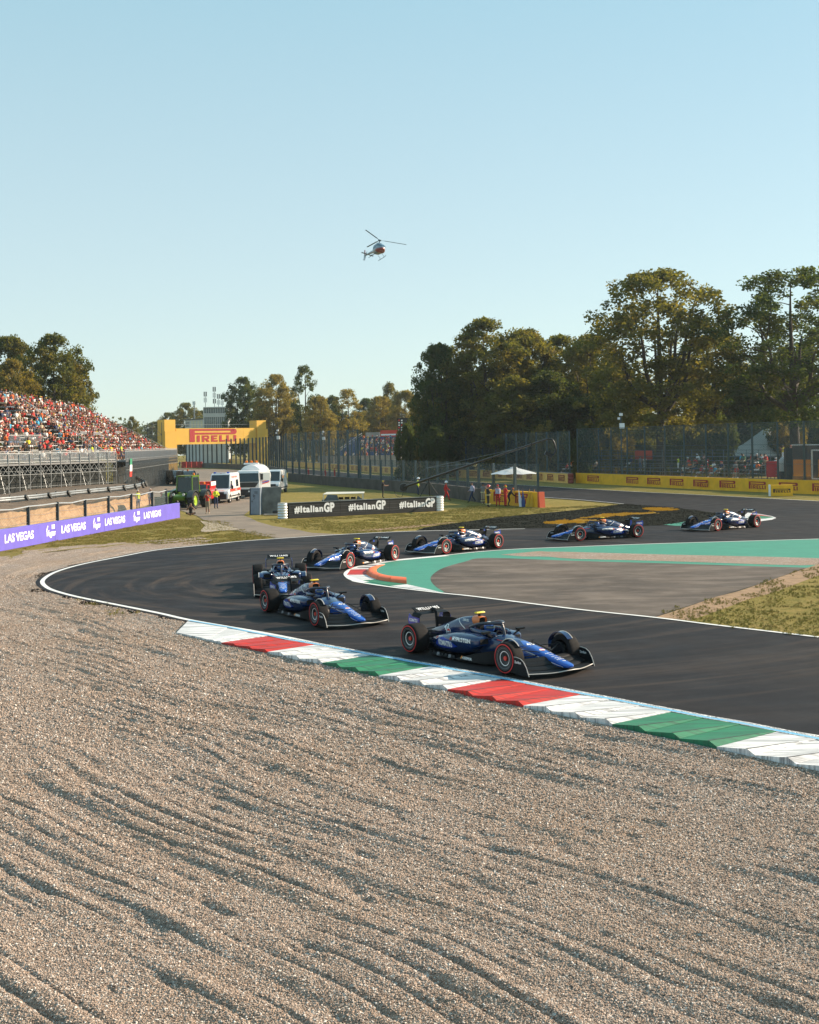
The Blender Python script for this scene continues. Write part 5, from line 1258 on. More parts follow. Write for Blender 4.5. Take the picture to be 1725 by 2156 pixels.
POSE = {
 'sit': dict(pelvis=SITP, knees=SITK, feet=SITF, elbows=((.10, .04, -.25),) * 2, hands=((.34, -.02, -.32),) * 2),
 'sit_lean': dict(pelvis=SITP, lean=.45, knees=SITK, feet=SITF, elbows=((.16, .03, -.22), (.14, .05, -.24)), hands=((.32, -.10, -.26), (.34, -.06, -.30))),
 'sit_phone': dict(pelvis=SITP, lean=.1, knees=SITK, feet=((.52, .14, 0), (.52, .1, 0)), elbows=((.18, .08, -.18), (.18, .08, -.18)), hands=((.30, -.08, .06), (.30, -.06, .04))),
 'sit_back': dict(pelvis=SITP, lean=-.25, knees=((.40, .16, .52), (.45, .1, .50)), feet=((.62, .2, .02), (.5, .1, 0)), elbows=((-.08, .08, -.26),) * 2, hands=((.10, .08, -.40), (.20, -.04, -.36))),
 'stand': dict(knees=STK, feet=STF),
 'stand_arms': dict(knees=STK, feet=STF, elbows=((.12, .10, -.20), (.14, .10, -.18)), hands=((.28, -.08, .05), (.30, -.06, .06))),
 'stand_crossed': dict(knees=STK, feet=STF, elbows=((.06, .10, -.26),) * 2, hands=((.24, -.12, -.22), (.22, -.14, -.25)), long_sleeves=True, long_trousers=True),
 'stand_suit': dict(knees=STK, feet=STF, elbows=((.0, .08, -.28), (.04, .06, -.28)), hands=((.16, .0, -.44), (.06, .06, -.54)), long_sleeves=True, long_trousers=True),
 'walk': dict(lean=.06, knees=((.22, .09, .52), (-.02, .1, .50)), feet=((.34, .09, .0), (-.30, .1, .06)), elbows=((-.14, .06, -.25), (.10, .06, -.26)), hands=((-.10, .04, -.50), (.28, .02, -.40)), long_sleeves=True, long_trousers=True),
 'reach': dict(lean=.08, knees=STK, feet=STF, elbows=((.20, .02, -.20), (.18, .03, -.22)), hands=((.46, -.08, -.16), (.42, -.10, -.20)), long_trousers=True),
 'hunch': dict(lean=.7, pelvis=(0, 0, .80), knees=((.16, .1, .46), (.14, .1, .46)), feet=((.0, .12, 0), (-.02, .12, 0)), elbows=((.12, .04, -.24),) * 2, hands=((.30, -.04, -.36),) * 2, long_sleeves=True, long_trousers=True),
 'cross_legged': dict(pelvis=(0, 0, .14), lean=.2, knees=((.28, .36, .20), (.28, .36, .20)), feet=((.34, -.02, .0), (.26, .06, .0)), elbows=((.14, .14, -.18),) * 2, hands=((.26, -.08, .10), (.26, -.08, .12))),
}
BODY = {k: skin_body('person_' + k, *figure(**v), sub=(1 if not k.startswith('sit') else 0)) for k, v in POSE.items()}
def person(pose, label, loc, rz, skin=0, shirt='red', trousers='denim', shoes='dark', hat='brown', group=None, scale=1.0, cat='person', mesh=None):
    o = bpy.data.objects.new('person', mesh or BODY[pose]); C.objects.link(o); o.location = loc; o.rotation_euler = (0, 0, rz); o.scale = (scale,) * 3
    for sl_, m_ in zip(o.material_slots, (SKIN[skin], cm(shirt), cm(trousers), cm(shoes), cm(hat))): sl_.link = 'OBJECT'; sl_.material = m_
    return tag(o, label, cat, group)
ORD = ['first', 'second', 'third', 'fourth', 'fifth', 'sixth', 'seventh', 'eighth', 'ninth', 'tenth', 'eleventh', 'twelfth', 'thirteenth', 'fourteenth', 'fifteenth', 'sixteenth', 'seventeenth', 'eighteenth', 'nineteenth', 'twentieth']
def pixel(p):
    u_, v_ = p[0] / p[1] * F, (HC - p[2]) / p[1] * F
    return CX + u_ * math.cos(ROLL) + v_ * math.sin(ROLL), CY - u_ * math.sin(ROLL) + v_ * math.cos(ROLL)

# ------------------------------------------------------------------ the left grandstand: two blocks on tubular scaffolding
BENCH = pm('white_bench_plank', (.66, .66, .65), .5, var=.08, vscale=2)
DECK = pm('dull_deck_plate', (.16, .165, .17), .6, metal=.3, var=.2, vscale=1)
GLZ = NT('scratched_clear_panel'); _tr = GLZ.t.nodes.new('ShaderNodeBsdfTransparent'); _tr.inputs[0].default_value = (.86, .9, .92, 1); _mx = GLZ.t.nodes.new('ShaderNodeMixShader'); _mx.inputs[0].default_value = .38
GLZ.col((.22, .25, .27)).rough(.15); GLZ.L(_tr.outputs[0], _mx.inputs[1]); GLZ.L(GLZ.b.outputs[0], _mx.inputs[2]); GLZ.L(_mx.outputs[0], GLZ.out.inputs[0])
ROWS, RUN, RISE, DZ0 = 16, .80, .425, 3.85
SEATS = []
def stand_block(P0, P1, lab, dense, first):
    P0, P1 = Vector(P0), Vector(P1); d_ = (P1 - P0).normalized(); n_ = Vector((-d_.y, d_.x, 0)); L = (P1 - P0).length
    st = empty('grandstand', lab, 'grandstand', (0, 0, 0))
    def pt(s_, back, z): q = P0 + d_ * s_ + n_ * back; return Vector((q.x, q.y, z))
    MB().extrude([tuple(pt(0, -.1, DZ0 - .18)), tuple(pt(L, -.1, DZ0 - .18)), tuple(pt(L, 1.1, DZ0 - .18)), tuple(pt(0, 1.1, DZ0 - .18))], (0, 0, .18)).build('walkway', DECK, st)
    for i in range(ROWS):
        b0, z = 1.1 + RUN * i, DZ0 + RISE * i
        MB().extrude([tuple(pt(0, b0 + .01, z - .08)), tuple(pt(L, b0 + .01, z - .08)), tuple(pt(L, b0 + RUN, z - .08)), tuple(pt(0, b0 + RUN, z - .08))], (0, 0, .08)).build('tier', DECK, st)
        MB().extrude([tuple(pt(.2, b0 + RUN - .42, z + .40)), tuple(pt(L - .2, b0 + RUN - .42, z + .40)), tuple(pt(L - .2, b0 + RUN - .06, z + .40)), tuple(pt(.2, b0 + RUN - .06, z + .40))], (0, 0, .05)).build('bench', BENCH, st)
    # front railing panels with their tube frames and infill
    np_ = int(L / 1.45); w_ = L / np_; T = .024
    fr = MB(); x0, x1 = .04, w_ - .04
    for a, b in (((x0, 0), (x0, 1.12)), ((x1, 0), (x1, 1.12)), ((x0 + .06, 1.16), (x1 - .06, 1.16)), ((x0, .12), (x1, .12)), ((x0, 1.12), (x0 + .06, 1.16)), ((x1, 1.12), (x1 - .06, 1.16)), ((x0, 1.0), (x1, 1.0))):
        fr.bar((a[0], 0, a[1]), (b[0], 0, b[1]), T * 1.8)
    bars = MB(); nb_ = 8 if not first else 9
    for k in range(1, nb_): q = x0 + (x1 - x0) * k / nb_; bars.bar((q, 0, .12), (q, 0, 1.0), .022 if first else .03)
    fm = fr.mesh('railing_panel', ALUB); bmn = bars.mesh('railing_bars', ALUB)
    gm_ = MB().add([(x0, .02, .13), (x1, .02, .13), (x1, .02, .99), (x0, .02, .99)], [(0, 1, 2, 3)]).mesh('clear_infill', GLZ.m)
    ang = math.atan2(d_.y, d_.x)
    for k in range(np_):
        p = inst(fm, 'railing_panel', st, pt(k * w_, -.06, DZ0), ang)
        if first: inst(gm_, 'clear_infill', p)
        inst(bmn, 'railing_bars', p)
    # scaffold below: posts, ledgers, braces
    pm_ = MB().bar((0, 0, -.1), (0, 0, DZ0 + .9), .055 if first else .042).mesh('scaffold_post', ALU)
    for k in range(np_ + 1): inst(pm_, 'scaffold_post', st, pt(min(L, k * w_), -.12, 0), ang)
    if not first:
        for k in range(np_): inst(pm_, 'scaffold_post', st, pt((k + .5) * w_, -.12, 0), ang)
    SHADE_SHEET = pm('painted_under_shade', (.012, .016, .015), .9, var=.4, vscale=.8)  # dark sheet added behind the front posts to stand for underside shade
    nk = int(L / 4.5)
    for k in range(nk): MB().extrude([tuple(pt(L * k / nk + .02, 1.25, -.1)), tuple(pt(L * (k + 1) / nk - .02, 1.25, -.1)), tuple(pt(L * (k + 1) / nk - .02, 1.25, DZ0 - .1)), tuple(pt(L * k / nk + .02, 1.25, DZ0 - .1))], n_ * .03).build('added_shade_sheet', SHADE_SHEET, st)
    br = MB()
    for row, back in enumerate((0.1, 1.1, 5.2, 8.4, 12.0)):
        zt_ = DZ0 - .2 + (RISE / RUN) * max(0, back - 1.1)
        for k in range(np_ + 1):
            s_ = min(L, k * w_)
            if row > 1: br.bar(pt(s_, back, -.1), pt(s_, back, zt_), .05)
            if k < np_ and row == 0 and (first or k % 3 == 0):
                zz0 = 0.1
                while zz0 + 1.3 < zt_ + .3:
                    if (k + int(zz0 * 2) + row) % 2: br.bar(pt(s_, back, zz0), pt(s_ + w_, back, zz0 + 1.5), .035)
                    else: br.bar(pt(s_, back, zz0 + 1.5), pt(s_ + w_, back, zz0), .035)
                    if row == 0 or k % 2: br.bar(pt(s_, back, zz0 + 1.5), pt(s_ + w_, back, zz0 + 1.5), .035)
                    zz0 += 1.55
            if row < 4 and k % 2 == 0:
                b2 = (0.1, 1.1, 5.2, 8.4, 12.0)[row + 1]; br.bar(pt(s_, back, .2), pt(s_, b2, zt_), .035)
    for k in range(np_ * 2):   # cantilever brackets under the walkway
        s_ = k * w_ / 2; br.bar(pt(s_, -.1, DZ0 - .22), pt(s_ + w_ * .5, -.1, DZ0 - 1.0), .03); br.bar(pt(s_, -.1, DZ0 - 1.0), pt(s_ + w_ * .5, -.1, DZ0 - .22), .03)
    br.bar(pt(0, -.12, DZ0 - 1.05), pt(L, -.12, DZ0 - 1.05), .05)
    tag(br.build('scaffold_braces', ALU, st, fix=False), kind='stuff')
    # rails at the top, stepped guard rails at the aisles
    bk = 1.1 + RUN * ROWS; zt_ = DZ0 + RISE * (ROWS - 1)
    for z_ in (.5, 1.1): MB().bar(pt(0, bk, zt_ + z_), pt(L, bk, zt_ + z_), .05).build('top_rail', ALUB, st)
    tp = MB()
    for k in range(int(L / 1.2)): tp.bar(pt(k * 1.2, bk, zt_), pt(k * 1.2, bk, zt_ + 1.1), .04)
    tag(tp.build('top_rail_posts', ALUB, st), kind='stuff')
    aisles = [L - .3] + [L * q for q in ((.86, .6) if first else (.12, .30, .5, .72))]
    for a_s in aisles:
        for i in range(0, ROWS - 1, 2):
            if R.random() < .25 and a_s != L - .3: continue
            g_ = MB(); b0, z = 1.1 + RUN * i, DZ0 + RISE * i
            A, B_ = pt(a_s, b0, z + 1.05), pt(a_s, b0 + RUN * 2, z + 1.05 + (RISE * 2 if a_s == L - .3 else 0))
            g_.bar(A, B_, .045); dz_ = (B_.z - A.z)
            for q in range(7): t_ = q / 6; p = A.lerp(B_, t_); g_.bar((p.x, p.y, z + .05 + dz_ * t_), tuple(p), .026)
            g_.build('aisle_railing', ALUB, st)
    for q0, q1, row in (((.45, .62, 4), (.72, .84, 4), (.3, .42, 10)) if first else ((.05, .12, 5), (.2, .3, 5), (.4, .5, 6), (.6, .7, 6), (.06, .16, 11), (.28, .36, 11))):
        g_ = MB(); z = DZ0 + RISE * row; b0 = 1.12 + RUN * row; n2 = max(4, int((q1 - q0) * L / .16))
        g_.bar(pt(q0 * L, b0, z + 1.1), pt(q1 * L, b0, z + 1.1), .045)
        for k in range(n2 + 1): s_ = L * (q0 + (q1 - q0) * k / n2); g_.bar(pt(s_, b0, z - .3), pt(s_, b0, z + 1.1), .028)
        g_.build('gangway_railing', ALUB, st)
    for i in range(ROWS):
        s_ = .4
        while s_ < L - .5:
            if not any(abs(s_ - a) < .55 for a in aisles) and R.random() < dense(i, s_ / L):
                SEATS.append((pt(s_ + R.uniform(-.08, .08), 1.1 + RUN * i + RUN - .26, DZ0 + RISE * i - .03), ang - math.pi / 2 + R.gauss(0, .25), i, int(s_ / w_), first))
            s_ += .52
    return pt, L, ang
ptA, LA, angA = stand_block((-47, 90, 0), (-31.2, 126.6, 0), 'near block of the grandstand with many empty white benches', lambda i, q: .46 if i > 4 else .30, True)
ptB, LB, angB = stand_block((-30.7, 128.6, 0), (-36.3, 186, 0), 'far block of the grandstand packed with spectators behind vertical bars', lambda i, q: .96, False)
# spectators
shirts = ['red'] * 11 + ['white'] * 8 + ['black'] * 6 + ['orange'] * 2 + ['navy'] * 2 + ['navy', 'grey', 'light blue', 'yellow', 'beige', 'pink', 'green', 'brown']
hats = ['red'] * 5 + ['white'] * 4 + ['dark'] * 5 + ['brown'] * 4 + ['black'] * 3 + ['beige', 'yellow', 'navy']
trs = ['denim', 'khaki', 'black', 'beige', 'navy', 'white', 'grey']
vis = []
for st_ in SEATS:
    x_, y_ = pixel(st_[0] + Vector((0, 0, .6)))
    if -25 < x_ < 1750: vis.append(st_)
vis.sort(key=lambda q: q[0].y); NEAR = 205
used_lab = set(); k_ = 0
rest = []
for st_ in vis:
    sh, ht, tr_ = R.choice(shirts), R.choice(hats), R.choice(trs); sk = R.choice((0, 0, 0, 1, 1, 2))
    ps = R.choice(('sit', 'sit', 'sit_lean', 'sit_phone', 'sit_back')); stand_ = R.random() < (.05 if st_[2] < ROWS - 2 else .3)
    if k_ < NEAR:
        p, rz, i, c_, fst = st_
        hd = {'dark': 'dark hair', 'brown': 'brown hair'}.get(ht, ht + ' cap')
        lab = f"{'standing' if stand_ else 'seated'} spectator in {sh} shirt with {hd}, {ORD[i]} row, above {ORD[c_ % 20] if c_ < 20 else 'far'} railing panel"
        if not fst: lab = f"{'standing' if stand_ else 'seated'} spectator in {sh} shirt with {hd}, {ORD[i]} row of packed far block"
        if lab in used_lab: lab = lab.replace(' shirt', f' shirt and {tr_} trousers').replace(' with', ',')
        if lab in used_lab or len(lab.split()) > 16: rest.append((st_, sh, ht, tr_, sk, ps, stand_)); continue
        used_lab.add(lab); k_ += 1
        if stand_: person('stand', lab, p + Vector((0, 0, .0)), rz, sk, sh, tr_, 'white', ht, 'spectators in the left grandstand')
        else: person(ps, lab, p + Vector((0, 0, -.05)), rz, sk, sh, tr_, 'white', ht, 'spectators in the left grandstand', R.uniform(.95, 1.06))
    else: rest.append((st_, sh, ht, tr_, sk, ps, stand_))
CROWDM = NT('crowd_clothes'); _at = CROWDM.t.nodes.new('ShaderNodeAttribute'); _at.attribute_name = 'cloth'; CROWDM.L(_at.outputs['Color'], CROWDM.b.inputs['Base Color']); CROWDM.rough(.85)
def crowd_mesh(name, items):
    V, FQ, Cc, off = [], [], [], 0; cache = {}
    for (p, rz, sc_, pose, cols_) in items:
        if pose not in cache:
            me = BODY[pose]; nv = len(me.vertices); co = np.empty(nv * 3, np.float32); me.vertices.foreach_get('co', co)
            fs = [tuple(f.vertices) for f in me.polygons]; vs = np.zeros(nv, int)
            for f in me.polygons:
                for v in f.vertices: vs[v] = f.material_index
            cache[pose] = (co.reshape(-1, 3), [f if len(f) == 4 else (f[0], f[1], f[2], f[2]) for f in fs], vs)
        co, fs, vs = cache[pose]; c_, s_ = math.cos(rz), math.sin(rz)
        q = co * sc_; V.append(np.stack([q[:, 0] * c_ - q[:, 1] * s_ + p[0], q[:, 0] * s_ + q[:, 1] * c_ + p[1], q[:, 2] + p[2]], -1))
        FQ += [tuple(i + off for i in f) for f in fs]; Cc.append(np.array(cols_)[vs]); off += len(co)
    V = np.concatenate(V); Cc = np.concatenate(Cc)
    me = bpy.data.meshes.new(name); me.from_pydata(V.tolist(), [], [f if f[2] != f[3] else f[:3] for f in FQ]); me.materials.append(CROWDM.m)
    a = me.color_attributes.new('cloth', 'FLOAT_COLOR', 'POINT'); a.data.foreach_set('color', np.concatenate([Cc, np.ones((len(Cc), 1))], -1).astype(np.float32).ravel())
    return me
SKC = [(.34, .18, .12), (.24, .12, .075), (.13, .065, .04)]
its = [(s_[0] + Vector((0, 0, 0 if stn else -.05)), s_[1], 1.0, 'stand' if stn else ps, [SKC[sk], CL[sh], CL[tr_], CL['white'], CL[ht]]) for s_, sh, ht, tr_, sk, ps, stn in rest]
o = bpy.data.objects.new('crowd', crowd_mesh('crowd', its)); C.objects.link(o); tag(o, kind='stuff')
# flag hung on the bars, two stewards on the walkway
fl = empty('flag', 'green white and red flag tied to the bars of the packed stand', 'flag')
fp = ptB(3.0, -.20, 0); 
for k, (c_, z0, z1) in enumerate(((pm('flag_green', (.03, .22, .12), .8), 4.0, 3.3), (LETW, 3.3, 2.6), (pm('flag_red', (.55, .03, .02), .8), 2.6, 2.0))):
    g_ = MB(); n2 = 8; g_.loft([[tuple(ptB(2.6 + 1.5 * j / n2, -.20 + .05 * math.sin(j * 1.7 + z), z)) for j in range(n2 + 1)] for z in (z0, (z0 + z1) / 2, z1 + .005)], closed=False, cap0=False, cap1=False).build('flag_band', c_, fl, smooth=60)
person('stand', 'steward in hi-vis yellow waistcoat standing at the gap between the stand blocks', ptB(.3, .4, DZ0), angB - 1.6, 0, 'hi-vis yellow', 'navy', 'dark', 'dark', 'stewards in yellow waistcoats')
person('stand', 'steward in hi-vis yellow waistcoat leaning by the end of the clear railing', ptA(LA - 3.2, .5, DZ0), angA - 1.2, 1, 'hi-vis yellow', 'navy', 'dark', 'black', 'stewards in yellow waistcoats')

# ------------------------------------------------------------------ low bleacher behind the right-hand fence
RD = (RW[2] - RW[0]).normalized(); RN = Vector((-RD.y, RD.x, 0))
bs = empty('bleacher', 'low tubular bleacher with spectators behind the right-hand wire fence', 'bleacher')
BA, BLn = setz([G(1213, 1015.8)], 0)[0] + RN * 5.5 - RD * 14, 52.0
def bp(s_, back, z): q = BA + RD * s_ + RN * back; return Vector((q.x, q.y, z))
BSTEEL = pm('blue_grey_tube', (.12, .16, .18), .45, metal=.5)
for i in range(5):
    z = .9 + .42 * i
    MB().extrude([tuple(bp(0, i * .85, z - .06)), tuple(bp(BLn, i * .85, z - .06)), tuple(bp(BLn, i * .85 + .84, z - .06)), tuple(bp(0, i * .85 + .84, z - .06))], (0, 0, .06)).build('tier', DECK, bs)
    MB().extrude([tuple(bp(.1, i * .85 + .46, z + .40)), tuple(bp(BLn - .1, i * .85 + .46, z + .40)), tuple(bp(BLn - .1, i * .85 + .80, z + .40)), tuple(bp(.1, i * .85 + .80, z + .40))], (0, 0, .04)).build('bench', BSTEEL, bs)
for back, zz0 in ((-.1, .9), (4.3, 2.6)):
    for dz in (.45, .80, 1.15): MB().bar(bp(0, back, zz0 + dz), bp(BLn, back, zz0 + dz), .045).build('rail', BSTEEL, bs)
    for k in range(int(BLn / 2) + 1): MB().bar(bp(k * 2, back, -.05), bp(k * 2, back, zz0 + 1.2), .06).build('rail_post', BSTEEL, bs)
seats = [(i, s_) for i in range(4) for s_ in np.arange(1, BLn - 1, .62)]
R.shuffle(seats); n_p = 0; used_b = set()
for i, s_ in seats:
    if n_p >= 44: break
    if s_ < 24 and R.random() < .72: continue
    sh, ht, tr_ = R.choice(shirts), R.choice(hats), R.choice(trs); hd = {'dark': 'dark hair', 'brown': 'brown hair'}.get(ht, ht + ' cap')
    lab = f"spectator in {sh} shirt with {hd} on the {ORD[i]} bench behind the right-hand fence"
    if lab in used_b: continue
    used_b.add(lab); n_p += 1
    person(R.choice(('sit', 'sit_lean', 'sit_back')), lab, bp(s_, i * .85 + .62, .9 + .42 * i - .07), math.atan2(-RN.y, -RN.x) + R.gauss(0, .3), R.choice((0, 0, 1, 2)), sh, tr_, 'white', ht, 'spectators on the right-hand bleacher')
for k, (s_, sh, hd_, rz) in enumerate(((19.2, 'white', 'red', .3), (18.2, 'grey', 'dark', .8), (26.0, 'hi-vis yellow', 'dark', -.4), (43.5, 'red', 'beige', 2.9), (41.0, 'yellow', 'dark', -.3), (44.5, 'red', 'red', .2), (42.2, 'navy', 'red', 1.0))):
    lab = f"standing spectator in {sh} shirt with {'dark hair' if hd_ == 'dark' else hd_ + ' cap'} on the right-hand bleacher"
    person('stand' if k % 2 else 'stand_arms', lab, bp(s_, 3.5 if k > 2 else 1.0, 2.52 if k > 2 else .92 + .42), math.atan2(-RN.y, -RN.x) + rz, k % 3, sh, 'denim' if k % 2 else 'white', 'white', hd_, 'spectators on the right-hand bleacher')
for (s0, s1, z0, z1, nm, lab) in ((12.2, 16.0, 2.6, 3.7, 'banner', 'orange-red banner hung on the rails at the bleacher back'),):
    t = empty('banner', lab, 'banner'); MB().extrude([tuple(bp(s0, 4.2, z0)), tuple(bp(s1, 4.2, z0)), tuple(bp(s1, 4.2, z1)), tuple(bp(s0, 4.2, z1))], RN * -.03).build('cloth', pm('orange_red_banner', (.62, .07, .03), .7), t)

# ------------------------------------------------------------------ far blue stand beyond the straight
fs = empty('grandstand', 'distant grandstand with blue seats and a red and white board on top', 'grandstand')
FA, FB = D(705, 950, 268), D(846, 950, 262); FA.z = FB.z = 0; fd = (FB - FA).normalized(); fn = Vector((-fd.y, fd.x, 0)); FL = (FB - FA).length
SEATB = pm('blue_seats', (.025, .07, .20), .5, var=.2, vscale=1)
def fpnt(s_, b, z): q = FA + fd * s_ + fn * b; return Vector((q.x, q.y, z))
MB().extrude([tuple(fpnt(-4, -.4, -.1)), tuple(fpnt(FL, -.4, -.1)), tuple(fpnt(FL, -.4, 2.6)), tuple(fpnt(-4, -.4, 2.6))], fn * .35).build('front_wall', CONL, fs)
for i in range(11):
    z = 2.0 + .42 * i; MB().extrude([tuple(fpnt(0, i * .8, z)), tuple(fpnt(FL, i * .8, z)), tuple(fpnt(FL, i * .8 + .79, z)), tuple(fpnt(0, i * .8 + .79, z))], (0, 0, .10)).build('tier', CONL, fs)
    MB().extrude([tuple(fpnt(.1, i * .8 + .35, z + .1)), tuple(fpnt(FL - .1, i * .8 + .35, z + .1)), tuple(fpnt(FL - .1, i * .8 + .72, z + .1)), tuple(fpnt(.1, i * .8 + .72, z + .1))], (0, 0, .42)).build('seat_row', SEATB, fs)
MB().extrude([tuple(fpnt(FL * .45, 9.2, 6.6)), tuple(fpnt(FL, 9.2, 6.6)), tuple(fpnt(FL, 9.2, 8.2)), tuple(fpnt(FL * .45, 9.2, 8.2))], fn * .1).build('red_board', pm('red_board', (.55, .05, .03), .6), fs)
MB().extrude([tuple(fpnt(FL * .46, 9.15, 7.0)), tuple(fpnt(FL * .98, 9.15, 7.0)), tuple(fpnt(FL * .98, 9.15, 7.35)), tuple(fpnt(FL * .46, 9.15, 7.35))], fn * .03).build('white_stripe', LETW, fs)
MB().extrude([tuple(fpnt(FL * .22, 9.2, 6.6)), tuple(fpnt(FL * .44, 9.2, 6.6)), tuple(fpnt(FL * .44, 9.2, 7.8)), tuple(fpnt(FL * .22, 9.2, 7.8))], fn * .1).build('grey_board', CONL, fs)
for z_ in (.6, 1.1): MB().bar(fpnt(-.2, 0, 2.3 + z_), fpnt(-.2 + 3, 9, 6.6 + z_), .08).build('stair_rail', ALU, fs)
its = []
for i in range(10):
    for s_ in np.arange(.5, FL - .5, .55):
        if R.random() < .42 * (1 if s_ > FL * .22 else .12): its.append((fpnt(s_, i * .8 + .5, 2.0 + .42 * i), math.atan2(-fn.y, -fn.x), 1.0, R.choice(('sit', 'sit_lean', 'sit_phone')), [SKC[R.choice((0, 1))], CL[R.choice(shirts)], CL[R.choice(trs)], CL['white'], CL[R.choice(hats)]]))
o = bpy.data.objects.new('distant_crowd', crowd_mesh('distant_crowd', its)); C.objects.link(o); tag(o, kind='stuff')
# ------------------------------------------------------------------ trees
BARK = pm('dark_bark', (.045, .036, .028), .9, var=.35, vscale=2, bump=.6, bscale=8)
def leaf_mat(name, c1, c2, c3, tr=.5):
    n = NT(name); oi = n.t.nodes.new('ShaderNodeObjectInfo').outputs['Random']
    at = n.t.nodes.new('ShaderNodeAttribute'); at.attribute_name = 'leaf_tone'
    c = n.mix(at.outputs['Fac'], c1, c2); c = n.mix(n.ramp(n.noise(.30, 3), .48, .68), c, c3); c = n.mix(n.ramp(oi, 0, 1, 0, .30), c, c3)
    n.col(c).rough(.75); n.b.inputs['Specular IOR Level'].default_value = .25
    t_ = n.t.nodes.new('ShaderNodeBsdfTranslucent'); n.L(n.mix(1.0, c, (1.7, 1.6, .65), 'MULTIPLY'), t_.inputs[0])
    mx = n.t.nodes.new('ShaderNodeMixShader'); mx.inputs[0].default_value = tr; n.L(n.b.outputs[0], mx.inputs[1]); n.L(t_.outputs[0], mx.inputs[2]); n.L(mx.outputs[0], n.out.inputs[0]); return n.m
LF_GREEN = leaf_mat('dark_green_leaves', (.028, .050, .018), (.062, .090, .028), (.095, .10, .03))
LF_OLIVE = leaf_mat('olive_leaves', (.055, .070, .02), (.125, .13, .036), (.18, .145, .042))
LF_GOLD = leaf_mat('golden_autumn_leaves', (.12, .105, .028), (.25, .185, .055), (.21, .18, .065))
def make_tree(seed, H=20.0, rad_=6.5, base=.18, nlimb=6, clumps=300, per=80, leaf=.36, shape=1.0, clump_r=1.15, open_=0.0):
    r = random.Random(seed); rg = np.random.RandomState(seed); tr = MB(); cents = []
    trunk_top = H * (base + .16); bend = r.uniform(-.5, .5)
    tp = [(0, 0, -.3), (bend * .2, 0, trunk_top * .5), (bend * .5, r.uniform(-.3, .3), trunk_top)]
    r0 = H * .018 + .08; tr.tube(crom(tp, 4), [r0 * (1.25 - .55 * i / 8) for i in range(9)], 8)
    def envelope(z):   # crown half-width at height z
        t_ = (z - H * base) / (H * (1 - base)); t_ = max(0.0, min(1.0, t_))
        return rad_ * (max(.03, 1 - ((t_ - .5) / .5) ** 2) ** .5 if t_ > .5 else .62 + .38 * math.sin(math.pi * t_) ** .8)
    tips = []
    for k in range(nlimb + 1):
        a = 2 * math.pi * k / nlimb + r.uniform(-.4, .4); lead = k == nlimb
        zt_ = H * (r.uniform(.55, .9) if not lead else .95); rr = envelope(zt_) * r.uniform(.55, .85) if not lead else .3
        p0 = Vector(tp[-1]) - Vector((0, 0, r.uniform(0, trunk_top * .25))); p3 = Vector((math.cos(a) * rr, math.sin(a) * rr, zt_)); p1 = p0.lerp(p3, .35) + Vector((math.cos(a), math.sin(a), -.2)) * rr * .2; p2 = p0.lerp(p3, .7) + Vector((math.cos(a) * .15, math.sin(a) * .15, .02 * H))
        path = crom([p0, p1, p2, p3], 4); n_ = len(path); rb = r0 * (.62 if not lead else .7)
        tr.tube(path, [max(.03, rb * (1 - .9 * i / (n_ - 1))) for i in range(n_)], 6)
        for j in range(7):
            t_ = .25 + .7 * j / 7; q = path[int(t_ * (n_ - 1))]; a2 = a + r.uniform(-1.5, 1.5); ln = rad_ * r.uniform(.25, .55)
            e_ = q + Vector((math.cos(a2) * ln, math.sin(a2) * ln, ln * r.uniform(.1, .8)))
            tr.tube([q, q.lerp(e_, .5) + Vector((0, 0, .2)), e_], [max(.03, rb * .35 * (1 - t_ * .6)), .04, .02], 5); tips.append((q, e_)); cents.append(e_)
    tries = 0
    while len(cents) < clumps and tries < clumps * 40:
        tries += 1; z = H * (base + (1 - base) * r.random()); er = envelope(z); q = math.sqrt(r.uniform(.18, 1.0)); a = r.uniform(0, 2 * math.pi)
        lob = 1 + .24 * math.sin(3 * a + seed) * math.sin(z * .9 + seed) + .16 * math.sin(5 * a + z * 1.7 + seed * 2)
        x, y = math.cos(a) * er * q * lob, math.sin(a) * er * q * lob
        if math.sin(x * 1.1 + seed) + math.sin(y * 1.2 + seed * 2) + math.sin(z * 1.0 + seed * 3) < -1.0 + open_: continue
        cents.append(Vector((x, y, z)))
    cn = np.array([(c.x, c.y, c.z) for c in cents]); N = len(cn) * per
    ci = np.repeat(np.arange(len(cn)), per); rc = clump_r * (.6 + .7 * rg.rand(len(cn)))[ci]
    d = rg.randn(N, 3); d /= np.linalg.norm(d, axis=1)[:, None]; P = cn[ci] + d * (rg.rand(N) ** .45 * rc)[:, None] * np.array([1, 1, .75])
    u = rg.randn(N, 3) * np.array([1, 1, .55]); u /= np.linalg.norm(u, axis=1)[:, None]; v = np.cross(u, rg.randn(N, 3)); v /= np.linalg.norm(v, axis=1)[:, None]
    s_ = leaf * (.5 + .8 * rg.rand(N))[:, None]; u *= s_ * .62; v *= s_ * .42
    V = np.stack([P - u, P + v * .9 - u * .1, P + u, P - v * .9 + u * .1], 1).reshape(-1, 3)
    FQ = np.arange(N * 4).reshape(-1, 4); me = np_mesh('crown', V, FQ, LF_GREEN, smooth=False)
    at = me.attributes.new('leaf_tone', 'FLOAT', 'POINT'); at.data.foreach_set('value', np.repeat(np.clip(rg.rand(N) * .7 + .3 * rg.rand(len(cn))[ci], 0, 1), 4).astype(np.float32))
    return tr.mesh('trunk', BARK, smooth=60), me, H, rad_
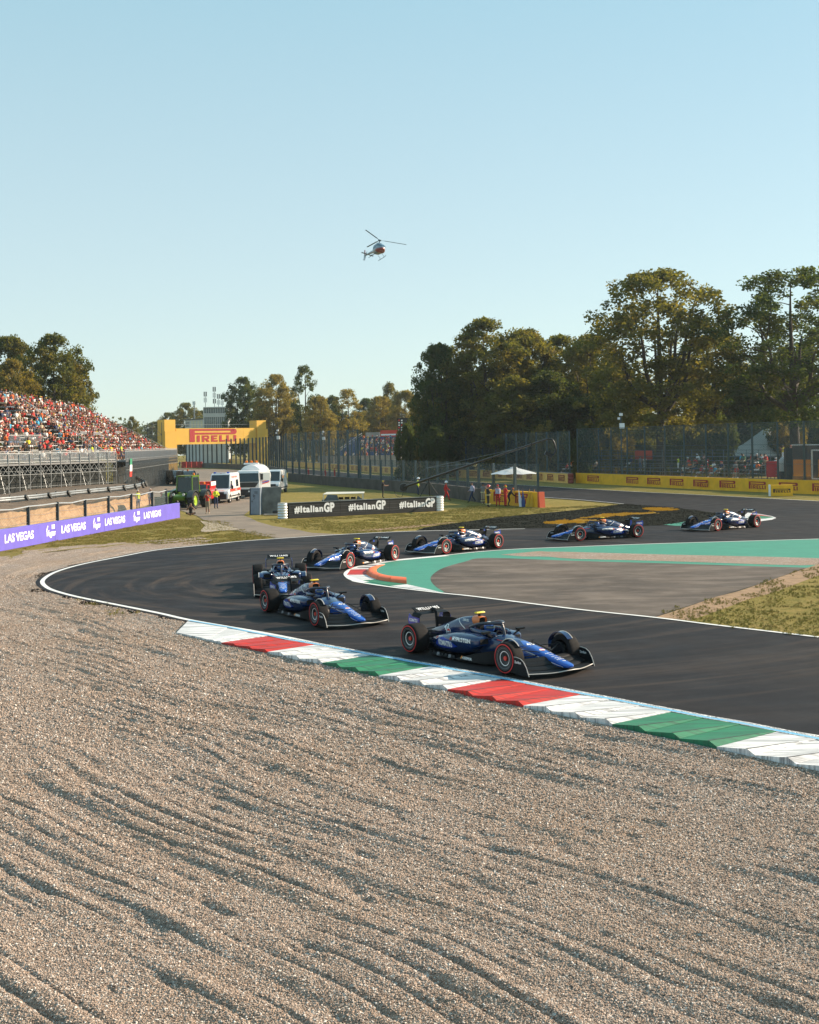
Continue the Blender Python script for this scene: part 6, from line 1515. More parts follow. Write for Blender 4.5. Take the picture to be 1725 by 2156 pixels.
TV = [make_tree(1, 22, 7.0, .14, 7, 430, 88, .38), make_tree(2, 22, 6.2, .10, 6, 400, 88, .36, .85), make_tree(3, 24, 8.5, .22, 8, 450, 66, .36, .8, 1.1, .45),
      make_tree(4, 20, 5.0, .06, 5, 300, 90, .36, 1.0), make_tree(5, 24, 8.5, .26, 9, 470, 66, .30, .75, 1.05, .35), make_tree(6, 6, 3.0, .02, 6, 130, 90, .30, 1.2, .75), make_tree(7, 21, 4.2, .10, 5, 150, 60, .36, .9, 1.0, .3)]
def tree(variant, xz, ytop, half, d, lf, label, name='tree', cat='tree', group=None, base_z=0.0, rz=None):
    tm, cmn, H, rr = TV[variant]; p = D(xz, ytop, d); hgt = p.z - base_z; sx = half * d / F / rr; sz = hgt / (H * .985)
    t = empty(name, label, cat, (p.x, p.y, base_z - .05), R.uniform(0, 6.28) if rz is None else rz, group); t.scale = (sx, sx, sz)
    a = bpy.data.objects.new('trunk', tm); C.objects.link(a); setparent(a, t)
    b = bpy.data.objects.new('crown', cmn); C.objects.link(b); setparent(b, t); b.material_slots[0].link = 'OBJECT'; b.material_slots[0].material = lf
    return t
TG = 'trees behind the right-hand fence'
for v, x, y, hw, d, lf, lab in (
    (2, 1385, 582, 152, 152, LF_OLIVE, 'tall spreading tree with open golden-green crown, left of the tallest right-edge tree'),
    (4, 1668, 576, 165, 146, LF_GREEN, 'tall dark tree with fanned branches at the right edge'),
    (0, 1020, 682, 78, 178, LF_OLIVE, 'tall olive-green tree with lumpy top at the left of the wood'),
    (1, 925, 732, 46, 176, LF_GREEN, 'dark drooping tree at the left end of the right-hand wood'),
    (1, 1105, 702, 66, 182, LF_OLIVE, 'olive tree right of the lumpy-topped tree'),
    (0, 1180, 716, 72, 186, LF_OLIVE, 'olive-gold round tree in the middle of the right-hand wood'),
    (1, 1245, 712, 62, 176, LF_OLIVE, 'olive tree touching the left side of the spreading golden-green tree'),
    (2, 1500, 716, 80, 185, LF_OLIVE, 'golden lit tree filling the gap between the two tall right trees'),
    (0, 1545, 800, 70, 190, LF_GOLD, 'low golden tree behind the fence between the two tall right trees'),
    (3, 908, 800, 34, 196, LF_OLIVE, 'small dark tree at the foot of the wood beside the score tower'),
    (0, 975, 765, 56, 192, LF_OLIVE, 'mid-height olive tree below the lumpy-topped tree'),
    (3, 1080, 800, 60, 170, LF_OLIVE, 'low olive tree in front of the olive trees'),
    (3, 1160, 790, 58, 170, LF_GREEN, 'low dark tree under the olive-gold round tree'),
    (3, 1290, 790, 62, 168, LF_GREEN, 'low dark tree under the left limbs of the spreading tree'),
    (0, 1440, 800, 70, 200, LF_GOLD, 'golden tree glowing behind the trunk of the spreading tree'),
    (3, 1600, 780, 62, 175, LF_GREEN, 'dark lower tree in front of the right-edge tree'),
    (0, 1730, 700, 90, 180, LF_GREEN, 'dark tree cut by the right picture edge'),
    (0, 1270, 780, 80, 215, LF_GOLD, 'golden tree seen through gaps left of the spreading tree')):
    tree(v, x, y, hw * (1.22 if hw < 100 else 1.06), d, lf, lab, group=TG)
MGp = 'trees beyond the bridge and the far stand'
for v, x, y, hw, d, lf, lab in (
    (0, 512, 800, 40, 330, LF_GREEN, 'dark round tree right beside the control tower'),
    (0, 580, 795, 46, 318, LF_GOLD, 'golden broad tree above the right end of the bridge'),
    (6, 640, 776, 30, 300, LF_GREEN, 'tall ragged dark tree with a stepped top right of the bridge'),
    (1, 672, 838, 36, 292, LF_GOLD, 'golden-green tree right of the ragged dark tree'),
    (3, 700, 838, 28, 345, LF_GREEN, 'narrow dark tree between two golden ones'),
    (6, 731, 824, 34, 320, LF_GOLD, 'thin tawny tree with an airy crown'),
    (1, 772, 842, 30, 380, LF_GREEN, 'bluish dark tree behind the thin tawny one'),
    (1, 800, 838, 40, 350, LF_GOLD, 'bronze tree left of the small round tree above the far stand'),
    (3, 821, 811, 24, 360, LF_OLIVE, 'small round-topped tree sticking up above the far stand'),
    (1, 852, 826, 36, 340, LF_GOLD, 'bronze tree right above the far stand'),
    (0, 392, 852, 34, 450, LF_OLIVE, 'hazy round tree left of the control tower'),
    (0, 352, 872, 24, 460, LF_OLIVE, 'hazy small tree at the far left of the tower trees'),
    (0, 425, 868, 24, 470, LF_GREEN, 'hazy tree hidden behind the control tower annex'),
    (0, 278, 880, 16, 430, LF_OLIVE, 'small distant tree just over the end of the grandstand'),
    (3, 545, 850, 30, 350, LF_GREEN, 'lower dark tree between the dark round and golden trees'),
    (3, 610, 850, 30, 330, LF_OLIVE, 'lower olive tree under the golden broad one'),
    (0, 450, 880, 40, 520, LF_OLIVE, 'far low tree behind the control tower'),
    (0, 330, 890, 40, 560, LF_OLIVE, 'farthest low tree left of the bridge'),
    (0, 760, 870, 60, 430, LF_OLIVE, 'wide low tree behind the far stand'),
    (0, 690, 880, 60, 440, LF_GREEN, 'wide low dark tree behind the thin tawny tree')):
    tree(v, x, y, hw, d, lf, lab, group=MGp)
for v, x, y, hw, d, lf, lab in ((0, 112, 714, 72, 200, LF_OLIVE, 'big spreading tree rising behind the top of the left grandstand'), (1, 15, 716, 66, 205, LF_OLIVE, 'tree cut by the left picture edge behind the grandstand'),
    (0, 25, 765, 55, 192, LF_GOLD, 'yellow-green lower tree at the left edge behind the grandstand'), (3, 150, 770, 44, 210, LF_OLIVE, 'lower tree at the right foot of the big spreading tree')):
    tree(v, x, y, hw, d, lf, lab, group='trees behind the left grandstand')
# undergrowth behind the fences: countable shrubs
for k in range(34):
    x = 850 + 27 * k + R.uniform(-8, 8); d = R.uniform(150, 190)
    lf = R.choice((LF_GREEN, LF_GREEN, LF_OLIVE, LF_GOLD))
    tree(5, x, 905 + R.uniform(-22, 18) - (x - 860) * .018, R.uniform(20, 34), d, lf, f"{ {LF_GREEN: 'dark green', LF_OLIVE: 'olive', LF_GOLD: 'golden'}[lf] } shrub, {ORD[k] if k < 20 else ORD[33 - k] + ' from right,' if k > 13 else ORD[k]} {'from left ' if k < 20 else ''}in the undergrowth behind the fence", 'shrub', 'shrub', 'shrubs in the undergrowth behind the fence')
# dark wood closing the view far behind the stands (reads as one mass)
Vt, Ft = [], []
for k in range(0, 22000):
    x = R.uniform(-300, 330); y = 520 + R.uniform(0, 50) + abs(x) * .05; z = R.random() ** .8 * (13 + 4 * math.sin(x * .08) + 3 * math.sin(x * .23)); q = R.uniform(.35, .8); n0 = len(Vt)
    a = R.uniform(0, 6.28); ux, uy = math.cos(a) * q, math.sin(a) * q * .5; tl = R.uniform(-.6, .6) * q
    Vt += [(x - ux, y - uy, z - q * .6), (x + ux * .3, y - uy, z - q * .4 + tl), (x + ux, y + uy, z + q * .5), (x - ux * .4, y + uy, z + q * .7)]; Ft.append((n0, n0 + 1, n0 + 2, n0 + 3))
me = bpy.data.meshes.new('far_wood'); me.from_pydata(Vt, [], Ft); me.materials.append(LF_OLIVE); o = bpy.data.objects.new('far_wood', me); C.objects.link(o); tag(o, kind='stuff')
# ------------------------------------------------------------------ vehicles on the service road
WHV = pm('white_van_paint', (.74, .75, .76), .3, coat=.5)
GLS = pm('dark_vehicle_glass', (.012, .018, .022), .08, spec=.8)
BLKP = pm('black_plastic', (.014, .014, .015), .5)
REDV = pm('red_vehicle_paint', (.50, .025, .02), .3, coat=.4)
BLKV = pm('black_vehicle_paint', (.010, .011, .013), .22, coat=.6)
GRNV = pm('lime_green_paint', (.085, .16, .010), .35, coat=.3)
DGRN = pm('dark_green_paint', (.03, .06, .02), .4)
HLMP = pm('headlamp_lens', (.55, .58, .60), .15, spec=.8)
AMB = pm('amber_beacon', (.75, .18, .01), .25)
BLUL = pm('blue_beacon', (.02, .08, .45), .2)
RIMS = pm('steel_wheel', (.30, .30, .31), .4, metal=.6)
TYR2 = pm('dusty_tyre', (.022, .021, .020), .85, var=.3, vscale=6)
def wheel_at(root, x, y, r_, wd, rim=RIMS, tread=False):
    """wheel with its axle along y"""
    w_ = bpy.data.objects.new('wheel', None); C.objects.link(w_); w_.location = (x, y, r_); setparent(w_, root); h = wd / 2
    MB().lathe([(r_ * .60, -h), (r_ * .92, -h), (r_, -h * .7), (r_, h * .7), (r_ * .92, h), (r_ * .60, h)], 24).build('tyre', TYR2, w_, smooth=40)
    MB().lathe([(r_ * .61, -h * .9), (r_ * .60, h * .9), (r_ * .55, h * .75), (r_ * .30, h * .65), (r_ * .22, h * .85), (0, h * .85)] if y > 0 else [(r_ * .61, h * .9), (r_ * .60, -h * .9), (r_ * .55, -h * .75), (r_ * .30, -h * .65), (r_ * .22, -h * .85), (0, -h * .85)], 20).build('rim', rim, w_, smooth=30)
    if tread:
        for k in range(22):
            a = 2 * math.pi * k / 22
            for s2 in (1, -1): MB().bar((r_ * 1.015 * math.cos(a), s2 * .03, r_ * 1.015 * math.sin(a)), (r_ * 1.0 * math.cos(a + .16), s2 * h * .95, r_ * 1.0 * math.sin(a + .16)), .07, .06).build('tread_lug', TYR2, w_)
    return w_
def shell(profile, hw, taper=.0, zt=None, bevel=.05):
    """vehicle body from a side outline (x,z): sides lean in by taper above the belt; bevelled edges"""
    bm = bmesh.new(); top = max(z for _, z in profile); n = len(profile)
    def yy(z): return hw - taper * max(0, (z - 1.0) / max(.01, top - 1.0))
    L_ = [bm.verts.new((x, yy(z), z)) for x, z in profile]; R_ = [bm.verts.new((x, -yy(z), z)) for x, z in profile]
    bm.faces.new(L_); bm.faces.new(R_[::-1])
    for i in range(n): bm.faces.new((L_[i], R_[i], R_[(i + 1) % n], L_[(i + 1) % n]))
    bmesh.ops.recalc_face_normals(bm, faces=bm.faces)
    if bevel: bmesh.ops.bevel(bm, geom=bm.edges[:], offset=bevel, segments=2, affect='EDGES', clamp_overlap=True)
    bm.verts.index_update(); m = MB(); m.add([v.co[:] for v in bm.verts], [tuple(v.index for v in f.verts) for f in bm.faces]); bm.free(); return m
def plate(root, pts, nm, mt, push=.012):
    """thin panel set just proud of the body"""
    p = [Vector(q) for q in pts]; nn = (p[1] - p[0]).cross(p[2] - p[0]).normalized() * push
    return MB().extrude([tuple(q) for q in p], nn).build(nm, mt, root)
def side_panel(root, sy, pts, hwf, nm, mt, push=.014):
    """panel on the flank: pts are (x,z); hwf(z) gives the half width"""
    return MB().extrude([(x, sy * (hwf(z) - .004), z) for x, z in pts], (0, sy * push, 0)).build(nm, mt, root)
def van(name, label, cat, loc, rz, paint, H=2.55, L=5.6, hw=1.0, roof='high', wr=.34):
    """panel van: nose at +x"""
    t = empty(name, label, cat, loc, rz); f_ = L / 2
    prof = [(-f_, .42), (-f_, H - .12), (-f_ + .12, H), (f_ - 1.95, H), (f_ - 1.75, H - .06), (f_ - .98, 1.28), (f_ - .18, 1.08), (f_, .78), (f_, .36)]
    b = shell(prof, hw, .14); b.build('body', paint, t, smooth=35)
    def hwf(z): return hw - .14 * max(0, (z - 1.0) / (H - 1.0))
    # windscreen
    a, b_ = Vector((f_ - 1.70, 0, H - .16)), Vector((f_ - 1.03, 0, 1.33)); up = (a - b_)
    nn = Vector((up.z, 0, -up.x)).normalized() * .03
    q = [a + nn + Vector((0, -.80, 0)), a + nn + Vector((0, .80, 0)), b_ + nn + Vector((0, .88, 0)), b_ + nn + Vector((0, -.88, 0))]
    MB().extrude([tuple(p) for p in q], -nn * .8).build('windscreen', GLS, t)
    for sy in (1, -1):
        side_panel(t, sy, [(f_ - 1.12, 1.34), (f_ - 1.66, 1.98), (f_ - 2.15, 2.0), (f_ - 2.15, 1.34)], hwf, 'side_window', GLS, .02)
        side_panel(t, sy, [(f_ - 1.0, .5), (f_ - 1.0, 1.30), (f_ - 1.04, 1.30), (f_ - 1.04, .5)], hwf, 'door_gap', BLKP, .010)
        side_panel(t, sy, [(f_ - 2.22, .5), (f_ - 2.22, 2.1), (f_ - 2.25, 2.1), (f_ - 2.25, .5)], hwf, 'door_gap', BLKP, .010)
        side_panel(t, sy, [(-f_ + .3, .55), (-f_ + .3, .66), (f_ - 1.5, .66), (f_ - 1.5, .55)], hwf, 'side_moulding', BLKP, .022)
        MB().box((f_ - 1.18, sy * (hw + .14), 1.42), (.10, .20, .34)).build('mirror', BLKP, t)
        hl = MB().extrude([(f_ - .52, sy * .62, 1.10), (f_ - .22, sy * .58, 1.04), (f_ - .16, sy * .60, .88), (f_ - .45, sy * .64, .95)], (0, sy * .36, 0)).build('headlight', HLMP, t)
        for x in (f_ - .95, -f_ + 1.05):
            wheel_at(t, x, sy * (hw - .12), wr, .23)
            MB().lathe([(wr + .02, -.02), (wr + .10, -.02), (wr + .10, .02), (wr + .02, .02)], 20, c=(x, sy * (hw - .005), wr), close=True).build('wheel_arch', BLKP, t)
    MB().extrude([(f_ - .30, -hw - .015, .34), (f_ + .06, -.84, .36), (f_ + .06, .84, .36), (f_ - .30, hw + .015, .34)], (0, 0, .50)).build('bumper', BLKP, t)
    MB().extrude([(f_ - .06, -.62, .84), (f_ - .12, -.62, 1.04), (f_ - .12, .62, 1.04), (f_ - .06, .62, .84)], (.09, 0, 0)).build('grille', BLKP, t)
    return t, hwf, f_
def heading(p, q): v_ = q - p; return math.atan2(v_.y, v_.x)
# ambulance: nose towards the camera and a little right
pa = G(458, 1056); pa.z = -.05; rzA = rad(-93)
amb, hwf, f_ = van('ambulance', 'white ambulance with red side stripe parked between the red jeep and the tanker truck', 'ambulance', (-17.5, 112.0, -.05), rzA, WHV, 2.70, 5.9, 1.03)
for sy in (1, -1):
    side_panel(amb, sy, [(-f_ + .03, 1.02), (-f_ + .03, 1.26), (f_ - 1.1, 1.26), (f_ - 1.1, 1.02)], hwf, 'red_stripe', DECR, .008)
    side_panel(amb, sy, [(-f_ + .9, 1.42), (-f_ + .9, 2.05), (-f_ + 1.9, 2.05), (-f_ + 1.9, 1.42)], hwf, 'rear_window', GLS, .018)
    tx = fit(text('CROCE ROSSA ITALIANA', 1, bold=.02), 2.6, .17); on_plane(tx, (f_ - 2.0 if sy > 0 else -f_ + 1.3, sy * (hwf(2.3) + .02), 2.26), (-sy, 0, 0), (0, 0, 1)); tx.build('lettering', DECR, amb)
    tx = fit(text('SOCCORSO', 1, bold=.02), .9, .12); on_plane(tx, (f_ - 3.2 if sy > 0 else -f_ + 1.8, sy * (hwf(1.1) + .02), 1.08), (-sy, 0, 0), (0, 0, 1)); tx.build('lettering', DECW, amb)
tx = fit(text('AMBULANZA', 1, bold=.03), 1.25, .14); on_plane(tx, (f_ - .30, -.625, 1.13), (0, 1, 0), (-.94, 0, .3)); tx.build('lettering', DECR, amb)
for y in (-.6, .6): MB().box((f_ - 2.15, y, 2.76), (.18, .26, .14)).build('beacon', BLUL, amb)
MB().box((f_ - 2.06, 0, 2.74), (.3, 1.0, .10)).build('roof_pod', WHV, amb)
for a_, b_ in ((.05, .17), (.17, .05)): MB().box((f_ - 1.84, 0, 2.60), (.02, b_ * 1.4, a_ * 1.4)).build('red_cross', DECR, amb)
# tanker / sweeper truck
trk = empty('tanker_truck', 'white tanker truck with rounded tank and open cab door behind the ambulance', 'truck', (-15.9, 121.5, -.05), rad(-93))
cab = shell([(1.9, .55), (1.9, 2.62), (2.1, 2.78), (3.15, 2.72), (3.42, 1.75), (3.48, .95), (3.44, .5)], 1.22, .10, bevel=.07); cab.build('cab', WHV, trk, smooth=35)
MB().extrude([(3.25, -1.06, 2.50), (3.25, 1.06, 2.50), (3.47, 1.10, 1.66), (3.47, -1.10, 1.66)], (.03, 0, .008)).build('windscreen', GLS, trk)
MB().box((3.47, 0, .62), (.16, 2.38, .62)).build('bumper', BLKP, trk)
MB().extrude([(3.47, -1.1, 1.60), (3.47, 1.1, 1.60), (3.49, .75, 1.12), (3.49, -.75, 1.12)], (.03, 0, 0)).build('grille', BLKP, trk)
MB().box((3.56, .35, .72), (.02, .52, .14)).build('number_plate', DECW, trk)
rings = []
for x, q in ((1.75, .72), (1.70, .96), (1.5, 1.0), (-3.0, 1.0), (-3.3, .9), (-3.4, .7)):
    rings.append([(x, 1.24 * q * math.cos(a), 2.12 + 1.22 * q * math.sin(a) if math.sin(a) > -.4 else 2.12 - .5 * q) for a in [2 * math.pi * k / 28 for k in range(28)]])
MB().loft(rings).build('tank', WHV, trk, smooth=35)
MB().box((-.8, 0, 1.1), (5.0, 1.9, .5)).build('chassis', BLKP, trk)
lb = MB().box((1.2, .0, 3.42), (.35, 1.5, .16)).build('light_bar', DECW, trk)
for y in (-.5, 0, .5): MB().lathe([(0, -.0), (.13, 0), (.12, .2), (0, .24)], 10, axis='z', c=(1.2, y, 3.50)).build('beacon', AMB, lb)
for sy in (1, -1):
    for x in (2.6, -1.4, -2.6): wheel_at(trk, x, sy * 1.05, .50, .30)
    MB().extrude([(2.15, sy * 1.215, 1.72), (3.0, sy * 1.215, 1.72), (2.95, sy * 1.15, 2.5), (2.2, sy * 1.15, 2.5)], (0, sy * .02, 0)).build('side_window', GLS, trk)
    MB().box((3.35, sy * 1.42, 2.15), (.16, .22, .60)).build('mirror', BLKP, trk)
dr = MB().extrude([(2.98, 1.22, .95), (3.0, 1.22, 2.6), (2.3, 2.05, 2.6), (2.28, 2.05, .95)], (.03, .04, 0)).build('open_door', WHV, trk)
MB().extrude([(2.93, 1.30, 1.75), (2.94, 1.30, 2.5), (2.36, 1.99, 2.5), (2.35, 1.99, 1.75)], (.055, .075, 0)).build('door_window', pm('pale_reflecting_glass', (.45, .5, .52), .1), dr)
for k, mt in enumerate((DECR, BLUL, DECR)):
    MB().extrude([(2.90, 1.33, 1.42 + .11 * k), (2.90, 1.33, 1.47 + .11 * k), (2.40, 1.93, 1.66 + .11 * k), (2.40, 1.93, 1.58 + .11 * k)], (.055, .075, 0)).build('door_stripe', mt, dr)
person('sit', 'truck driver in white shirt sitting behind the tanker windscreen', (-16.1, 118.9, 1.15), rad(-93), 0, 'white', 'denim', 'dark', 'brown')
# white van behind
vn, hwf, f2 = van('van', 'white panel van parked behind the tanker truck', 'van', (-15.0, 132.0, -.05), rad(-94), WHV, 2.5, 5.4, 1.0)
tx = fit(text('ops', 1, bold=.04), .8, .4); on_plane(tx, (f2 - 2.4, hwf(1.6) + .02, 1.5), (-1, 0, 0), (0, 0, 1)); tx.build('lettering', DECO, vn)
# red rescue off-roader
jp = empty('rescue_jeep', 'red rescue off-roader half hidden behind the green telehandler', 'off-roader', (-18.9, 107.8, -.05), rad(-96))
shell([(-2.0, .5), (-2.0, 1.15), (-.2, 1.2), (-.15, 1.80), (0, 1.86), (.75, 1.84), (1.2, 1.25), (2.05, 1.12), (2.15, .8), (2.15, .45)], .92, .12, bevel=.06).build('body', REDV, jp, smooth=35)
MB().extrude([(.80, -.76, 1.78), (.80, .76, 1.78), (1.24, .80, 1.30), (1.24, -.80, 1.30)], (.02, 0, .02)).build('windscreen', GLS, jp)
MB().box((-1.05, 0, 1.65), (1.7, 1.7, .8)).build('load_cover', REDV, jp)
MB().box((-1.05, .87, 1.85), (1.6, .02, .35)).build('white_side_band', DECW, jp)
MB().box((2.17, 0, .60), (.12, 1.7, .3)).build('bumper', BLKP, jp)
MB().lathe([(0, 0), (.12, 0), (.11, .18), (0, .21)], 10, axis='z', c=(.4, -.4, 1.86)).build('beacon', AMB, jp)
MB().lathe([(0, 0), (.12, 0), (.11, .18), (0, .21)], 10, axis='z', c=(.4, .4, 1.86)).build('beacon', AMB, jp)
for sy in (1, -1):
    MB().extrude([(0, sy * .85, 1.30), (1.05, sy * .86, 1.30), (.70, sy * .81, 1.76), (.02, sy * .81, 1.76)], (0, sy * .015, 0)).build('side_window', GLS, jp)
    MB().box((2.14, sy * .68, .95), (.06, .28, .2)).build('headlight', HLMP, jp)
    for x in (1.35, -1.3): wheel_at(jp, x, sy * .84, .40, .26)
# lime-green telehandler
th = empty('telehandler', 'lime green telehandler with big lugged tyres beside the end of the violet banner', 'telehandler', (-18.9, 101.6, -.05), rad(-102)); 
shell([(-2.2, .85), (-2.2, 1.45), (-1.0, 1.55), (.2, 1.42), (1.9, 1.20), (2.1, 1.05), (2.05, .75), (-1.9, .70)], .50, .0, bevel=.06).build('chassis', GRNV, th, smooth=35)
ca = MB()
for x, y in ((-.75, .30), (.75, .30), (-.75, 1.08), (.62, 1.08), (-.75, -.45), (.75, -.45)): ca.bar((x, y - .3, 1.3), (x * .88, (y - .3) * .95, 2.72), .09)
CY0, CY1 = -.80, .80
cabn = empty('x', None, None); bpy.data.objects.remove(cabn)
cb_ = MB()
for x in (-.78, .85):
    for y in (-.70, .70): cb_.bar((x, y, 1.35), (x * .86, y * .93, 2.70), .09)
for y in (-.66, .66): cb_.bar((-.68, y, 2.70), (.74, y, 2.70), .09)
cfr = MB().box((0.03, 0, 2.76), (1.62, 1.46, .09)).build('cab_roof', GRNV, th); cb_ = cb_.build('cab_frame', GRNV, th); cb_['kind'] = 'stuff'
MB().extrude([(.80, -.64, 1.42), (.80, .64, 1.42), (.71, .60, 2.64), (.71, -.60, 2.64)], (.02, 0, 0)).build('windscreen', pm('tinted_cab_glass', (.05, .07, .08), .08, trans=.55), th)
for sy in (1, -1): MB().extrude([(-.70, sy * .72, 1.42), (.74, sy * .72, 1.42), (.66, sy * .66, 2.62), (-.62, sy * .66, 2.62)], (0, sy * .015, 0)).build('cab_side_glass', MATS['tinted_cab_glass'], th)
MB().lathe([(0, 0), (.10, 0), (.09, .16), (0, .19)], 10, axis='z', c=(-.3, .4, 2.81)).build('beacon', AMB, th)
bm_ = MB().bar((-2.3, -1.02, 1.75), (2.6, -1.02, 1.15), .36, .42); bo_ = bm_.build('lifting_boom', GRNV, th)
MB().bar((2.5, -1.02, 1.2), (3.4, -1.02, .75), .26, .30).build('boom_head', DGRN, bo_)
MB().box((3.5, -.9, .75), (.12, 1.2, .8)).build('fork_carriage', DGRN, bo_)
for y in (-1.3, -.5): MB().box((4.05, y, .40), (1.1, .12, .06)).build('fork', BLKP, bo_)
tx = fit(text('MERLO', 1, bold=.05), .9, .2); on_plane(tx, (1.2, -1.215, 1.26), (1, 0, -.12), (0.12, 0, 1)); tx.build('lettering', BLKP, bo_)
for sy in (1, -1):
    for x in (1.35, -1.45):
        wheel_at(th, x, sy * .98, .72, .50, pm('lime_rim', (.28, .42, .02), .4), tread=True)
        fen = MB(); fen.loft([[(x + .86 * math.cos(a), sy * .72, .72 + .86 * math.sin(a)), (x + .86 * math.cos(a), sy * 1.24, .72 + .86 * math.sin(a)), (x + .82 * math.cos(a), sy * 1.24, .72 + .82 * math.sin(a)), (x + .82 * math.cos(a), sy * .72, .72 + .82 * math.sin(a))] for a in [rad(20 + 14 * k) for k in range(11)]]); fen.build('mudguard', pm('dark_grey_mudguard', (.05, .06, .06), .5), th, smooth=40)
    MB().lathe([(0, -.04), (.11, -.04), (.11, .04), (0, .04)], 10, axis='x', c=(2.1, sy * .45, 1.25)).build('headlight', HLMP, th)
person('sit', 'telehandler driver in red shirt sitting in the green cab', (-18.9, 101.7, 1.28), rad(-102), 0, 'red', 'denim', 'dark', 'brown')
# black vans in a row by the end of the stand
for k in range(5):
    nm = ('first black people carrier of the row, nearest, with pale windscreen and orange beacon', 'second black people carrier in the row by the end of the stand', 'third black people carrier in the row by the end of the stand', 'fourth black people carrier in the row by the end of the stand', 'last black people carrier of the row, half hidden by the stand')[k]
    vb_, _, _ = van('people_carrier', nm, 'van', (-30.4 - 2.35 * k, 163 + 4.6 * k, -.05), rad(-63), BLKV, 1.95, 5.0, .95); vb_['group'] = 'black people carriers parked in a row'
    if k == 0: MB().lathe([(0, 0), (.14, 0), (.12, .22), (0, .26)], 10, axis='z', c=(.2, 0, 1.95)).build('beacon', AMB, vb_)

# ------------------------------------------------------------------ concrete block with steel cabinet
cbk = empty('concrete_block', 'tall tilted concrete block at the corner of the service road', 'concrete block', (-10.62, 90.9, -.06), rad(8))
MB().extrude([(-.74, -.3, 0), (.66, -.3, 0), (.78, -.3, 2.06), (-.66, -.3, 2.06)], (0, .75, 0)).build('slab', pm('weathered_block', (.15, .155, .15), .9, var=.4, vscale=1.6, bump=.3), cbk)
cbt = empty('steel_cabinet', 'blue-grey steel cabinet with a graffiti scrawl leaning on the concrete block', 'cabinet', (-11.72, 90.45, -.06), rad(-14))
CABM = pm('blue_grey_cabinet', (.16, .20, .25), .5, var=.15, vscale=2)
MB().extrude([(-.40, -.28, 0), (.42, -.28, 0), (.46, -.28, 2.02), (-.36, -.28, 2.02)], (0, .55, 0)).build('body', CABM, cbt)
d_ = MB().extrude([(-.30, -.30, .08), (.38, -.30, .08), (.42, -.30, 1.92), (-.27, -.30, 1.92)], (0, .016, 0)).build('door', pm('cabinet_door_grey', (.20, .24, .29), .45, var=.1, vscale=3), cbt)
for k in range(4): MB().box((.15, -.305, 1.62 + .05 * k), (.26, .01, .02)).build('vent_slot', BLKP, d_)
MB().box((-.18, -.31, 1.02), (.05, .03, .12)).build('handle', BLKP, d_)
MB().tube(crom([(-.12, -.305, 1.45), (-.02, -.305, 1.55), (-.08, -.305, 1.32), (.06, -.305, 1.50), (.02, -.305, 1.22), (-.10, -.305, 1.18)], 4), .012, 4).build('graffiti', BLKP, d_)
MB().box((-.345, -.29, 1.0), (.07, .03, 1.98), rot=Matrix.Rotation(rad(1.2), 3, 'Y')).build('edge_strip', pm('dark_edge', (.03, .035, .04), .6), cbt)
# ------------------------------------------------------------------ people on the left
def standing(pose, x, y, rz, label, h=None, **kw):
    p = G(x, y, -.05); return person(pose, label, p, rad(rz), **kw)
standing('stand_arms', 437.5, 1082, -100, 'photographer in red bib and camouflage shorts standing by the telehandler wheel', skin=1, shirt='red', trousers='khaki', shoes='beige', hat='brown')
standing('cross_legged', 402, 1085, -80, 'photographer in black sitting cross-legged by the end of the violet banner', skin=1, shirt='black', trousers='dark', shoes='dark', hat='brown')
standing('stand_crossed', 455, 1071, -60, 'marshal in yellow jacket and white helmet standing before the red off-roader', skin=0, shirt='hi-vis yellow', trousers='navy', shoes='dark', hat='white')
standing('stand_arms', 566, 1077.5, 20, 'man in white shirt and black shorts standing behind the concrete block', skin=0, shirt='white', trousers='black', shoes='red', hat='brown')
person('stand', 'marshal in yellow waistcoat and white helmet behind the wire fence by the earth bank', Vector((-22.6, 99.0, -.05)), rad(-40), 0, 'hi-vis yellow', 'navy', 'dark', 'white')
person('stand', 'marshal in pale bib and white helmet behind the last fence posts', Vector((-22.1, 101.5, -.05)), rad(-60), 0, 'mauve', 'red', 'dark', 'white')
person('hunch', 'marshal in red suit bending over behind the end of the wire fence', Vector((-20.6, 100.5, -.05)), rad(160), 0, 'red', 'red', 'dark', 'red')
person('stand', 'person in dark clothes standing at the yellow bridge foot beside the red barriers', G(379, 985, -.05), rad(-90), 0, 'navy', 'navy', 'dark', 'dark', 'pair in dark clothes at the bridge foot')
person('stand', 'person in black holding a raised flag at the yellow bridge foot', G(372, 985, -.05), rad(-90), 0, 'black', 'black', 'dark', 'dark', 'pair in dark clothes at the bridge foot')
# camera bag, plank and helmet on the grass behind the block
bg_ = empty('plank_platform', 'low pale plank platform lying on the grass behind the concrete block', 'platform', G(577, 1085, -.06), 0)
MB().box((0, 0, .07), (1.5, .6, .06)).build('plank', CONL, bg_)
bag = empty('bag', 'dark camera bag lying on the plank platform', 'bag', G(583, 1083, .0), .4); MB().loft([[(q * .34 * math.cos(a), q * .2 * math.sin(a), z) for a in [k * .524 for k in range(12)]] for z, q in ((.10, .9), (.18, 1.05), (.28, .9), (.32, .5))]).build('body', BLKP, bag, smooth=50)
